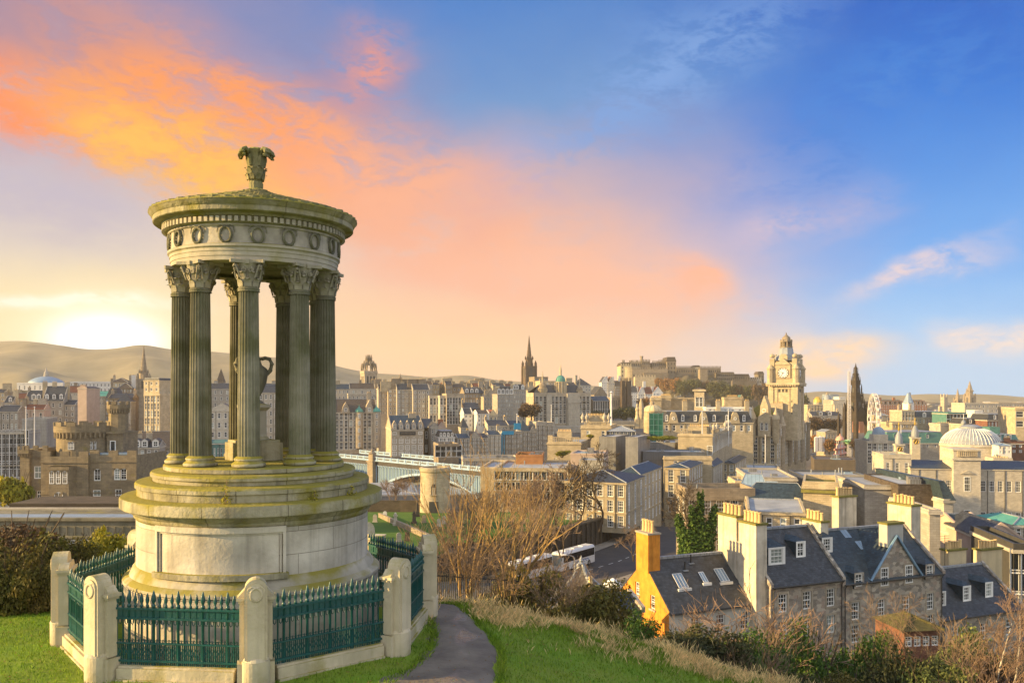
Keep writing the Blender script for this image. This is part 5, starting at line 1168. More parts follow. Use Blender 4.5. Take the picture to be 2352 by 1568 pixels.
B('beige flat roofed office on the skyline at the right edge','R',1570,1960,592,730,740,2,24,('flat',None,'flatroof'),'tan',(3,12),name='office_block')
B('plain yellow stone block at the right edge above the green box','R',1778,1990,662,900,372,-10,20,('flat',None,'flatroof'),'gold',(2,2),name='office_block',ww=3,wh=2.6)
B('house with slate mansard and three arched white dormers at the right','R',1430,1770,800,890,430,2,16,('mansard',722,'slate'),'brick',(1,8),dorm=[(q,.15,2.4,3.4) for q in (.28,.48,.68)],style='sash')
B('house with slate mansard and two arched white dormers left of the three dormer house','R',1165,1430,850,890,440,2,16,('mansard',775,'slate'),'tan',(1,6),dorm=[(q,.15,2.4,3.4) for q in (.22,.74)])
B('square bright teal rooftop cabin at the right','R',1460,1586,888,970,350,-6,8,('flat',None,'teal'),'teal',(0,0),name='roof_cabin',cor=False,par=.1)
B('dark teal roofed house with a row of white dormers at the right','R',1480,1812,1040,1080,344,-4,14,('mansard',970,'teal'),'brick',(1,6),dorm=[(q,.1,1.8,3) for q in (.12,.32,.52,.7)],dm=('teal','white'))
B('dark red brick house wall at the right edge below the teal roof','R',1560,1960,1085,1210,332,-4,12,('flat',None,'slate'),'brick',(2,5),style='sash',ch=[(.12,.3,3,1.5,3,4,'redstone'),(.42,.3,4,1.5,3,5,'redstone')])
B('white curved glazed rooftop room beside the ribbed dome','R',1570,1730,1115,1215,322,-10,9,('hip',1080,'leadblue'),'white',(2,3),name='roof_room',style='sash',cor=False)
B('flat roofed block with a row of golden pots right of the ribbed dome','R',1505,1740,1290,1350,306,-10,8,('flat',None,'moss'),'pale',(0,0),name='chimney_block',ch=[(.5,.3,10,1.4,.6,9,'gold')])
B('dark glass fronted store behind the ribbed dome','R',945,1165,720,850,500,2,18,('flat',None,'flatroof'),'teal',(2,5),name='store',style='office',ww=4,wh=3)
B('grey blank rooftop wall with chimney pots left of the ribbed dome','R',850,1070,855,930,460,2,12,('flat',None,'flatroof'),'concrete',(0,0),ch=[(.4,.3,14,2,1,8,'gold')])
B('white rooftop box beside the beige skyline block','R',1268,1372,690,750,600,2,10,('flat',None,'flatroof'),'white',(0,0),name='roof_room',cor=False)
B('golden classical house with columns below the gold and grey domes','S',715,970,800,870,900,2,22,('flat',None,'lead'),'gold',(2,8),name='domed_hall',wh=6)
for x,y0,y1,w_,m_,lab in ((815,770,715,40,'gilt','small golden dome on the skyline right of the clock tower'),(912,765,690,42,'lead','larger grey gold dome on the skyline right of the clock tower')):
    d_=Loc('S',x,y0,905,'hall_dome',lab,'dome');b=MB();b.lathe([(d_.w(w_),-30),(d_.w(w_),0)],16);b.build('drum',MATS['gold'],d_.root);dome(d_.root,d_.w(w_),0,d_.z(y1),m_,16,8);
    if m_=='lead':b=MB();b.lathe([(2,d_.z(692)),(1.5,d_.z(680)),(.3,d_.z(670)),(0,d_.z(668))],6);b.build('finial',MATS['brown'],d_.root)
cg2,W_,H_,hr_,D_=B('grey classical gallery with a colonnade right of the domed hall','S',965,1085,785,880,860,2,24,('flat',None,'lead'),'grey',(0,0),name='gallery',par=4)
m=MB();[m.lathe([(1.6,H_-36),(1.4,H_-.5)],8,0,(W_*(i+.5)/7,-2.5)) for i in range(7)];m.box(-1,-4,H_-.6,W_+1,1,H_+3);m.build('colonnade',MATS['pale'],cg2)
B('small pale classical pavilion with a pediment among the brown garden trees','S',893,1005,1068,1145,520,2,14,('gablef',1045,'lead'),'tan',(1,4),name='pavilion',cat='pavilion')
B('glassy far office on the skyline right of the golden domes','S',940,1025,695,770,1300,2,30,('flat',None,'lead'),'leadblue',(4,8),name='office_block')
B('pale far office on the skyline just right of the clock tower','S',655,720,722,800,1250,2,30,('flat',None,'lead'),'white',(4,6),name='office_block')
B('white far block on the skyline left of the black gothic monument','S',1030,1095,720,780,1280,2,30,('flat',None,'lead'),'white',(3,6),name='office_block')
B('low row of grey slate houses in the gardens below the domed hall','S',760,1060,905,960,760,3,16,(*G_,865,'slate'),'grey',(2,10),dorm=[(.3,.1,6,5),(.6,.1,6,5)])
B('red brown terrace beyond the ferris wheel','S',1235,1440,800,900,1000,2,20,(*G_,760,'slatebrown'),'redstone',(3,9))
B('round bellied stone drum building beside the ferris wheel','S',1440,1520,900,1000,600,0,20,('hip',880,'lead'),'tan',(2,3),name='drum_building')
# houses on the slope, right foreground
def rubble():
    m=mat('rubble',(.46,.40,.33),(.32,.275,.225),.9,scale=1.2,stain=.3,bump=.0,vary=0)
    nt=m.node_tree;N=nt.nodes.new;L=nt.links.new;bs=nt.nodes['Principled BSDF'];old=bs.inputs['Base Color'].links[0].from_socket
    tc=N('ShaderNodeTexCoord');mp=N('ShaderNodeMapping');mp.inputs['Scale'].default_value=(2.3,3.6,1);L(tc.outputs['UV'],mp.inputs[0])
    v=N('ShaderNodeTexVoronoi');v.inputs['Scale'].default_value=1;v.voronoi_dimensions='2D';L(mp.outputs[0],v.inputs['Vector'])
    e=N('ShaderNodeTexVoronoi');e.feature='DISTANCE_TO_EDGE';e.voronoi_dimensions='2D';L(mp.outputs[0],e.inputs['Vector'])
    sp=N('ShaderNodeSeparateColor');L(v.outputs['Color'],sp.inputs[0]);r=N('ShaderNodeValToRGB');L(sp.outputs[0],r.inputs[0]);el=r.color_ramp.elements;r.color_ramp.interpolation='CONSTANT'
    cols=[(.16,.14,.12),(.46,.40,.33),(.28,.235,.20),(.62,.55,.45),(.40,.29,.235),(.22,.21,.20),(.52,.46,.385)]
    while len(el)<len(cols):el.new(.5)
    for i,c in enumerate(cols):el[i].position=i/len(cols);el[i].color=(*c,1)
    mx=N('ShaderNodeMix');mx.data_type='RGBA';mx.inputs[0].default_value=.85;L(old,mx.inputs[6]);L(r.outputs[0],mx.inputs[7])
    mr=N('ShaderNodeMapRange');L(e.outputs['Distance'],mr.inputs[0]);mr.inputs[1].default_value=.03;mr.inputs[2].default_value=.12
    m2=N('ShaderNodeMix');m2.data_type='RGBA';L(mr.outputs[0],m2.inputs[0]);m2.inputs[6].default_value=(.52,.47,.40,1);L(mx.outputs[2],m2.inputs[7]);L(m2.outputs[2],bs.inputs['Base Color'])
    bp=N('ShaderNodeBump');bp.inputs['Strength'].default_value=.7;bp.inputs['Distance'].default_value=.04;L(mr.outputs[0],bp.inputs['Height']);L(bp.outputs[0],bs.inputs['Normal'])
rubble()
mat('margin',(.42,.37,.29),(.34,.29,.23),.9,1.5,.3,None,.2)
mat('harl',(.68,.62,.51),(.52,.46,.36),.85,1.2,stain=.55,bump=.5,streak=.7,vary=0)
mat('greywhite',(.55,.54,.50),(.47,.46,.42),.85,.8,stain=.4,bump=.3,streak=.3,vary=0)
def margins(root,wins,y=0.0):
    for x,z,w,h in wins:
        m=MB();a,b_,c,d=x-w/2,x+w/2,z,z+h
        m.box(a-.18,y-.035,c-.2,b_+.18,y+.02,c);m.box(a-.18,y-.03,c,a,y+.02,d);m.box(b_,y-.03,c,b_+.18,y+.02,d);m.box(a-.18,y-.032,d,b_+.18,y+.02,d+.2)
        m.build('window_margin',MATS['margin'],root)
def near_house(lab,xa,xb,ye,yb,yr,Ya,D,rows,cols,rm,top,fh,dorm,skew=True,lwin=(0,0)):
    root,W,H,hr,D=bld(lab,'H',xa,xb,ye,yb,Ya,23,D,('gable',yr,rm),'rubble',(rows,cols),lwin,name='stone_house',cat='house',style='near',near=True,ww=.95,wh=1.62,top=top,dorm=dorm,dm=('slateblue','frame'),skew=skew)
    bay=W/cols;fht=(px('H',0,yb)[1]-px('H',0,ye)[1])/F*Ya-top
    margins(root,[(bay*(c+.5),H-top-fht/rows*(r+.55)-.81,.95,1.62) for r in range(rows) for c in range(cols)])
    g=MB();g.tube([(0,-.33,H-.1),(W,-.33,H-.1)],.07,6)
    for x in (.25,W-.15):g.tube([(x,-.33,H-.1),(x,-.1,H-.5),(x,-.1,0)],.05,6)
    g.build('gutter',MATS['framedark'],root)
    return root,W,H,hr,D
Y1=74.0
n1,W1,H1,hr1,D1=near_house('rubble stone house with blue bay dormer and tall cream gable stack, left of three',2,500,898,1300,502,Y1,9.0,2,3,'slate',.25,2.6,[(.24,.33,1.9,1.7,'near'),(.62,.42,1.1,1.6,'near2')])
gs=MB();zt=H1+5.5;gs.box(-1.15,.5,H1-8,0.02,2.9,zt-.2);gs.box(-1.15,3.2,H1-8,.02,5.9,zt+.1);gs.box(-1.1,2.9,H1-8,0,3.2,zt-2.0)
gs.box(-1.25,.42,zt-.2,.12,2.98,zt-.02,1);gs.box(-1.25,3.12,zt+.1,.12,5.98,zt+.28,1);st_=gs.build('gable_stack',[MATS['harl'],MATS['moss']],n1)
pmh=MB();pmh.lathe([(.2,0),(.18,.1),(.16,.75),(.2,.78),(.2,.9),(.13,.92),(.13,.4)],12);pmh=pmh.mesh('chimney_pot',MATS['pot'],True)
for i in range(5):link('chimney_pot',pmh,st_,(-.56,.75+i*.47,zt-.02));link('chimney_pot',pmh,st_,(-.56,3.45+i*.54,zt+.28))
chimney(n1,W1*1.12,D1*.5,H1+hr1,.9,2.5,.5,5,'harl',True,below=3);
Y2=Y1+W1*math.sin(R(23))
n2,W2,H2,hr2,D2=near_house('rubble stone house with a big gable front under a white chimney, middle of three',500,1192,878,1310,500,Y2,9.5,2,4,'slateblue',1.5,2.4,[])
ga,gb=.275,.755;gc=(ga+gb)/2*W2;gh_=3.9
m=MB();gw=[(gc-1.45,H2-.62,.95,1.7),(gc+1.65,H2-.62,.95,1.7)]
def gable_mesh(m,x0,x1,z0,zpk,y,wins):
    hs=[(x-w/2,x+w/2,z,z+h) for x,z,w,h in wins];zt_=max(h[3] for h in hs)+.05
    sl=lambda z:(zpk-z)/(zpk-z0)*(x1-x0)/2;c=(x0+x1)/2
    q=sl(zt_);holed(m,lambda u,z,e:(u,y+e,z),c-q,c+q,z0-1.2,zt_,hs,.14)
    m.poly([(x0,y,z0),(c-q,y,z0),(c-q,y,zt_)]);m.poly([(c+q,y,z0),(x1,y,z0),(c+q,y,zt_)]);m.poly([(c-q,y,zt_),(c+q,y,zt_),(c,y,zpk)])
    m.poly([(x0,y,z0-1.2),(c-q,y,z0-1.2),(c-q,y,z0),(x0,y,z0)]);m.poly([(c+q,y,z0-1.2),(x1,y,z0-1.2),(x1,y,z0),(c+q,y,z0)])
    for s,xx in ((0,x0),(1,x1)):m.poly([(xx,y,z0-1.2),(xx,y+.4,z0-1.2),(xx,y+.4,z0),(xx,y,z0)])
gable_mesh(m,ga*W2,gb*W2,H2+.1,H2+gh_,-.06,gw);g_=m.build('gable',MATS['rubble'],n2)
for x,z,w,h in gw:put_window(g_,w,h,'near','rubble',(x,-.10,z),0,True)
margins(g_,gw,-.06)
m=MB()
for s,xx in ((-1,ga*W2-.2),(1,gb*W2+.2)):
    m.add([(xx,-.2,H2-.05),(gc,-.2,H2+gh_+.05),(gc,D2*.5,H2+gh_+.05),(xx,D2*.5,H2-.05)],[(0,1,2,3)])
m.build('roof',MATS['slateblue'],n2)
m=MB()
for s,xx in ((-1,ga*W2-.2),(1,gb*W2+.2)):m.tube([(xx,-.2,H2),(gc,-.2,H2+gh_+.1)],.13,5);m.tube([(xx,0,H2+.05),(xx,1.2,H2+.9),(xx+s*.2,3,H2+2.0)],.1,4)
m.build('flashing',MATS['bluelead'],n2)
cw_=MB();cw_.cbox(gc,.5,H2+gh_-1.0,2.0,1.0,2.1);cw_.cbox(gc,.5,H2+gh_+1.1,2.2,1.2,.18,1);cw_.build('chimney',[MATS['greywhite'],MATS['moss']],n2)
dormer(n2,W2*.06,D2*.28,H2+hr2*.58,1.3,1.5,2.2,'slateblue','frame',True,'near')
dormer(n2,W2*.145,-.2,H2-.55,1.2,1.45,1.8,'slateblue','rubble',True,'near2')
dormer(n2,W2*.855,-.2,H2-.45,1.2,1.45,1.8,'slateblue','rubble',True,'near2')
dormer(n2,W2*.70,D2*.26,H2+hr2*.52,1.2,1.4,2.2,'slateblue','frame',True,'near')
chimney(n2,W2*1.06,D2*.55,H2+hr2-.6,1.3,3.0,2.6,6,'harl',True,below=3.5);chimney(n2,W2*.72,D2*.95,H2+hr2-1,2.4,1.0,3.6,6,'harl',True,below=5)
for u,t in ((.42,.55),(.36,.8)):
    m=MB();s=hr2/(D2/2);y=t*D2/2;z=H2+t*hr2+.2;m.add([(u*W2-.4,y,z),(u*W2+.4,y,z),(u*W2+.4,y+.8,z+.8*s),(u*W2-.4,y+.8,z+.8*s)],[(0,1,2,3)]);m.build('skylight',MATS['leadblue'],n2)
Y3=Y2+W2*math.sin(R(23))
n3,W3,H3,hr3,D3=near_house('low rubble stone house with three white dormers on its slate roof, right of three',1188,1745,1125,1345,775,Y3,9.0,1,3,'slate',.15,2.6,[(.11,.22,1.1,1.6,'near'),(.43,.25,1.15,1.7,'near'),(.72,.27,1.15,1.7,'near')])
for u,w in ((.74,2.6),(1.2,3.2)):chimney(n3,W3*u,D3*.62,H3+hr3-.6,w,1.0,2.2 if u<1 else 1.9,6,'cream',True,below=3 if u<1 else 6)
tv=MB();tv.tube([(W3*.56,D3*.55,H3+hr3),(W3*.56,D3*.55,H3+hr3+3.4)],.03,5);[tv.tube([(W3*.56-.7+.05*i,D3*.55,H3+hr3+3.3-.25*i),(W3*.56+.7-.05*i,D3*.55,H3+hr3+3.3-.25*i)],.018,4) for i in range(3)];tv.build('aerial',MATS['ironblack'],n3)
mat('mossroof',(.13,.115,.04),(.08,.07,.03),.95,2,.3,(.3,.2,.012,.3),.4)
B('small red brick shed with a mossy hipped roof before the stone houses','H',930,1175,1205,1345,66,8,4,('hip',1105,'mossroof'),'brick',(1,4),name='brick_shed',style='near2',near=True,ww=.6,wh=.8,cor=False)
Ao=at(1537,1405,71.5);Lo=11.0;ang=R(23);Do=8.2;zb=-20.0;Ho=Ao.z-zb;hro=3.55
oh=empty('orange_house',(Ao.x,Ao.y,zb),ang,'bright orange harled gable house with a tall orange chimney and long slate roof','house')
m=MB();hole=[(2.2,2.95,Ho-.35,Ho+.85),(4.75,5.45,Ho+.35,Ho+1.5)]
holed(m,lambda u,z,e:(e,u,z),0,Do,0,Ho,[(2.2,2.95,Ho-.35,Ho)],.22);m_=Ho+hro
def sl(z):return (m_-z)/hro*Do/2
hz=Ho+1.55;q=sl(hz);holed(m,lambda u,z,e:(e,u,z),Do/2-q,Do/2+q,Ho,hz,[(2.2,2.95,Ho,Ho+.85),(4.75,5.45,Ho+.35,Ho+1.5)],.22)
m.poly([(0,0,Ho),(0,Do/2-q,Ho),(0,Do/2-q,hz)]);m.poly([(0,Do,Ho),(0,Do/2+q,Ho),(0,Do/2+q,hz)]);m.poly([(0,Do/2-q,hz),(0,Do/2+q,hz),(0,Do/2,m_)])
m.poly([(0,Do,0),(Lo,Do,0),(Lo,Do,Ho),(0,Do,Ho)]);m.build('wall',MATS['orange'],oh)
m=MB();fh_=[(2.2+2.6*i,3.1+2.6*i,Ho-2.3,Ho-.7) for i in range(3)];holed(m,lambda u,z,e:(u,e,z),0,Lo,0,Ho,fh_,.2);m.build('front_wall',MATS['greywhite'],oh)
for h in fh_:put_window(oh,h[1]-h[0],h[3]-h[2],'near','greywhite',((h[0]+h[1])/2,.12,h[2]),0,True)
for a,b_,c,d in hole:put_window(oh,b_-a,d-c,'near2','orange',(.14,(a+b_)/2,c),R(-90),True);s_=MB();s_.box(-.1,a-.12,c-.16,.02,b_+.12,c);s_.build('sill',MATS['margin'],oh)
r=MB()
for y0,y1,e in ((-.3,Do/2,-1),(Do+.3,Do/2,1)):
    z0=Ho-.3*hro/(Do/2);r.add([(.0,y0,z0),(Lo,y0,z0),(Lo,y1,m_),(.0,y1,m_),(.0,y0,z0+.14),(Lo,y0,z0+.14),(Lo,y1,m_+.14),(.0,y1,m_+.14)],[(0,1,2,3),(4,5,6,7),(0,1,5,4),(0,3,7,4),(1,2,6,5)])
for i in range(18):r.box(.8+i*(Lo-.9)/18,Do/2-.17,m_+.06,.76+(i+1)*(Lo-.9)/18,Do/2+.17,m_+.28,1)
ro_=r.build('roof',[MATS['slate'],MATS['lead']],oh)
s=hro/(Do/2)
for u,t,w,l in ((2.5,.36,.95,1.5),(5.0,.42,.5,1.1),(7.0,.40,.95,1.4),(9.6,.42,.95,1.4)):
    y=t*Do/2;z=Ho+t*hro+.16;sk=MB();k_=l/math.hypot(1,s)
    P=lambda x,d,o:(x,y+d*k_,z+d*k_*s+o)
    sk.add([P(u-w/2,0,.08),P(u+w/2,0,.08),P(u+w/2,1,.08),P(u-w/2,1,.08)],[(0,1,2,3)],0)
    for q_ in range(4 if w>.6 else 3):x=u-w/2+w*q_/(3 if w>.6 else 2);sk.tube([P(x,0,.1),P(x,1,.1)],.03,4,1)
    for d in (0,1):sk.tube([P(u-w/2,d,.1),P(u+w/2,d,.1)],.035,4,1)
    sk.box(u-w/2-.2,y-.22,z-.22*s+.02,u+w/2+.2,y-.05,z-.05*s+.1,1);sk.build('skylight',[MATS['leadblue'],MATS['polewhite']],ro_)
for u,t in ((3.6,.72),(4.6,.85)):v_=MB();v_.tube([(u,t*Do/2,Ho+t*hro),(u,t*Do/2,Ho+t*hro+.9)],.07,6,cap=True);v_.box(u-.25,t*Do/2-.25,Ho+t*hro+.05,u+.25,t*Do/2,Ho+t*hro+.14,1);v_.build('vent_pipe',[MATS['ironblack'],MATS['lead']],ro_)
c_=MB();c_.box(-.12,Do/2-1.0,m_-.9,1.1,Do/2+1.0,m_+2.45);c_.box(-.2,Do/2-1.08,m_+2.45,1.18,Do/2+1.08,m_+2.6,1);c_=c_.build('chimney',[MATS['orange'],MATS['margin']],oh)
for i in range(4):link('chimney_pot',pmh,c_,(.5,Do/2-.72+i*.48,m_+2.6)).scale=(.9,.9,1.15)
B('small slate roofed lean-to below the orange gable','W',505,740,1490,1560,64,20,4,(*G_,1420,'slate'),'rubble',(0,0),name='lean_to',near=True)
og=Loc('D',1335,1390,68,'ogee_pavilion','little pavilion with a curved bell shaped grey lead roof and white chimney','pavilion',R(-12));w=og.w(1)
b=MB();P4=[(76,0),(62,14),(46,30),(32,44),(22,56),(15,68),(9,80),(6,90),(5,95)]
b.lathe([(r_*w*1.41,z_*w) for r_,z_ in P4],4,phase=R(45));b.build('roof',MATS['greyroof'] if 'greyroof' in MATS else mat('greyroof',(.28,.25,.21),(.2,.18,.155),.8,2,.3,(.3,.2,.012,.3),.3),og.root)
b=MB()
for q in range(4):a=R(90*q+45);b.tube([(r_*w*1.43*math.cos(a),r_*w*1.43*math.sin(a),z_*w+.02) for r_,z_ in P4],.16,6)
b.lathe([(.22,93*w),(.3,97*w),(.12,100*w),(.2,104*w),(.05,112*w),(0,116*w)],8);b.build('lead_ridges',MATS['lead'],og.root,smooth=True)
b=MB();b.box(-70*w,-70*w,-8,70*w,70*w,.02);b.build('wall',MATS['rubble'],og.root);chimney(og.root,1.0,-2.2,1.1,1.15,.9,.8,1,'greywhite',True,below=3)
ps=empty('parasol',at(1408,1372,84),0,'small white folded ribbed parasol in the yard left of the orange house','parasol')
b=MB();b.lathe([(1.1,1.2),(.75,1.55),(.05,1.95),(0,2.0)],10,rf=lambda k:1-.08*(k%2));b.build('canopy',MATS['frame'],ps);b=MB();b.tube([(0,0,-1),(0,0,2)],.04,6);b.build('pole',MATS['ironblack'],ps)
sl_=empty('street_lamp',at(1320,1330,92),0,'grey street lamp with a long bent arm above the bell shaped roof','street lamp')
b=MB();b.tube([(0,0,-6),(0,0,2.2),(-.1,0,2.45),(-.5,0,2.6),(-.9,0,2.62)],[.07,.06,.05,.045,.04],7);b.build('pole',MATS['lead'],sl_);b=MB();b.lathe([(0,-.05),(.1,0),(.16,.06),(.1,.12),(0,.14)],10);h_=b.build('lamp_head',MATS['polewhite'],sl_,(-1.1,0,2.6));h_.scale=(2.6,1,1)
mat('coachwhite',(.72,.75,.80),(.68,.71,.76),.3,1,0,None,0,vary=0,spec=.6);mat('coachglass',(.012,.014,.018),(.01,.01,.012),.25,1,0,None,0,vary=0,spec=.3);mat('coachblue',(.03,.20,.55),(.03,.15,.45),.35,1,0,None,0,vary=0);mat('rubber',(.02,.02,.02),(.03,.03,.03),.8,3,0,None,0);mat('hub',(.4,.4,.42),(.3,.3,.3),.4,3,0,None,0,metal=.5)
def coach(lab,p,yaw,swirl):
    c=empty('coach',p,yaw,lab,'coach','coaches parked by the cemetery wall');Lc,Wc=11.6,2.5
    pro=[(-1.25,.35),(1.25,.35),(1.25,3.2),(1.12,3.5),(.85,3.62),(-.85,3.62),(-1.12,3.5),(-1.25,3.2)]
    m=MB();n=len(pro)
    secs=[(-Lc/2,.93,.0),(-Lc/2+.15,1,0),(Lc/2-.5,1,0),(Lc/2,.90,-.18)]
    for x,s,d in secs:m.v+=[(x+(d*(z-.35)/3.2),y*s,.35+(z-.35)*(1 if s>.95 else .975)) for y,z in pro]
    for j in range(3):
        for i in range(n):m.f.append((j*n+i,j*n+(i+1)%n,(j+1)*n+(i+1)%n,(j+1)*n+i));m.m.append(0)
    m.f+=[tuple(range(n)),tuple(range(3*n,4*n))];m.m+=[0,0];m.build('body',MATS['coachwhite'],c)
    for s in (-1,1):m=MB();m.box(-Lc/2+.3,s*1.262-.012,1.75,Lc/2-.6,s*1.262+.012,3.15);[m.box(-Lc/2+.3+i*1.55,s*1.28-.006,1.75,-Lc/2+.34+i*1.55,s*1.28+.006,3.15,1) for i in range(1,7)];m.build('side_windows',[MATS['coachglass'],MATS['rubber']],c)
    m=MB();m.add([(Lc/2+.01-.03,-1.1,1.2),(Lc/2-.02,1.1,1.2),(Lc/2-.14,1.05,3.2),(Lc/2-.14,-1.05,3.2)],[(0,1,2,3)]);m.v=[(x+.03,y,z) for x,y,z in m.v];m.build('windscreen',MATS['glass'],c)
    for x in (-3.6,3.9):
        for s in (-1,1):
            m=MB();m.T=Matrix.Translation((x,s*1.16,.5))@Matrix.Rotation(R(90),4,'X');m.lathe([(.3,-.13),(.5,-.13),(.52,-.08),(.52,.08),(.5,.13),(.3,.13)],20);w_=m.build('wheel',MATS['rubber'],c)
            m=MB();m.T=Matrix.Translation((x,s*1.16,.5))@Matrix.Rotation(R(90),4,'X');m.lathe([(0,-.12),(.3,-.12),(.3,.12),(0,.12)],14);m.build('rim',MATS['hub'],w_)
    for x in (-3,0,3):m=MB();m.box(x-.55,-.5,3.6,x+.55,.5,3.72);m.build('roof_hatch',MATS['coachwhite'],c)
    if swirl:
        for s in (-1,1):
            m=MB()
            for k_ in range(3):
                P=[];N_=10
                for i in range(N_+1):a=R(30+120*i/N_);P.append((-2.5+k_*.9+1.6*math.cos(a),.2+1.35*math.sin(a)))
                for i in range(N_):
                    w0,w1=.5*math.sin(math.pi*i/N_)+.03,.5*math.sin(math.pi*(i+1)/N_)+.03
                    m.poly([(P[i][0],s*1.266,P[i][1]),(P[i+1][0],s*1.266,P[i+1][1]),(P[i+1][0]+w1,s*1.266,P[i+1][1]),(P[i][0]+w0,s*1.266,P[i][1])])
            m.build('blue_swirl',MATS['coachblue'],c)
    for s in (-1,1):m=MB();m.tube([(Lc/2-.2,s*1.1,3.1),(Lc/2+.3,s*1.45,2.9),(Lc/2+.32,s*1.48,2.3)],[.03,.05,.09],6,cap=True);m.build('mirror',MATS['rubber'],c)
dr=(rd[3]-rd[2]);yaw=math.atan2(dr.y,dr.x)
coach('white coach with blue swirls on its side parked by the dark cemetery wall',rd[2].lerp(rd[3],.42)+off*3.6+Vector((0,0,.62)),yaw+math.pi,True)
coach('coach with white roof and black window band half hidden by the bell roof',rd[2].lerp(rd[1],.30)+off*4.2+Vector((0,0,.7)),yaw+math.pi,False)
def car(lab,p,yaw,m_):
    c=empty('parked_car',p,yaw,lab,'car','cars parked along the road')
    pr=[(-2.1,.3),(2.1,.3),(2.15,.6),(2.05,.8),(1.2,.92),(.55,1.4),(-1.1,1.42),(-1.9,.98),(-2.12,.85)]
    m=MB();m.prism(pr,-.85,.85);m.build('body',MATS[m_],c,smooth=20);m=MB();m.prism([(1.05,.93),(.52,1.36),(-1.05,1.37),(-1.75,.98)],-.862,.862);m.build('windows',MATS['glass'],c)
    for x in (-1.3,1.35):
        for s in (-1,1):m=MB();m.T=Matrix.Translation((x,s*.78,.32))@Matrix.Rotation(R(90),4,'X');m.lathe([(0,-.1),(.32,-.1),(.32,.1),(0,.1)],16);m.build('wheel',MATS['rubber'],c)
mat('carblue',(.25,.35,.45),(.2,.3,.4),.3,1,0,None,0,vary=0)
for i,(t,sd_,m_,lab) in enumerate([(.15,-4,'coachwhite','white car parked at the kerb seen through the bare stems'),(.5,-4.2,'carblue','pale blue car parked at the kerb behind the bare stems'),(.72,4,'coachwhite','white car parked below the cemetery wall left of the coaches')]):
    car(lab,rd[0].lerp(rd[1],t)+off*sd_+Vector((0,0,.62)),yaw+.1,m_)
b=MB();pw_=MB();wl=WALLP
for i in range(5):
    a,c=wl[i],wl[i+1];d=(c-a).normalized();n_=Vector((-d.y,d.x,0))*.5;hw_=6.2
    b.add([a-n_,c-n_,c+n_,a+n_,a-n_+Vector((0,0,hw_)),c-n_+Vector((0,0,hw_)),c+n_+Vector((0,0,hw_)),a+n_+Vector((0,0,hw_))],[(0,1,5,4),(1,2,6,5),(4,5,6,7),(3,0,4,7),(2,3,7,6)])
    L_=(c-a).length
    for q in range(int(L_/2.2)):p=a+d*(q*2.2+.6)-n_;pw_.T=Matrix.Translation(p)@Matrix.Rotation(math.atan2(d.y,d.x),4,'Z');pw_.box(-.28,-.3,0,.28,.1,hw_-.3)
    pw_.T=Matrix.Translation(a-n_)@Matrix.Rotation(math.atan2(d.y,d.x),4,'Z');pw_.box(0,-.35,hw_-.3,L_,1.3,hw_+.05)
rw_=empty('retaining_wall',(0,0,0),0,'dark sooty pilastered retaining wall above the road with the coaches','wall');b.build('wall',MATS['dark'],rw_);pw_.T=None;pw_.build('pilaster',MATS['dark'],rw_)
# churchyard
ma=Loc('G',705,690,205,'round_mausoleum','round roofless stone mausoleum tower with a dark niche in the churchyard','mausoleum');k=ma.k
b=MB();r=130*k;b.lathe([(r*1.03,-4),(r*1.03,100*k),(r,105*k),(r,335*k),(r*1.07,345*k),(r*1.07,372*k),(r*.98,378*k),(r*.85,378*k),(r*.85,330*k)],48);b.build('wall',MATS['gold'],ma.root,smooth=40)
b=MB();b.prism([(-22*k,150*k),(22*k,150*k),(22*k,215*k),(12*k,240*k),(-12*k,240*k),(-22*k,215*k)],-r-.12,-r+.5,1);b.prism([(-30*k,140*k),(30*k,140*k),(30*k,150*k),(-30*k,150*k)],-r-.4,-r+.5,0);b.prism([(-14*k,150*k),(14*k,150*k),(14*k,210*k),(-14*k,210*k)],-r-.25,-r+.3,0);b.build('niche',[MATS['tan'],MATS['framedark']],ma.root);b=MB();b.box(-1.1,-r-.22,-2,1.1,-r+.4,2.4,1);b.build('doorway',[MATS['brown'],MATS['framedark']],ma.root)
sty={}
def stone_mesh(kind,m_):
    if (kind,m_) in sty:return sty[(kind,m_)]
    b=MB()
    if kind=='headstone':b.prism([(-.4,-.6),(.4,-.6),(.4,1.1)]+[(.4*math.cos(R(180*i/8)),1.1+.4*math.sin(R(180*i/8))) for i in range(1,9)],-.09,.09);b.box(-.5,-.2,-.6,.5,.2,.18)
    elif kind=='obelisk':b.cbox(0,0,-.6,1.0,1.0,1.1);b.cbox(0,0,.5,.75,.75,.5);b.frustum(0,0,1.0,.5,.5,.28,.28,2.1);b.frustum(0,0,3.1,.28,.28,.02,.02,.25)
    elif kind=='pillar':b.cbox(0,0,-.6,.9,.9,1.0);b.frustum(0,0,.4,.6,.6,.5,.5,1.3);b.cbox(0,0,1.7,.75,.75,.15);b.lathe([(.2,1.85),(.28,2.1),(.12,2.3),(0,2.4)],10)
    elif kind=='cross':b.cbox(0,0,-.6,.9,.5,.9);b.cbox(0,0,.3,.22,.2,1.7);b.cbox(0,0,1.35,.9,.18,.22)
    else:b.box(-.9,-.5,.45,.9,.5,.6);[b.cbox(x,y,-.5,.2,.2,.95) for x in (-.7,.7) for y in (-.35,.35)]
    sty[(kind,m_)]=b.mesh(kind,MATS[m_]);return sty[(kind,m_)]
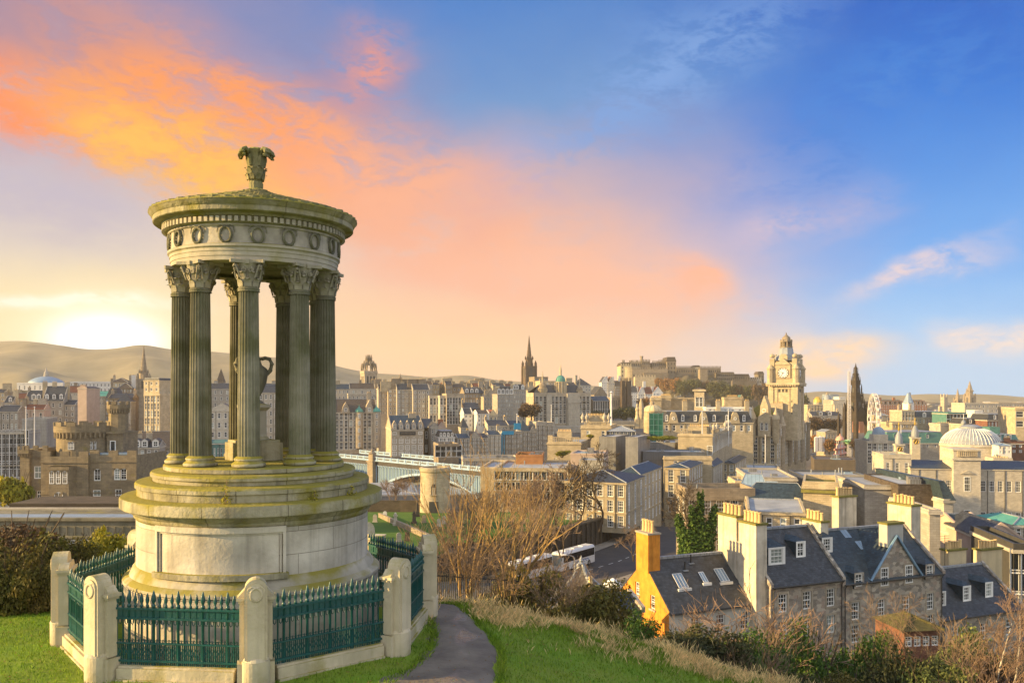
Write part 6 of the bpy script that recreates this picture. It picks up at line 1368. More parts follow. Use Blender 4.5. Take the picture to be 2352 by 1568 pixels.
GST=[('headstone','white',262,770,'white round topped headstone standing alone on the churchyard lawn'),('headstone','grey',175,800,'grey headstone at the left edge of the churchyard beside the podium'),('pillar','pale',355,828,'pale pillar gravestone on the low terrace wall'),('headstone','grey',385,975,'grey headstone with a white plaque nearest the railings'),('headstone','dark',460,965,'dark headstone right of the one with the white plaque'),
       ('obelisk','dark',485,735,'dark obelisk gravestone in the middle of the churchyard'),('obelisk','dark',548,750,'taller dark obelisk right of its twin in the churchyard'),('pillar','dark',520,812,'dark urn topped pillar on the churchyard path'),('headstone','brown',608,805,'broad brown headstone beside the churchyard path'),('headstone','pale',783,815,'pale narrow headstone in front of the mausoleum'),('pillar','brown',595,700,'brown pillar stone just left of the mausoleum'),('cross','grey',340,640,'small stone cross by the dark rear wall'),
       ('cross','gold',292,600,'sunlit golden cross on the dark rear wall'),('table_tomb','pale',220,940,'white table tomb on the lawn by the podium'),('headstone','dark',450,620,'dark headstone leaning by the rear wall'),('pillar','grey',425,690,'grey pillar monument before the rear wall'),('headstone','pale',740,840,'pale small headstone under the golden stems'),('headstone','brown',655,735,'brown headstone right of the path below the mausoleum'),('obelisk','pale',770,640,'pale statue topped pillar right of the mausoleum'),('headstone','grey',570,740,'grey headstone between the obelisks and the brown stone')]
for kind,m_,x,y,lab in GST:
    X,Yp=px('G',x,y);Y=140
    for _ in range(30):z=gz((X-CX)/F*Y,Y)+.25;Y=(HC-z)/((Yp-HY)/F)
    o=link('gravestone' if kind!='table_tomb' else 'table_tomb',stone_mesh(kind,m_),None,at(X,Yp,Y),random.uniform(-.3,.3));o.scale=(1.15,)*3;tag(o,lab,'gravestone','gravestones in the old churchyard')
def on_ground(v,x,y,lift=.25):
    X,Yp=px(v,x,y);Y=140
    for _ in range(30):z=gz((X-CX)/F*Y,Y)+lift;Y=(HC-z)/((Yp-HY)/F)
    return at(X,Yp,Y)
def wall_run(name,lab,pts,h,w,m_):
    b=MB()
    for a,c in zip(pts,pts[1:]):
        d=(c-a);d.z=0;d.normalize();n_=Vector((-d.y,d.x,0))*w/2;up=Vector((0,0,h));dn=Vector((0,0,-1.5))
        b.add([a-n_+dn,c-n_+dn,c+n_+dn,a+n_+dn,a-n_+up,c-n_+up,c+n_+up,a+n_+up],[(0,1,5,4),(1,2,6,5),(4,5,6,7),(3,0,4,7),(2,3,7,6)])
    return tag(b.build(name,MATS[m_]),lab,'wall')
wall_run('terrace_wall','low brown terrace wall crossing the churchyard lawn',[on_ground('G',*p) for p in ((215,755),(330,810),(470,870),(600,930),(700,975))],1.0,.6,'brown')
wall_run('churchyard_wall','dark stone rear wall of the churchyard left of the mausoleum',[at(*px('G',100,690),208),at(*px('G',400,690),207),at(*px('G',575,690),206)],2.3,.6,'dark')
# bridge
pL=at(740,1033,378);pL.z=-20.2;pR=at(1140,1074,296);pR.z=-20.2;dv=(pR-pL);Lb=dv.length;yb_=math.atan2(dv.y,dv.x)
br_=empty('iron_bridge',pL,yb_,'white and blue iron arch bridge with panelled parapets and stone pier','bridge')
mat('bridgewhite',(.32,.45,.62),(.27,.40,.56),.6,1,.2,None,0,vary=0);mat('bridgeteal',(.19,.29,.40),(.15,.24,.34),.6,1,.2,None,0,vary=0)
m=MB();m.box(0,-.2,-3.4,Lb,20,-1.6);m.build('deck',MATS['asphalt'],br_)
for yy,nm in ((-.3,0),(20,1)):
    m=MB();m.box(0,yy-.35,-1.7,Lb,yy+.35,-1.3);m.box(0,yy-.3,-.25,Lb,yy+.3,0);m.box(0,yy-.1,-1.3,Lb,yy+.1,-.25)
    for i in range(25):x=Lb*i/24;m.box(x-.3,yy-.32,-1.3,x+.3,yy+.32,.15)
    p_=m.build('parapet',MATS['bridgewhite'],br_);m=MB()
    for i in range(24):x=Lb*i/24;m.box(x+.9,yy-.13,-1.05,x+Lb/24-.9,yy-.09,-.5)
    m.build('panels',MATS['navybox'],p_)
tpx=lambda X:None
def u_of(xp):k_=(xp-CX)/F;c,s_=math.cos(yb_),math.sin(yb_);return (k_*pL.y-pL.x)/(c-k_*s_)
up_=u_of(858);u2=u_of(1104)
spans=[(up_+2.2,u2+3),(2*up_-u2-1,up_-2.2)]
for a,c in spans:
    arc=lambda u:-4.6-8.2*((u-(a+c)/2)/((c-a)/2))**2
    for yy in (-.1,6.5,13,19.8):
        m=MB();N_=28;q=[a+(c-a)*i/N_ for i in range(N_+1)]
        for i in range(N_):m.add([(q[i],yy-.3,arc(q[i])-.9),(q[i+1],yy-.3,arc(q[i+1])-.9),(q[i+1],yy-.3,arc(q[i+1])),(q[i],yy-.3,arc(q[i])),(q[i],yy+.3,arc(q[i])-.9),(q[i+1],yy+.3,arc(q[i+1])-.9),(q[i+1],yy+.3,arc(q[i+1])),(q[i],yy+.3,arc(q[i]))],[(0,1,2,3),(4,5,6,7),(3,2,6,7),(0,1,5,4)])
        ar=m.build('arch_rib',MATS['bridgewhite'],br_)
        if yy<0:
            m=MB();n_=int((c-a)/1.9)
            for i in range(n_+1):
                x=a+(c-a)*i/n_
                if arc(x)<-4.4:m.box(x-.13,yy-.2,arc(x),x+.13,yy+.1,-3.3)
                if i<n_:w_=(c-a)/n_;m.tube([(x+w_/2-w_/2*math.cos(R(20*j)),yy-.1,-4.3+.85*math.sin(R(20*j))) for j in range(10)],.13,4)
            m.build('spandrel_arcade',MATS['bridgewhite'],ar);m=MB();N_=24
            for i in range(N_):x0,x1=a+(c-a)*i/N_,a+(c-a)*(i+1)/N_;m.poly([(x0,yy+.6,arc(x0)),(x1,yy+.6,arc(x1)),(x1,yy+.6,-3.2),(x0,yy+.6,-3.2)])
            m.build('spandrel_back',MATS['bridgeteal'],ar)
for yy in (-1.2,):
    m=MB();m.box(up_-1.9,yy-.6,-28,up_+1.9,21,-2);m.box(up_-2.3,yy-1,-2.2,up_+2.3,21.4,-1.6);m.box(up_-1.5,yy-.3,-1.6,up_+1.5,yy+1.6,1.2);m.lathe([(1.4,1.2),(1.6,1.5),(.8,2.2),(.3,3.2),(0,3.4)],8,0,(up_,yy+.6));m.build('pier',MATS['brown'],br_)
m=MB();m.box(u2+1.5,-1.4,-28,u2+6,21,-1.6);m.build('abutment',MATS['brown'],br_)
B('white roofed station hall seen under the bridge arch','G',150,560,560,600,285,10,40,('hip',478,'lead'),'metalgrey',(0,0),name='station_hall')
B('white roofed station hall seen right of the mausoleum under the bridge','G',520,1080,560,600,300,10,40,('hip',445,'lead'),'metalgrey',(0,0),name='station_hall')
# castellated house and long office wing, left
mat('castlestone',(.33,.265,.17),(.23,.185,.125),.85,.8,stain=.5,brick=(.8,.3,.012,.25),bump=.3,vary=0,moss=(MOSS,.4,1.05),streak=.35)
gv=Loc('D',150,1155,160,'castellated_house','old castle like house with battlements, a round tower and a slim turret','house');X,Z=gv.x,gv.z
def battlement(m,x0,x1,y,z,n,h=.9,t=.4):
    w=(x1-x0)/(2*n-1)
    for i in range(n):m.box(x0+2*i*w,y-t/2,z,x0+(2*i+1)*w,y+t/2,z+h)
def arch_wall(root,name,x0,x1,y,z0,z1,wins,dep,par=True,mt='castlestone'):
    m=MB();hs=[(x-w/2,x+w/2,z,z+h) for x,z,w,h,s in wins];holed(m,lambda u,z,e:(u,y+e,z),x0,x1,z0,z1,hs,.25)
    for xx in (x0,x1):m.poly([(xx,y,z0),(xx,y+dep,z0),(xx,y+dep,z1),(xx,y,z1)])
    m.poly([(x0,y+.01,z1-.8),(x1,y+.01,z1-.8),(x1,y+dep,z1-.8),(x0,y+dep,z1-.8)])
    if par:m.box(x0-.1,y-.14,z1-1.3,x1+.1,y-.002,z1-1.05);m.box(x0-.06,y-.1,z1-7.2,x1+.06,y-.002,z1-7.0);battlement(m,x0,x1,y+.2,z1,max(3,int((x1-x0)/2.4)))
    w_=m.build(name,MATS[mt],root)
    for x,z,w,h,s in wins:put_window(root,w,h,s,mt,(x,y+.16,z),0,False)
    return w_
base=Z(1250)
arch_wall(gv.root,'main_block',X(200),X(308),1.0,base,Z(1046),[(X(217),Z(1105),1.3,2.3,'arch'),(X(263),Z(1103),1.2,2.2,'arch'),(X(278),Z(1103),1.2,2.2,'arch'),(X(216),Z(1155),1.5,2.4,'sash'),(X(266),Z(1151),1.3,2.2,'sash')],14)
arch_wall(gv.root,'middle_block',X(91),X(200),.4,base,Z(1048),[(X(120),Z(1157),1.0,2.3,'arch'),(X(166),Z(1157),1.0,2.3,'arch'),(X(142.5),Z(1157),1.7,2.5,'arch'),(X(128),Z(1109),.9,2.3,'arch'),(X(142),Z(1109),.9,2.3,'arch'),(X(157),Z(1109),.9,2.3,'arch')],14)
m=MB();m.vprism([(X(114),.4),(X(120),-1.2),(X(166),-1.2),(X(172),.4)],base,Z(1070));m.vprism([(X(113),.4),(X(119),-1.4),(X(167),-1.4),(X(173),.4)],Z(1078),Z(1070));bw=m.build('bow_front',MATS['castlestone'],gv.root)
for x,zz,w in ((127,1109,.9),(142,1109,.9),(157,1109,.9),(142.5,1157,1.7)):put_window(bw,w,2.4,'arch','castlestone',(X(x),-1.24,Z(zz)),0,False)
arch_wall(gv.root,'left_wing',X(35),X(92),2.5,base,Z(1036),[(X(70),Z(1102),1.6,2.4,'sash'),(X(72),Z(1147),.8,1.4,'sash')],12)
m=MB();m.box(X(33),1.8,base,X(55),9,Z(1043));m.box(X(31),1.2,Z(1043),X(57),9.5,Z(1034));battlement(m,X(31),X(57),1.4,Z(1034),3,.7);[m.box(X(32+3.5*i),1.3,Z(1049),X(33.6+3.5*i),1.8,Z(1043)) for i in range(7)];m.build('corner_tower',MATS['castlestone'],gv.root)
k=gv.k
m=MB();c=(X(150),7.5);r=62*k;m.lathe([(r,base),(r,Z(1003)),(r*1.09,Z(994)),(r*1.09,Z(980)),(r*.98,Z(980)),(r*.98,Z(985)),(0,Z(985))],40,0,c)
for i in range(40):a=2*math.pi*i/40;m.T=Matrix.Translation((c[0],c[1],0))@Matrix.Rotation(a,4,'Z');m.box(r*.98,-.16,Z(1008),r*1.08,.16,Z(995))
for i in range(12):a=2*math.pi*i/12;m.T=Matrix.Translation((c[0],c[1],0))@Matrix.Rotation(a,4,'Z');m.box(r*.98,-.85,Z(980),r*1.09,.85,Z(971))
m.T=None;rt=m.build('round_tower',MATS['castlestone'],gv.root)
for x in (145,151.5,188,194):dx=X(x)-c[0];put_window(rt,.62,1.5,'arch','castlestone',(X(x),c[1]-math.sqrt(r*r-dx*dx)-.1,Z(1034)),0,False)
m=MB();c=(X(227),8);r=22*k;m.lathe([(r,base),(r,Z(948)),(r*1.18,Z(938)),(r*1.18,Z(930)),(r,Z(930)),(0,Z(932))],8,0,c,phase=R(22.5))
for i in range(8):a=R(45*i);m.T=Matrix.Translation((c[0],c[1],0))@Matrix.Rotation(a,4,'Z');m.box(r*.95,-.45,Z(930),r*1.16,.45,Z(922));[m.box(r*.85,y-.1,Z(950),r*1.08,y+.1,Z(940)) for y in (-.5,0,.5)]
m.T=None;m.build('turret',MATS['castlestone'],gv.root)
m=MB();m.box(X(213),5.5,base,X(252),12,Z(994));m.box(X(212),5.2,Z(999),X(253),12.2,Z(995));m.build('stair_tower',MATS['castlestone'],gv.root);put_window(gv.root,1.1,2.2,'plain','castlestone',(X(228),5.4,Z(1042)),0,False)
for x0,x1,zz,ap in ((126,170,1054,1042),):m=MB();m.add([(X(x0),2,Z(zz)),(X(x1),2,Z(zz)),(X((x0+x1)/2),7,Z(ap)),(X(x0),12,Z(zz)),(X(x1),12,Z(zz))],[(0,1,2),(0,2,3),(1,4,2),(3,2,4)]);m.build('lead_roof',MATS['leadblue'],gv.root)
m=MB();m.box(X(170),3,Z(1047),X(282),6,Z(1043));m.build('lead_roof',MATS['leadblue'],gv.root)
mat('wingdark',(.27,.245,.18),(.17,.16,.11),.85,.5,stain=.5,brick=(1.6,.7,.01,.1),bump=.3,vary=0,streak=.7,moss=(MOSS,.4,1.1))
mat('wingpale',(.50,.455,.37),(.38,.34,.27),.85,.6,stain=.4,brick=(1.6,.7,.01,.1),bump=.2,vary=0,streak=.5)
an=Loc('D',150,1280,98,'office_wing','long low stone office wing with a flat lead roof and white barred windows at left','office');X,Z=an.x,an.z
ws=[(X(x)-1.15,X(x)+1.15,Z(1270),Z(1239)) for x in (30,104,182,262,335)]
m=MB();holed(m,lambda u,z,e:(u,e,z),X(-120),X(330),Z(1420),Z(1234),ws,.2);m.build('lower_wall',MATS['wingpale'],an.root)
m=MB();m.box(X(-120),.5,Z(1236),X(330),8,Z(1192));m.box(X(-120),-.25,Z(1236),X(330),1,Z(1232));m.box(X(-120),.2,Z(1197),X(330),1,Z(1190))
for i in range(24):m.box(X(-110+i*18.5),.38,Z(1231),X(-109+i*18.5),.5,Z(1210))
m.build('upper_wall',MATS['wingdark'],an.root)
ZY=lambda y,o:HC-(y-HY)/F*(98+o)-an.root.location.z
m=MB();m.add([(X(-120),.2,Z(1190)),(X(330),.2,Z(1190)),(X(380),8,ZY(1172,8)),(X(-120),8,ZY(1172,8))],[(0,1,2,3)]);m.build('lead_roof',MATS['leadblue'],an.root)
m=MB();m.box(X(-120),8,ZY(1192,8),X(380),8.6,ZY(1166,8));m.box(X(-120),12,ZY(1190,12),X(380),20,ZY(1156,12),1);m.build('roof_parapet',[MATS['pale'],MATS['dark']],an.root)
for a,b_,c,d in ws:put_window(an.root,b_-a,d-c,'six','wingpale',((a+b_)/2,.1,c),0,False)
for x in (64,143):m=MB();m.box(X(x)-.4,-.3,Z(1300),X(x)+.4,.02,Z(1234));m.build('buttress',MATS['wingdark'],an.root)
# steeples and domes
mat('sootstone',(.125,.09,.065),(.075,.055,.042),.85,.4,stain=.4,bump=.2,vary=.1)
def pinn(m,x,y,z,w,h,n=4):m.cbox(x,y,z,w,w,h*.45);m.lathe([(w*.75,z+h*.45),(w*.2,z+h*.9),(0,z+h)],n,0,(x,y),phase=R(45))
def steeple(V,x,yb,yt,Y,lab,hw,y_sh,hs,m_,y_oct=None,ho=None,rz=R(20),deep=25):
    L_=Loc(V,x,yb,Y,'church_steeple',lab,'steeple',rz);w=L_.w(hw);z1=L_.z(y_sh);s=L_.w(hs)
    m=MB();m.box(-w,-w,-deep,w,w,z1)
    for sx in (-1,1):
        for sy in (-1,1):m.cbox(sx*w,sy*w,-deep,w*.35,w*.35,deep+z1);pinn(m,sx*w*.95,sy*w*.95,z1-.5,w*.38,(L_.z(yt)-z1)*.2)
    for q in range(4):m.T=Matrix.Rotation(R(90*q),4,'Z');m.box(-w*.3,-w*1.04,z1*.25,w*.3,-w+.1,z1*.85,1)
    m.T=None;m.build('tower',[MATS[m_],MATS['framedark']],L_.root)
    z2=z1
    if y_oct:z2=L_.z(y_oct);o=L_.w(ho);m=MB();m.lathe([(o,z1-.5),(o,z2),(o*1.1,z2)],8);[pinn(m,o*math.cos(R(45*q)),o*math.sin(R(45*q)),z2-1,o*.3,(L_.z(yt)-z2)*.16) for q in range(8)];m.build('octagon',MATS[m_],L_.root)
    m=MB();zt=L_.z(yt);m.lathe([(s,z2-.3),(s*.62,z2+(zt-z2)*.4),(s*.10,zt-(zt-z2)*.04),(.12,zt),(0,zt)],8)
    for q in range(8):
        for t in (.15,.3,.45):a=R(45*q);rr=s*(1-t)*.98;m.cbox(rr*math.cos(a),rr*math.sin(a),z2+(zt-z2)*t,s*.12,s*.12,s*.2)
    m.build('spire',MATS[m_],L_.root);return L_
steeple('L',1480,900,425,552,'brown stone church steeple with pinnacles on the left skyline beside the columns',58,765,33,'brown',690,42)
steeple('C',393,640,120,925,'tall slender black gothic steeple on the ridge in the middle of the skyline',60,470,32,'sootstone',385,44)
steeple('M',875,640,560,900,'tiny dark steeple tip on the ridge right of the crown steeple',14,610,13,'brown')
steeple('R',1212,640,315,1750,'tallest brown cathedral spire at the right of the skyline',42,500,34,'brown',440,36)
steeple('R',1172,640,405,1770,'smaller brown cathedral spire just left of the tallest one at the right',22,500,19,'brown')
steeple('R',1062,660,410,1500,'sunlit brown church spire left of the twin cathedral spires',30,540,26,'brown')
tw=Loc('R',894,650,1300,'church_tower','square gold brown church tower with four tall pinnacles on the right skyline','tower',R(20));w=tw.w(28);m=MB();m.box(-w,-w,-20,w,w,tw.z(515));[pinn(m,sx*w*.85,sy*w*.85,tw.z(515),w*.4,tw.w(48)) for sx in (-1,1) for sy in (-1,1)];m.build('tower',MATS['tan'],tw.root)
hs_=Loc('R',452,680,900,'cone_tower','white tower with a tall pale blue conical roof before the red hotel','tower',R(20));m=MB();w=hs_.w(46);m.box(-w,-w,-10,w,w,hs_.z(585));m.build('tower',MATS['white'],hs_.root);m=MB();m.lathe([(w*1.35,hs_.z(588)),(w*.75,hs_.z(520)),(w*.35,hs_.z(470)),(0,hs_.z(460))],8);m.build('spire',MATS['leadblue'],hs_.root);m=MB();m.tube([(w*.6,0,hs_.z(520)),(w*.8,0,hs_.z(470)),(w*.4,0,hs_.z(458))],.5,4);m.build('finial',MATS['brown'],hs_.root)
mc=Loc('L',475,800,850,'grey_dome','wide low grey dome with a pointed lantern on the far left skyline','dome');m=MB();r=mc.w(165);m.lathe([(r,-20),(r,0),(r*.9,mc.z(782)),(r*.62,mc.z(757)),(r*.3,mc.z(742)),(0,mc.z(738))],32);m.build('dome',MATS['leadblue'],mc.root,smooth=60)
m=MB();m.lathe([(mc.w(24),mc.z(742)),(mc.w(20),mc.z(700)),(mc.w(8),mc.z(680)),(mc.w(5),mc.z(660)),(0,mc.z(648))],10);m.build('lantern',MATS['grey'],mc.root)
cr=Loc('M',510,690,700,'crown_steeple','stone crown steeple of open arches above a square belfry on the skyline','steeple',R(28));w=cr.w(76);zc=cr.z(552);m=MB();m.box(-w,-w,-20,w,w,zc)
for q in range(4):
    m.T=Matrix.Rotation(R(90*q),4,'Z');m.box(-w*1.05,-w*1.06,zc-1.2,w*1.05,-w*.9,zc+1.2)
    for x in (-.5,.0,.5):m.box(w*(x-.13),-w*1.02,zc-13,w*(x+.13),-w+.3,zc-3,1)
m.T=None;m.build('belfry',[MATS['tan'],MATS['framedark']],cr.root)
m=MB();zk=cr.z(440)
for q in range(8):
    a=R(45*q);rr=w*(1.25 if q%2 else .95);pts=[(rr*math.cos(a)*(1-t**1.9),rr*math.sin(a)*(1-t**1.9),zc+(zk-zc)*math.sin(t*math.pi/2)) for t in [i/9 for i in range(10)]]
    m.tube(pts,[.5]*10,4)
    for t in (0,.35,.65):p=pts[int(t*9)];pinn(m,p[0],p[1],p[2],1.0,4 if t else 8)
m.build('crown_arches',MATS['brown'],cr.root);m=MB();m.lathe([(2.6,zk-2),(2.4,zk+2.5),(3.2,zk+3),(1.4,cr.z(400)),(.9,cr.z(380)),(.25,cr.z(345)),(0,cr.z(338))],8);[pinn(m,2.4*math.cos(R(45*q)),2.4*math.sin(R(45*q)),zk+1,.9,6) for q in range(8)];m.build('central_pinnacle',MATS['brown'],cr.root)
bk,W_,H_,hr_,D_=B('great classical bank headquarters on a high terrace with long window rows','C',460,1090,812,1110,600,12,40,('flat',None,'slate'),'tan',(4,14),name='bank_headquarters',cat='bank',ww=2.0,wh=6.5,par=2.2,sills=True)
m=MB();m.box(W_*.2,-1.5,0,W_*.30,0,H_+1);m.box(W_*.57,-2.5,0,W_*.8,0,H_+1.6)
[m.lathe([(1.1,H_-29),(1.0,H_-5)],8,0,(W_*(.6+.033*i),-3.2)) for i in range(6)];m.box(W_*.57,-4.4,H_-5,W_*.8,0,H_-2);m.build('portico',MATS['pale'],bk)
m=MB();m.box(-8,-14,0-10,W_+2,0,H_-74 if H_>80 else 2);m.build('terrace',MATS['grey'],bk)
kk=600/F/4.983
m=MB();m.add([(0,6,H_+1),(W_,6,H_+1),(W_-6,14,H_+8),(6,14,H_+8),(0,30,H_+1),(W_,30,H_+1)],[(0,1,2,3),(4,5,2,3)]);m.build('slate_roof',MATS['slate'],bk)
for u,w_,zb_,zt_,m_,nm in ((.20,42,800,650,'tan','cupola'),(.53,58,770,570,'copper','green_dome'),(.88,34,790,700,'tan','cupola')):
    z=lambda zy:H_+(812-zy)*kk;r=w_*kk;m=MB();zd=zb_-(zb_-zt_)*(.62 if m_=='copper' else .55)
    m.lathe([(r*1.05,H_-1),(r*1.05,z(zd+8)),(r*1.2,z(zd+6)),(r*1.2,z(zd))],12,0,(u*W_,10));[m.cbox(u*W_+r*1.1*math.cos(R(30*q)),10+r*1.1*math.sin(R(30*q)),H_,1.2,1.2,z(zd+8)-H_) for q in range(12)]
    t_=m.build('drum',MATS['gold'],bk);hd=z(zt_)-z(zd);dome(t_,r*1.02,z(zd),hd,m_ if m_=='copper' else 'brown',16,8,name=nm,c=(u*W_,10));m=MB();m.lathe([(r*.25,z(zt_)-.5),(r*.25,z(zt_)+4),(r*.1,z(zt_)+6),(0,z(zt_)+8.5)],8,0,(u*W_,10));m.build('lantern',MATS['gold'],t_)
at_=Loc('C',1500,960,850,'twin_gothic_towers','pair of sooty gothic towers with many pinnacles below the castle','church',R(12));kk=at_.k
for x in (-34,34):
    m=MB();w=20*kk;m.box(x*kk-w,-w,-10,x*kk+w,w,at_.z(640))
    for sx in (-1,1):
        for sy in (-1,1):m.lathe([(w*.3,-10),(w*.3,at_.z(640))],8,0,(x*kk+sx*w,sy*w));pinn(m,x*kk+sx*w,sy*w,at_.z(645),w*.4,52*kk)
    for i in range(3):m.box(x*kk-w*.5+w*.42*i,-w-.15,at_.z(800),x*kk-w*.35+w*.42*i,-w,at_.z(680),1)
    m.build('tower',[MATS['sootstone'],MATS['framedark']],at_.root)
m=MB();m.box(-160*kk,4,-10,95*kk,30,at_.z(830));battlement(m,-160*kk,95*kk,4.4,at_.z(830),16,2);[m.box((-145+22*i)*kk,3.8,at_.z(930),(-138+22*i)*kk,4.1,at_.z(860),1) for i in range(10)];m.build('hall',[MATS['brown'],MATS['framedark']],at_.root)
# castle on its rock
ridge('castle_rock',[(60,900),(140,660),(270,650),(400,640),(520,600),(700,575),(790,545),(1000,555),(1300,585),(1500,640),(1800,665),(2000,760),(2200,830),(2290,990)],'B',1230,190,-40,9,'rock')
cs=Loc('B',470,640,1180,'castle','long grey gold castle of walls and batteries crowning the rock','castle');X,Z=cs.x,cs.z
def cbld(name,x0,x1,y0,zt,zb,dep,m_,batt=0,roof=None,wins=(0,0),wsz=(1.6,3.2)):
    m=MB();a,c=X(x0),X(x1);hs=[(u0,u1,z0,z1) for u0,u1,z0,z1 in grid(c-a,wins[0],wins[1],Z(zt),(zb-zt)*cs.k/max(1,wins[0]),a,*wsz)]
    holed(m,lambda u,z,e:(u,y0+e,z),a,c,Z(zb)-12,Z(zt),hs,.8);m.box(a,y0+.9,Z(zb)-12,c,y0+dep,Z(zt)-.05)
    for u in hs:m.poly([(u[0],y0+.7,u[2]),(u[1],y0+.7,u[2]),(u[1],y0+.7,u[3]),(u[0],y0+.7,u[3])],1)
    if batt:battlement(m,a,c,y0+.8,Z(zt),batt,2.6,1.2)
    o=m.build(name,[MATS[m_],MATS['framedark']],cs.root)
    if roof:
        z1,z2=Z(zt),Z(roof);r=MB();r.prism([(a-1,z1-.2),(c+1,z1-.2),(c-1,z2),(a+1,z2)],y0+2,y0+dep);r.build('roof',MATS['slatebrown'],o)
    return o
m=MB();r=cs.w(125);cc=(X(270),22);m.lathe([(r*1.05,Z(640)-30),(r,Z(500)),(r*1.02,Z(496)),(r*1.02,Z(488)),(r*.95,Z(488)),(0,Z(492))],40,0,cc)
for i in range(30):a=2*math.pi*i/30;m.T=Matrix.Translation((cc[0],cc[1],0))@Matrix.Rotation(a,4,'Z');m.box(r*.96,-1.6,Z(490),r*1.02,1.6,Z(480))
m.T=None;m.build('half_moon_battery',MATS['gold'],cs.root)
cbld('palace_block',146,270,10,460,600,40,'gold',5,425,(3,3));cbld('palace_block',270,400,16,418,600,40,'brown',9,None,(3,5));cbld('great_hall',395,490,14,410,520,40,'castlegrey',6,None,(2,4))
m=MB();m.lathe([(cs.w(17),Z(440)),(cs.w(17),Z(358)),(cs.w(20),Z(356)),(cs.w(20),Z(347)),(0,Z(347))],8,0,(X(404),24));m.build('flag_turret',MATS['brown'],cs.root)
for x in (180,196,262,280,345):m=MB();m.cbox(X(x),20,Z(450),cs.w(10),3,Z(395 if x<200 else 400)-Z(450));m.build('chimney',MATS['castlegrey'],cs.root)
cbld('curtain_wall',270,680,4,505,640,20,'brown',22,None,(1,9));cbld('lower_battery',400,680,0,545,640,20,'castlegrey',0,None)
cbld('memorial_block',520,600,18,425,520,40,'castlegrey',6,None,(2,3));cbld('memorial_block',600,685,22,412,520,40,'brown',6,None,(2,4))
o=cbld('barrack_block',684,787,12,415,560,40,'castlegrey',0,362,(3,3));
cbld('long_battery',787,1000,10,488,560,20,'castlegrey',20,None,(1,8));cbld('chapel',1000,1075,16,480,560,20,'gold',0,457,(1,2));cbld('gun_battery',1030,1115,-8,510,600,14,'brown',0,None);cbld('long_battery',1070,1310,14,488,560,24,'castlegrey',16,None,(1,10));cbld('hospital_block',1240,1440,2,550,640,24,'castlegrey',0,538,(2,9),(2.4,2.8))
cbld('governor_block',1440,1620,4,590,660,24,'castlegrey',0,560,(2,7));cbld('low_range',1580,1760,6,620,680,20,'grey',8,600,(1,7));cbld('end_gable',1735,1800,10,560,660,20,'castlegrey',0,530,(2,2));cbld('lower_wall',1350,1620,-30,645,740,8,'castlegrey',14,None);cbld('retaining_wall',270,500,-25,600,700,14,'gold',8,None)
# black gothic monument and fair
sc=Loc('S',1195,1250,620,'gothic_monument','black pointed gothic monument with clustered pinnacles at the right skyline','monument',R(25));kk=sc.k;m=MB()
for sx in (-1,1):
    for sy in (-1,1):
        x,y=sx*72*kk,sy*72*kk;m.cbox(x,y,-6,30*kk,30*kk,sc.z(900)+6);m.cbox(sx*112*kk,sy*112*kk,-6,22*kk,22*kk,sc.z(1010)+6);pinn(m,sx*112*kk,sy*112*kk,sc.z(1010),20*kk,150*kk);pinn(m,x,y,sc.z(900),26*kk,130*kk)
        m.tube([(sx*112*kk,sy*112*kk,sc.z(1040)),(sx*90*kk,sy*90*kk,sc.z(960)),(x*.8,y*.8,sc.z(880))],3.5*kk*1.6,4)
        for t,ww,hh,rr in ((860,14,130,58),(780,11,120,47),(690,10,110,38),(600,7,90,29),(560,6,80,21),(480,4,60,14)):pinn(m,sx*rr*kk,sy*rr*kk,sc.z(t),ww*kk,hh*kk)
m.build('buttresses',mat('blackstone',(.055,.042,.032),(.032,.026,.02),.9,.4,.3,None,.2,vary=0),sc.root);m=MB()
m.box(-72*kk,-72*kk,sc.z(960),72*kk,72*kk,sc.z(880))
for q in range(4):m.T=Matrix.Rotation(R(90*q),4,'Z');m.prism([(-60*kk,sc.z(880)),(60*kk,sc.z(880)),(0,sc.z(800))],-76*kk,-66*kk);m.prism([(-72*kk,sc.z(960)),(-40*kk,sc.z(960)),(-72*kk,sc.z(1060))],-72*kk,-60*kk);m.prism([(72*kk,sc.z(960)),(40*kk,sc.z(960)),(72*kk,sc.z(1060))],-72*kk,-60*kk)
m.T=None
for z0,z1,a,c in ((880,700,50,38),(700,560,32,25),(560,490,20,15),(490,430,12,9)):
    m.frustum(0,0,sc.z(z0),2*a*kk,2*a*kk,2*c*kk,2*c*kk,sc.z(z1)-sc.z(z0));m.cbox(0,0,sc.z(z1)-1,2.5*c*kk,2.5*c*kk,1.6)
    for q in range(4):m.T=Matrix.Rotation(R(90*q),4,'Z');m.box(-a*.35*kk,-a*1.02*kk,sc.z(z0)+2,a*.35*kk,-c*.9*kk,sc.z(z1)-5,1)
    m.T=None
m.lathe([(13*kk,sc.z(432)),(5*kk,sc.z(400)),(1.5*kk,sc.z(382)),(0,sc.z(374))],8);m.build('spire',[MATS['blackstone'],MATS['framedark']],sc.root)
mat('fairwhite',(.62,.60,.60),(.52,.5,.5),.5,1,0,None,0,vary=0);mat('fairpink',(.75,.30,.22),(.7,.4,.3),.5,1,0,None,0,vary=0);mat('fairgreen',(.30,.55,.28),(.25,.5,.25),.5,1,0,None,0,vary=0)
fw=Loc('S',1378,970,590,'ferris_wheel','white ferris wheel seen nearly edge on beside the black gothic monument','ferris wheel',R(76));kk=fw.k;Rw=285*kk
m=MB()
for y in (-1.2,1.2):m.tube([(Rw*math.cos(R(10*i)),y,Rw*math.sin(R(10*i))) for i in range(37)],.28,5);m.tube([(Rw*.93*math.cos(R(10*i)),y,Rw*.93*math.sin(R(10*i))) for i in range(37)],.2,4)
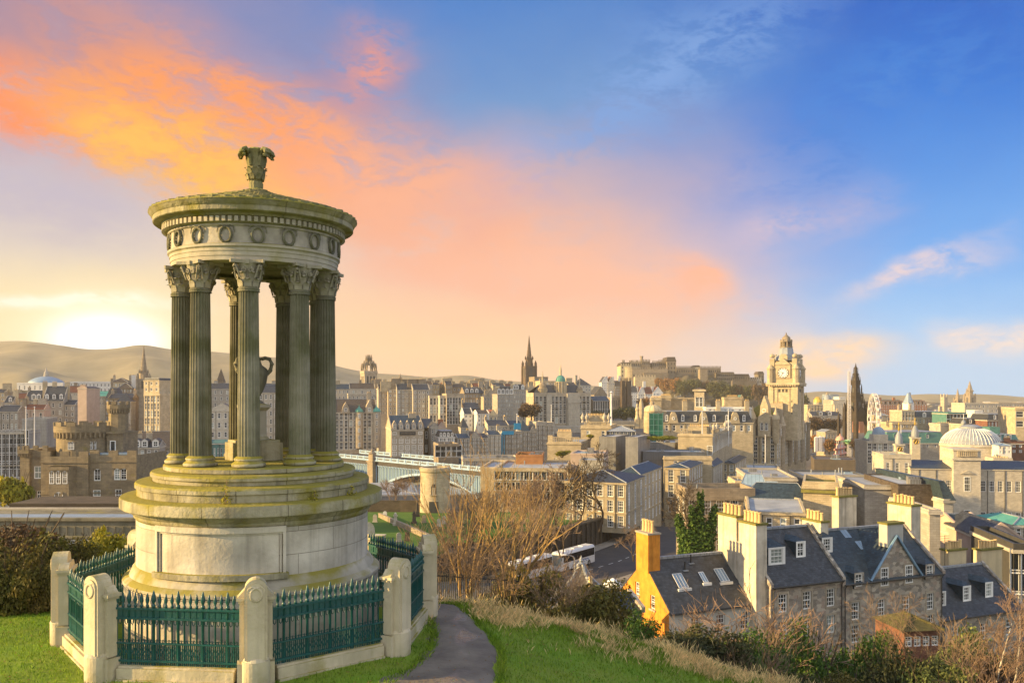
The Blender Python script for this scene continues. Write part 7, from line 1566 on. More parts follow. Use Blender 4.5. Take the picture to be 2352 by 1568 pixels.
for i in range(36):a=R(10*i);m.tube([(Rw*math.cos(a),-1.2,Rw*math.sin(a)),(Rw*math.cos(a),1.2,Rw*math.sin(a))],.16,4);m.tube([(Rw*.93*math.cos(a),1.2*(-1)**i,Rw*.93*math.sin(a)),(Rw*math.cos(a+R(10)),1.2*(-1)**i,Rw*math.sin(a+R(10)))],.14,4)
m.build('rim',MATS['fairwhite'],fw.root);m=MB()
for i in range(36):a=R(10*i);m.tube([(0,2.2*(-1)**i,0),(Rw*.95*math.cos(a),1.2*(-1)**i,Rw*.95*math.sin(a))],.1,4)
m.build('spokes',MATS['fairwhite'],fw.root);m=MB()
for y in (-5,5):
    for x in (-9,9):m.tube([(0,y*.6,0),(x,y,-Rw-6)],.5,6)
m.tube([(0,-3.5,0),(0,3.5,0)],1.0,10,cap=True);m.build('support_legs',MATS['fairwhite'],fw.root)
gm=MB();gm.lathe([(0,-2.4),(.8,-2.3),(1.0,-1.4),(1.0,-.6),(.6,-.1),(0,0)],8);gm=gm.mesh('gondola',MATS['fairwhite'])
for i in range(24):a=R(15*i);link('gondola',gm,fw.root,((Rw+.3)*math.cos(a),0,(Rw+.3)*math.sin(a)))
sf=Loc('S',1130,1245,575,'swing_tower_ride','tall lattice tower ride with a pale green star of arms near its foot','fairground ride');kk=sf.k
m=MB();zt=sf.z(460)
for sx in (-1,1):
    for sy in (-1,1):m.tube([(sx*.95,sy*.95,-5),(sx*.6,sy*.6,zt)],.2,5)
for i in range(26):z=-5+(zt+5)*i/26;z2=-5+(zt+5)*(i+1)/26;s=.95-.35*i/26;[m.tube([(-s,sy*s,z),(s,sy*s,z2)],.09,4) for sy in (-1,1)]
m.tube([(0,0,zt),(0,0,zt+2)],.1,4);m.build('tower',MATS['fairwhite'],sf.root);m=MB()
for q in range(12):a=R(30*q);m.tube([(0,0,sf.z(1165)),(5*math.cos(a),5*math.sin(a),sf.z(1155)),(26*kk*3.2*math.cos(a),26*kk*3.2*math.sin(a),sf.z(1148))],[.8,.6,.35],5)
m.lathe([(2,sf.z(1185)),(3.2,sf.z(1165)),(2,sf.z(1150)),(0,sf.z(1140))],12);m.build('star_arms',MATS['fairgreen'],sf.root)
hk=Loc('S',1038,1330,420,'helter_skelter','pink and white striped helter skelter slide tower at the fair','fairground ride');kk=hk.k;m=MB();n=16
for i in range(n):
    a,c=2*math.pi*i/n,2*math.pi*(i+1)/n;P=[(54,1330),(44,1260),(32,1185)]
    for (r0,y0),(r1,y1) in zip(P,P[1:]):m.poly([(r0*kk*math.cos(a),r0*kk*math.sin(a),hk.z(y0)),(r0*kk*math.cos(c),r0*kk*math.sin(c),hk.z(y0)),(r1*kk*math.cos(c),r1*kk*math.sin(c),hk.z(y1)),(r1*kk*math.cos(a),r1*kk*math.sin(a),hk.z(y1))],i%2)
m.lathe([(54*kk,-12),(54*kk,0)],16);m.build('cone',[MATS['fairwhite'],MATS['fairpink']],hk.root)
m=MB();[m.cbox(30*kk*math.cos(R(45*q)),30*kk*math.sin(R(45*q)),hk.z(1185),.3,.3,hk.z(1150)-hk.z(1185)) for q in range(8)];m.lathe([(42*kk,hk.z(1150)),(40*kk,hk.z(1135)),(26*kk,hk.z(1112)),(8*kk,hk.z(1104)),(2*kk,hk.z(1085)),(0,hk.z(1080))],16,1);m.build('canopy',[MATS['fairwhite'],MATS['fairpink']],hk.root)
m=MB();m.tube([((62-16*t)*kk*math.cos(t*15),(62-16*t)*kk*math.sin(t*15),hk.z(1325-135*t)) for t in [i/40 for i in range(41)]],.45,5);m.build('slide',MATS['fairpink'],hk.root)
for i,(x,y,w) in enumerate(((800,1133,30),(840,1128,34),(872,1132,22))):
    t=Loc('S',x,y,520,'market_tent',['small white market tent left of its bigger neighbour in the gardens','biggest white market tent in the gardens left of the fair','smallest white market tent in the gardens near the pavilion'][i],'tent');m=MB();k_=t.k;m.cbox(0,0,-8,w*k_,w*k_,8+8*k_);m.frustum(0,0,8*k_,w*1.1*k_,w*1.1*k_,.3,.3,16*k_);m.build('canopy',MATS['fairwhite'],t.root)
def mast(V,x,yb,yt,Y,lab,r=.22,m_='polewhite',name='flagpole',arm=False):
    L_=Loc(V,x,yb,Y,name,lab,'flagpole');m=MB();z=L_.z(yt);m.tube([(0,0,-8),(0,0,z)],[r,r*.6],8,cap=True);m.lathe([(0,z),(r*1.4,z+r),(0,z+2.4*r)],8);m.build('pole',MATS[m_],L_.root)
    if arm:m=MB();m.tube([(-.9,0,z-1.5),(.3,0,z-.8)],.1,5);m.build('arm',MATS[m_],L_.root)
mast('L',268,1320,1062,300,'left of two white flagpoles before the blank concrete block');mast('L',356,1320,1062,300,'right of two white flagpoles before the blank concrete block')
mast('C',1333,1130,785,325,'tall white mast with a lamp arm left of the twin gothic towers',.42,arm=True);mast('C',648,1060,925,470,'thin white pole before the great bank building',.3);mast('C',255,1140,1030,420,'thin white pole above the market street roofs',.3)
mast('B',1068,1165,1000,268,'white flagpole on the classical block, left of two',.2);mast('B',1368,1130,975,300,'white flagpole on the mansard range, right of two',.2);mast('B',1790,1568,1270,340,'tall white pole in front of the sunlit hotel front',.22);mast('R',362,1010,870,320,'white flagpole beside the nearer clock turret',.18);mast('R',1135,790,735,420,'short pole on the cupola behind the ribbed dome',.2)
cu=Loc('R',1135,870,415,'roof_cupola','little grey domed roof cupola just behind the ribbed dome','cupola');m=MB();r=cu.w(24);m.lathe([(r,-6),(r,cu.z(848)),(r*1.25,cu.z(846)),(r*1.2,cu.z(830)),(r*.8,cu.z(808)),(r*.2,cu.z(795)),(0,cu.z(780))],12);m.build('dome',MATS['lead'],cu.root,smooth=50)
rn=random.Random(5);m=MB()
for i in range(1150):
    y=rn.uniform(1000,2450);u=rn.uniform(.27,.64) if rn.random()<.75 else rn.uniform(-.64,-.2);x=u*y;z=gz(x,y)-2
    if u<0 and y<1100:continue
    w,d,h=rn.uniform(8,34),rn.uniform(8,16),rn.uniform(7,15)+(y-1000)*.006;c=rn.choice([0,0,1,2,3,4]);m.T=Matrix.Translation((x,y,z))@Matrix.Rotation(rn.choice([0,.3,1.2,-.4]),4,'Z')
    m.box(-w/2,-d/2,0,w/2,d/2,h,c);r=rn.choice([3,5,5,6]);m.add([(-w/2,-d/2,h),(w/2,-d/2,h),(w/2,d/2,h),(-w/2,d/2,h),(-w/2+1,0,h+d*.33),(w/2-1,0,h+d*.33)],[(0,1,5,4),(2,3,4,5),(1,2,5),(3,0,4)],r)
    for q in range(int(w/4)):
        for f in range(int(h/3.4)):m.box(-w/2+1+q*4,-d/2-.1,1.2+f*3.4,-w/2+2.4+q*4,-d/2+.1,2.9+f*3.4,7)
m.T=None;tag(m.build('distant_rooftops',[MATS[k] for k in ('tan','grey','pale','slatebrown','brown','slate','flatroof','framedark')]),kind='stuff',label='low sprawl of far rooftops fading towards the horizon',cat='rooftops')
# vegetation
def leafmat(name,c1,c2,rough=.7,trans=.25):
    m=mat(name,c1,c2,rough,scale=1.2,stain=.2,bump=0,vary=.1,island=.45)
    bs=m.node_tree.nodes['Principled BSDF'];bs.inputs['Subsurface Weight'].default_value=0
    nt=m.node_tree;out=[n for n in nt.nodes if n.type=='OUTPUT_MATERIAL'][0];tr=nt.nodes.new('ShaderNodeBsdfTranslucent');mx=nt.nodes.new('ShaderNodeMixShader');mx.inputs[0].default_value=trans
    nt.links.new(bs.inputs['Base Color'].links[0].from_socket,tr.inputs[0]);nt.links.new(bs.outputs[0],mx.inputs[1]);nt.links.new(tr.outputs[0],mx.inputs[2]);nt.links.new(mx.outputs[0],out.inputs[0]);return m
leafmat('gorse',(.11,.115,.02),(.16,.12,.03));leafmat('gorseyellow',(.38,.33,.02),(.22,.22,.03));leafmat('evergreen',(.05,.11,.016),(.085,.15,.022));leafmat('darkshrub',(.06,.075,.025),(.085,.085,.03));leafmat('autumn',(.30,.15,.05),(.21,.13,.045));leafmat('brownleaf',(.12,.075,.04),(.085,.06,.032));leafmat('willow',(.13,.18,.05),(.17,.18,.06))
leafmat('drygrass',(.90,.70,.33),(.72,.54,.25),.8,.4);leafmat('grassblade',(.13,.25,.014),(.20,.29,.026),.7,.3)
mat('barkgold',(.42,.28,.12),(.32,.21,.09),.9,scale=3,stain=.2,bump=.3,vary=.1);mat('bark',(.085,.065,.045),(.06,.045,.032),.9,scale=3,stain=.2,bump=.3,vary=.1);mat('twig',(.27,.19,.13),(.19,.135,.095),.9,scale=3,stain=0,bump=0,vary=.15);mat('twigred',(.27,.18,.13),(.2,.14,.1),.9,scale=3,stain=0,bump=0,vary=.1);mat('birchbark',(.62,.58,.52),(.35,.31,.27),.8,scale=4,stain=.4,bump=.2,vary=0)
class Tree:
    def __init__(s,seed):s.r=random.Random(seed);s.a=MB();s.b=MB();s.tips=[]
    def grow(s,p,d,L,rad,lev,up=.25,kids=(4,3,3),spread=35,wig=.18,nseg=5,decay=.62,minr=.008,trunk=True):
        r=s.r;pts=[Vector(p)];rs=[rad];d=Vector(d).normalized();dirs=[d]
        for i in range(nseg):
            d=(d+Vector((r.gauss(0,wig),r.gauss(0,wig),r.gauss(0,wig*.5)+up*.2))).normalized();pts.append(pts[-1]+d*L/nseg);dirs.append(d);rs.append(max(minr,rad*(1-.75*(i+1)/nseg)))
        (s.a if trunk else s.b).tube(pts,rs,6 if lev>1 else (4 if lev==1 else 3));s.tips.append(pts[-1])
        if lev<=0:return
        n=kids[min(len(kids)-1,max(0,len(kids)-lev))] if len(kids)>=lev else kids[-1]
        for k in range(n):
            t=.3+.68*(k+r.random())/n;i=min(nseg-1,int(t*nseg));f=t*nseg-i;q=pts[i].lerp(pts[i+1],f);dd=dirs[i+1]
            ax=Vector((r.gauss(0,1),r.gauss(0,1),r.gauss(0,1))).cross(dd)
            if ax.length<1e-4:continue
            nd=Matrix.Rotation(R(r.uniform(.6,1.3)*spread),3,ax.normalized())@dd;nd.z+=up*.35
            s.grow(q,nd,L*decay*(1.15-.45*t)*r.uniform(.8,1.15),max(minr,rs[i]*.62),lev-1,up,kids,spread,wig,max(3,nseg-1),decay,minr,False)
def bare_meshes(seed,h,stems,rad,bark,twigm,lev=3,spread=32,lean=.25,kids=(6,5,4),up=.35,minr=.008,decay=.6,wig=.14):
    t=Tree(seed);r=t.r
    for i in range(stems):
        a=2*math.pi*i/stems+r.uniform(-.4,.4);le=lean*r.uniform(.4,1.2) if stems>1 else .05
        t.grow((.12*h*.2*math.cos(a),.12*h*.2*math.sin(a),-.3),(math.cos(a)*le,math.sin(a)*le,1),h*r.uniform(.8,1.05),rad*r.uniform(.7,1.1),lev,up,kids,spread,wig,6,decay,minr)
    return t.a.mesh('trunk',MATS[bark]),t.b.mesh('branches',MATS[twigm]),t
def bare_tree(lab,loc,ms,s=1.0,rz=0.0,name='bare_tree',group=None):
    e=empty(name,loc,rz,lab,'tree',group);e.scale=(s,)*3;link('trunk',ms[0],e);link('branches',ms[1],e);return e
def foliage(seed,n,blobs,size,m_,up=.3):
    """leaf sprays through the volume of several lumps"""
    rnd=np.random.default_rng(seed);tot=sum(b[3]*b[4]*b[5] for b in blobs);V=[];Fc=[]
    for cx,cy,cz,rx,ry,rz in blobs:
        k=max(8,int(n*rx*ry*rz/tot));d=rnd.normal(size=(k,3));d/=np.linalg.norm(d,axis=1)[:,None];rad=rnd.random(k)**.33;rad*=1+.22*np.sin(d[:,0]*5+seed)*np.cos(d[:,2]*6+d[:,1]*4)
        P=d*rad[:,None]*(rx,ry,rz)+(cx,cy,cz)
        nrm=d+rnd.normal(size=(k,3))*.7;nrm[:,2]+=up;nrm/=np.linalg.norm(nrm,axis=1)[:,None]
        t=np.cross(nrm,rnd.normal(size=(k,3)));t/=np.linalg.norm(t,axis=1)[:,None];b=np.cross(nrm,t);s=size*(.6+.8*rnd.random(k))[:,None]
        o=len(V);q=np.stack([P-t*s-b*s*.15,P-b*s*.5,P+t*s,P+b*s*.5],1).reshape(-1,3);V.extend(map(tuple,q));Fc.extend([(o+4*i,o+4*i+1,o+4*i+2,o+4*i+3) for i in range(k)])
    me=bpy.data.meshes.new('foliage');me.from_pydata(V,[],Fc);me.materials.append(MATS[m_]);me.update();return me
def lumps(seed,n,rx,ry,rz,z0=0.0):
    r=random.Random(seed);return [(r.uniform(-.6,.6)*rx,r.uniform(-.6,.6)*ry,z0+rz*r.uniform(.25,.68),rx*r.uniform(.28,.45),ry*r.uniform(.28,.45),rz*r.uniform(.22,.36)) for _ in range(n)]+[(0,0,z0+rz*.36,rx*.75,ry*.7,rz*.42)]
stem_me=MB()
for i in range(14):a=i*2.4;stem_me.tube([(.1*math.cos(a),.1*math.sin(a),-.4),(.35*math.cos(a),.35*math.sin(a),.4),(.7*math.cos(a),.7*math.sin(a),.95)],[.02,.015,.006],4)
stem_me=stem_me.mesh('stems',MATS['bark'])
FOL={}
def bush(lab,loc,rx,ry,rz,m_,kind=0,n=3200,size=.085,name='gorse_bush',cat='bush',group=None):
    key=(m_,kind,n,size)
    if key not in FOL:FOL[key]=foliage(kind*7+3,n,lumps(kind+11,7,1,1,1),size,m_)
    e=empty(name,loc,random.uniform(0,6),lab,cat,group);e.scale=(rx,ry,rz);link('foliage',FOL[key],e);link('stems',stem_me,e);return e
# hedge of gorse at left, yellow gorse behind the railings
for i,(x,y,Y,r,h,m_) in enumerate([(-40,1420,22.6,2.0,2.5,'gorse'),(25,1425,22.2,1.5,2.1,'gorse'),(75,1425,22.0,1.2,1.9,'gorse'),(118,1425,21.9,.95,1.65,'gorse'),(30,1330,25,2.0,2.0,'brownleaf'),(130,1340,25.5,1.3,1.5,'gorse')]):
    p=at(x,y,Y);bush(['tall gorse bush at the left edge behind the lawn','dark gorse bush in the hedge, second from the left edge','olive gorse bush in the middle of the hedge','gorse bush against the far left gate post','brown leaved shrub behind the gorse hedge at left','small gorse bush behind the far left gate post'][i],(p.x,p.y,p.z-.1),r,r*.8,h*1.05,m_,i%3,11000,.034)
for i,(x,y,Y,r,h,m_,lab) in enumerate([(235,1290,30,.95,1.35,'gorseyellow','bright yellow gorse bush behind the left rear railing'),(275,1300,30.5,.7,.95,'gorseyellow','low yellow gorse right of the bright one behind the left rear railing'),(228,1255,32,.33,1.05,'gorseyellow','tall thin yellow green sapling rising above the yellow gorse'),(205,1295,29,.6,.9,'gorseyellow','small yellow gorse at the left end of the rear railing')]):
    p=at(x,y,Y);bush(lab,(p.x,p.y,p.z-.2),r,r,h,m_,i%3,2600,.08)
bush('yellow green tree beside the castellated house at the left edge',at(35,1165,140),4.2,3,6.2,'gorseyellow',1,2600,.09,'leafy_tree','tree')
# gorse and scrub along the crest on the right
Gs=[(1195,1452,31,1.35,2.3,'gorse','olive gorse bush with yellow tips left of the bell roof'),(1150,1430,29.5,.8,1.2,'gorse','low gorse at the foot of the golden stems'),(1345,1480,33,2.0,2.3,'gorse','largest dark green gorse bush below the bell roof'),(1450,1500,36,1.4,1.7,'evergreen','dark evergreen bush left of the orange house corner'),(1275,1470,29,1.0,1.2,'gorse','small gorse between the two big gorse bushes'),(1530,1540,37,1.7,1.6,'darkshrub','dark shrub below the orange gable'),(1620,1560,38,2.2,2.0,'darkshrub','dark shrub below the long slate roof'),(1720,1580,40,2.4,2.2,'evergreen','green shrub below the left stone house'),(1560,1580,32,1.6,1.3,'darkshrub','low dark shrub just beyond the dry grass'),
      (2020,1550,57,2.6,2.6,'evergreen','tall leafy green bush hiding the left end of the brick shed'),(1850,1585,46,2.6,2.7,'evergreen','rounded green bush before the middle stone house'),(1960,1590,48,2.4,2.5,'evergreen','rounded leafy green bush before the mossy shed'),(2060,1600,46,2.4,2.2,'darkshrub','dark olive shrub under the mossy shed'),(2230,1590,50,2.8,3.4,'willow','pale green willow bush at the lower right'),(2150,1620,44,2.2,2.0,'willow','greyish green shrub left of the birches'),(2330,1620,46,2.3,2.2,'brownleaf','brown shrub in the lower right corner'),(1780,1620,36,1.8,1.5,'darkshrub','dark low shrub beyond the dry grass at lower right'),(1950,1640,38,2.0,1.6,'gorse','gorse with yellow flecks at the lower right'),(1680,1610,30,1.2,1.0,'gorse','olive gorse at the edge of the dry grass')]
for i,(x,y,Y,r,h,m_,lab) in enumerate(Gs):
    p=at(x,y,Y);z=min(p.z,gz(p.x,p.y)+1.5);bush(lab,(p.x,p.y,z-.2),r*1.15,r,(h+(p.z-z))*1.25,m_,i%4,10000,.034,'gorse_bush' if m_=='gorse' else 'shrub','bush')
# golden bare stems by the path
g1=bare_meshes(3,4.3,6,.058,'barkgold','barkgold',3,22,.30,(5,3,2),.3,.0055);g2=bare_meshes(8,4.5,7,.06,'barkgold','barkgold',3,22,.36,(5,3,2),.3,.0055)
p=at(1068,1385,29.5);bare_tree('golden bare multi stemmed tree beside the far right gate post, left of two',(p.x,p.y,p.z),g1,1.0,.4);p=at(1168,1380,30);bare_tree('golden bare multi stemmed tree fanning widely, right of two',(p.x,p.y,p.z),g2,1.0,2.0)
g3=bare_meshes(12,3.0,6,.03,'twig','twig',3,34,.6,(6,5,4),.2,.006)
for i,(x,y,Y,s,lab) in enumerate([(1010,1390,28,.8,'brown twiggy thicket just behind the far right gate post'),(1110,1400,28.5,.75,'brown twiggy thicket between the two golden stemmed trees'),(1245,1400,33,.75,'grey brown twiggy bush in front of the bell roof'),(1300,1420,30,.55,'thin twiggy bush among the gorse bushes')]):p=at(x,y,Y);bare_tree(lab,p-Vector((0,0,.2)),g3,s,i*1.3,'bare_shrub')
# scrub in front of the stone houses
g4=bare_meshes(21,5.5,5,.07,'twig','twig',3,36,.5,(5,4,3),.25,.011);g5=bare_meshes(22,5.0,5,.06,'twigred','twigred',3,36,.45,(5,4,3),.2,.011);g6=bare_meshes(23,6.5,1,.09,'bark','twig',4,42,.2,(8,5,4,3),.2,.008)
Sc=[(1545,1540,47,g4,.55,'grey brown twiggy bush in front of the orange gable'),(1600,1570,45,g4,.6,'twiggy bush below the roof skylights of the orange house'),(1700,1575,46,g5,1.15,'tall golden red twiggy bush before the left stone house'),(1770,1590,47,g5,1.1,'tall reddish twiggy bush at the left stone house corner'),(1655,1590,42,g4,.55,'brown twiggy bush at the end of the slate roof'),(1900,1600,52,g4,.65,'brown twiggy bush below the middle stone house'),(2010,1600,50,g5,.7,'reddish brown thicket before the mossy shed'),(2140,1620,50,g6,.8,'thin dark sapling before the right stone house'),(2280,1660,42,g5,.8,'red brown twiggy bush in the lower right corner'),(2200,1620,47,g4,.9,'grey brown twiggy bush beside the willow'),(1740,1640,36,g4,.5,'small dry twiggy bush beyond the dry grass')]
for i,(x,y,Y,ms,s,lab) in enumerate(Sc):p=at(x,y,Y);z=min(p.z,gz(p.x,p.y)+1.2);bare_tree(lab,(p.x,p.y,z-.2),ms,s*(1+(p.z-z)*.08),i*1.1,'bare_shrub')
bt=[]
for i,(x,y,Y,s,lab) in enumerate([(2270,1640,44,1.0,'white barked birch with red twigs, left of two at the right edge'),(2305,1650,44.5,1.08,'white barked birch with red twigs, right of two at the right edge')]):
    t=bare_meshes(31+i,7.2,1,.085,'birchbark','twigred',4,34,.1,(13,6,5,3),.1,.006,.42,.07);p=at(x,y,Y);bare_tree(lab,p-Vector((0,0,.6)),t,s,i,'birch_tree')
# churchyard and terrace trees
g7=bare_meshes(41,11,1,.30,'bark','bark',4,44,.1,(8,5,4,4),.1,.028,.62,.2);g8=bare_meshes(42,9.5,2,.24,'bark','twig',4,40,.25,(7,5,4,4),.15,.028);g9=bare_meshes(43,8,3,.16,'twig','twig',3,36,.35,(8,6,6),.25,.028)
Tr=[(1372,1210,160,g7,1.25,'dark bare tree with crooked branches before the corner block'),(1322,1215,162,g7,1.05,'dark bare tree left of the crooked one before the corner block'),(1275,1215,165,g8,1.1,'dark bare tree at the left end of the corner block'),(1240,1235,158,g9,1.2,'brown bare tree in the churchyard behind the golden stems'),(1190,1235,165,g9,1.25,'brown bare tree before the post war office'),(1130,1230,172,g9,1.1,'brown bare tree right of the mausoleum'),(1085,1225,178,g9,1.0,'reddish bare tree at the mausoleum foot'),(1290,1270,140,g8,.75,'low dark tree above the retaining wall'),(930,1140,240,g9,.65,'golden brown bare tree under the bridge arch'),(905,1160,225,g9,.8,'small bare tree before the white station roof'),(1060,1290,120,g9,.9,'brown scrubby tree low in the churchyard corner'),(1210,1300,118,g9,.9,'brown scrubby tree above the road left of the coaches'),(1455,1280,150,g8,.55,'small bare street tree beside the orange chimney'),(1610,1270,128,g7,.9,'bare branched tree tangled in the ivy columns')]
for i,(x,y,Y,ms,s,lab) in enumerate(Tr):p=at(x,y,Y);bare_tree(lab,p-Vector((0,0,.5)),ms,s,i*.9)
iv=empty('ivy_tree',at(1597,1290,126),0,'tall tree columns thickly clad in bright green ivy between the street and pilastered house','tree');k=126/F
for dx,z0,z1,r in ((-38,10,100,17),(-6,5,118,18),(12,40,150,16),(44,10,118,17),(-14,0,70,34),(24,0,80,32)):
    bl=[(dx*k*(.5+.5*t),0,(z0+(z1-z0)*t)*k,r*k*(1.1-.5*t),r*k*(1.1-.5*t),(z1-z0)*k*.14) for t in [i/7 for i in range(8)]];link('foliage',foliage(int(dx)+50,2600,bl,.24,'evergreen'),iv)
m=MB();[m.tube([(0,0,-2),(dx*k*.6,0,30*k),(dx*k,0,h*k)],[.4,.3,.1],6) for dx,h in ((-34,95),(2,140),(42,105))];m.build('trunk',MATS['bark'],iv)
def crown_tree(lab,loc,r,h,m_,kind,name='autumn_tree',n=1800):
    e=empty(name,loc,kind*1.3,lab,'tree');key=('T',m_,kind%3,n)
    if key not in FOL:FOL[key]=foliage(kind%3+60,n,[(a*1,b*1,c*.9+.12,d,e_,f) for a,b,c,d,e_,f in lumps(kind%3+70,9,1,1,1)],.075,m_)
    e.scale=(r,r,h);link('crown',FOL[key],e);t=MB();t.tube([(0,0,-.2),(.02,0,.3),(0,.02,.7)],[.06,.045,.02],6);link('trunk',t.mesh('trunk',MATS['bark']),e)
Cr=[('C',420,1060,500,26,20,'brownleaf','dark red brown tree below the great bank'),('C',330,1060,505,16,14,'brownleaf','smaller dark red tree left of the great bank'),('B',640,760,1120,34,40,'autumn','orange autumn tree under the castle wall, left of two'),('B',750,770,1110,34,44,'autumn','orange autumn tree under the castle wall, right of two'),('B',560,690,1130,20,26,'autumn','small orange tree beside the golden battery'),('B',860,800,1090,44,44,'darkshrub','dark tree mass left on the castle slope'),('B',980,800,1090,46,46,'darkshrub','dark tree mass in the middle of the castle slope'),('B',1110,790,1095,44,44,'brownleaf','brown tree on the castle slope behind the belfry tower'),('B',1230,850,1080,48,56,'darkshrub','dark tree right of the belfry tower on the castle slope'),('B',1360,860,1070,46,48,'darkshrub','dark tree on the lower castle slope'),('B',1480,860,1075,46,52,'brownleaf','brown tree on the lower castle slope before the low wall'),('B',1600,870,1070,44,46,'darkshrub','dark tree on the castle slope left of the clock tower'),('B',1720,880,1060,46,54,'brownleaf','brown tree on the castle slope touching the clock tower'),
      ('C',1360,1080,620,22,20,'darkshrub','dark garden tree right of the white mast'),('C',1480,1090,610,24,22,'darkshrub','dark garden tree below the twin gothic towers'),('C',1600,1080,620,24,22,'darkshrub','dark garden tree left of the golden dome'),('C',1180,1080,640,18,18,'darkshrub','dark garden tree right of the great bank'),('C',1700,960,700,22,22,'autumn','brown tree below the white castle houses'),('S',770,1060,640,26,26,'brownleaf','brown garden tree right of the hotel, rear left'),('S',860,1060,640,26,24,'brownleaf','brown garden tree before the slate houses'),('S',980,1060,650,26,24,'brownleaf','brown garden tree left of the black monument'),('S',770,1240,540,22,22,'autumn','russet garden tree beside the hotel'),('S',850,1250,530,22,20,'brownleaf','brown round tree below the white tents'),('S',930,1260,520,18,20,'autumn','russet tree behind the helter skelter'),('S',1230,1260,540,22,18,'brownleaf','brown tree at the foot of the black monument'),('S',660,860,1020,40,60,'darkshrub','dark wooded crag just right of the clock tower'),('S',700,940,1000,34,40,'darkshrub','dark wooded slope below the crag right of the clock tower')]
for i,(V,x,y,Y,r,h,m_,lab) in enumerate(Cr):crown_tree(lab,at(*px(V,x,y),Y),r*.30,h*.44,m_,i)
for lab,V,x,y,Y,w,h in (('clipped green roof garden hedge on the golden pavilion','C',770,1495,255,5,1.6),('green roof garden shrubs by the ribbed plant rooms, left','C',1100,1290,285,4,1.2),('green roof garden shrubs by the ribbed plant rooms, right','C',1900,1315,262,6,1.3)):
    bush(lab,at(*px(V,x,y),Y),w,1.6,h,'gorseyellow',2,1500,.13,'roof_garden','shrub')
# iron fence on the slope, growth on the ledge
mf=empty('slope_fence',(0,0,0),0,'dark iron bar fence on the slope behind the golden stems','fence');m=MB();a,c=at(1000,1385,27.5),at(1190,1392,30)
for i in range(45):p=a.lerp(c,i/44);m.tube([p,p+Vector((0,0,1.0))],.014,4)
m.build('bars',MATS['ironblack'],mf);m=MB();[m.tube([a+Vector((0,0,z)),c+Vector((0,0,z))],.018,4) for z in (.15,.9)];m.build('rails',MATS['ironblack'],mf)
for da,s,lab in ((-13,.8,'yellow weed growing from the podium ledge left of centre'),(26,.35,'tiny weed on the podium ledge right of centre'),(49,.4,'small green tuft on the upper step at right')):
    a=MA+R(da);p=MC+Vector((2.66*math.cos(a),2.66*math.sin(a),3.26));e=empty('ledge_weed',p,0,lab,'weed');link('foliage',foliage(da+90,60,[(0,0,.1*s,.12,.12,.1),(.02,0,.35*s,.07,.07,.3*s)],.03,'gorseyellow'),e)
    m=MB();m.tube([(0,0,0),(.01,0,.3*s),(.03,.01,.62*s)],.006,4);m.build('stem',MATS['twig'],e)
# grass: lawn blades and the dry fringe on the crest
def blades(name,pts,hgt,wid,m_,seed,lean=.35):
    rnd=np.random.default_rng(seed);P=np.array(pts);k=len(P);a=rnd.random(k)*6.283;h=hgt*(.55+.8*rnd.random(k));w=wid*(.7+.6*rnd.random(k));lx=rnd.normal(size=k)*lean*h;ly=rnd.normal(size=k)*lean*h
    dx,dy=np.cos(a)*w,np.sin(a)*w
    A=np.stack([P[:,0]-dx,P[:,1]-dy,P[:,2]-.02],1);Bq=np.stack([P[:,0]+dx,P[:,1]+dy,P[:,2]-.02],1);Cq=np.stack([P[:,0]+lx*.4+dx*.6,P[:,1]+ly*.4+dy*.6,P[:,2]+h*.6],1);Dq=np.stack([P[:,0]+lx,P[:,1]+ly,P[:,2]+h],1)
    V=np.stack([A,Bq,Cq,Dq],1).reshape(-1,3);me=bpy.data.meshes.new(name);me.from_pydata(V.tolist(),[],[(4*i,4*i+1,4*i+2,4*i+3) for i in range(k)]);me.materials.append(MATS[m_]);me.update();return tag(link(name,me),kind='stuff')
rnd=random.Random(77);pl_=[]
pxs=PATHP
def on_path(x,y):return any((x-a)**2+(y-b)**2<(c*1.0)**2 for a,b,c in pxs[::3])
def in_enc(x,y):return math.hypot(x-MC.x,y-MC.y)<RF*.99
while len(pl_)<60000:
    y=13.5+9.6*rnd.random()**.8;x=rnd.uniform(-.63,.45)*y
    if in_enc(x,y) or (on_path(x,y) and rnd.random()<.99):continue
    pl_.append((x,y,near_z(x,y)))
blades('grass',pl_,.055,.006,'grassblade',1)
cl=[(1005,1392),(1100,1412),(1200,1440),(1300,1470),(1400,1500),(1500,1530),(1620,1560),(1760,1600),(1900,1640)]
def cr_y(x):return None
pd_=[];pg_=[]
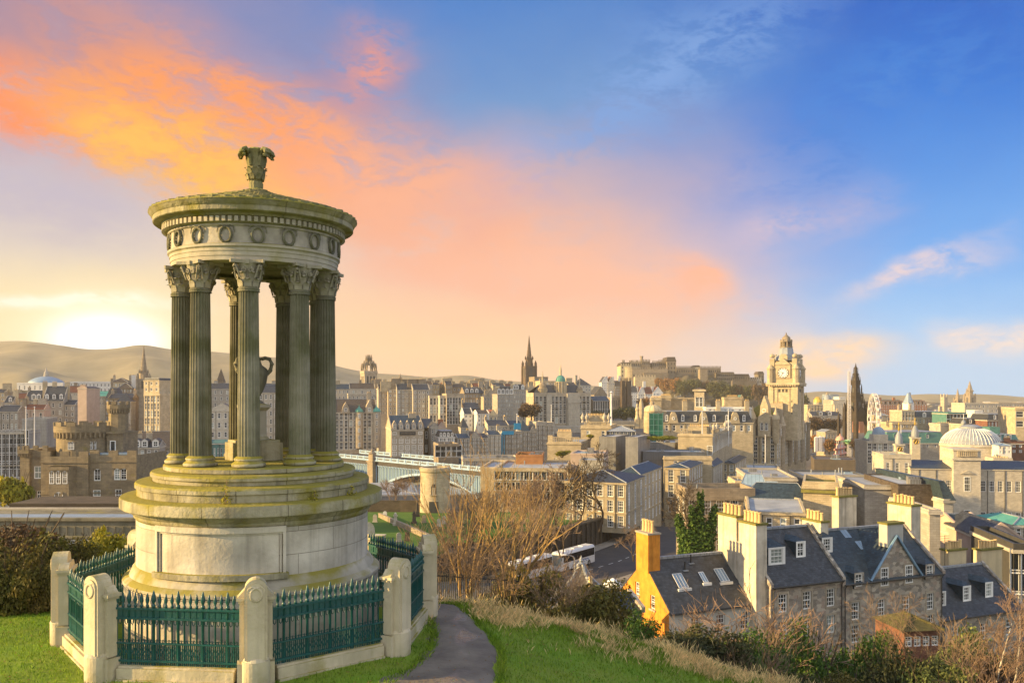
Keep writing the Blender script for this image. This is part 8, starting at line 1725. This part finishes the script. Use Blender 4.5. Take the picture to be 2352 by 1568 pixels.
while len(pd_)<17000:
    x=rnd.uniform(-2.6,11);yc=22.3-.06*max(0,x);y=yc+rnd.gauss(-.1,1.05)
    c=math.sin(x*1.9+1.3*math.sin(y*1.1))*math.sin(y*1.7+x*.6)+.6*math.sin(x*5.3+y*3.1)*math.sin(x*2.2-y*4.7)
    if on_path(x,y):continue
    if rnd.random()>.18+.95*c or (y<yc-1.4 and rnd.random()<.8):
        if len(pg_)<12000:pg_.append((x,y,near_z(x,y)))
        continue
    pd_.append((x,y,near_z(x,y)))
blades('tall_grass',pg_,.11,.004,'grassblade',5,.4)
for q in range(70):
    x=rnd.uniform(-2.2,10);y=22.5-.06*max(0,x)+rnd.gauss(.1,.9);n=rnd.randint(40,130);w=rnd.uniform(.12,.4)
    if on_path(x,y):continue
    pd_+=[(x+rnd.gauss(0,w),y+rnd.gauss(0,w),near_z(x,y)+abs(rnd.gauss(0,.09))) for _ in range(n)]
blades('dry_grass',pd_,.15,.0032,'drygrass',2,.40)
lf=MB();rl_=random.Random(9)
for q in range(1600):
    y=13.5+9*rl_.random();x=rl_.uniform(-.6,.3)*y
    if in_enc(x,y):continue
    z=near_z(x,y)+.045;a=rl_.random()*6.28;w=rl_.uniform(.012,.03);c,s_=math.cos(a)*w,math.sin(a)*w;lf.add([(x-c,y-s_,z),(x+s_*.6,y-c*.6,z+.012),(x+c,y+s_,z+.004),(x-s_*.6,y+c*.6,z+.015)],[(0,1,2,3)])
tag(lf.build('fallen_leaves',MATS['autumn']),kind='stuff')
pe=[]
while len(pe)<5000:
    i=rnd.randrange(len(pxs));a,b,c=pxs[i];s=rnd.choice((-1,1));x=a+s*(c*rnd.uniform(.92,1.2));y=b+rnd.uniform(-.2,.2)
    if not in_enc(x,y):pe.append((x,y,near_z(x,y)))
blades('edge_grass',pe,.10,.007,'grassblade',3)
# haze
hz=bpy.data.materials.new('haze');hz.use_nodes=True;n_=hz.node_tree;n_.nodes.clear();o_=n_.nodes.new('ShaderNodeOutputMaterial');pv=n_.nodes.new('ShaderNodeVolumePrincipled')
pv.inputs['Color'].default_value=(.97,.92,.84,1);pv.inputs['Density'].default_value=HAZE;pv.inputs['Anisotropy'].default_value=.0;n_.links.new(pv.outputs[0],o_.inputs['Volume'])
m=MB();m.box(-6500,-450,-62,6500,3200,176);me=m.mesh('haze',hz);tag(link('haze',me),kind='stuff')
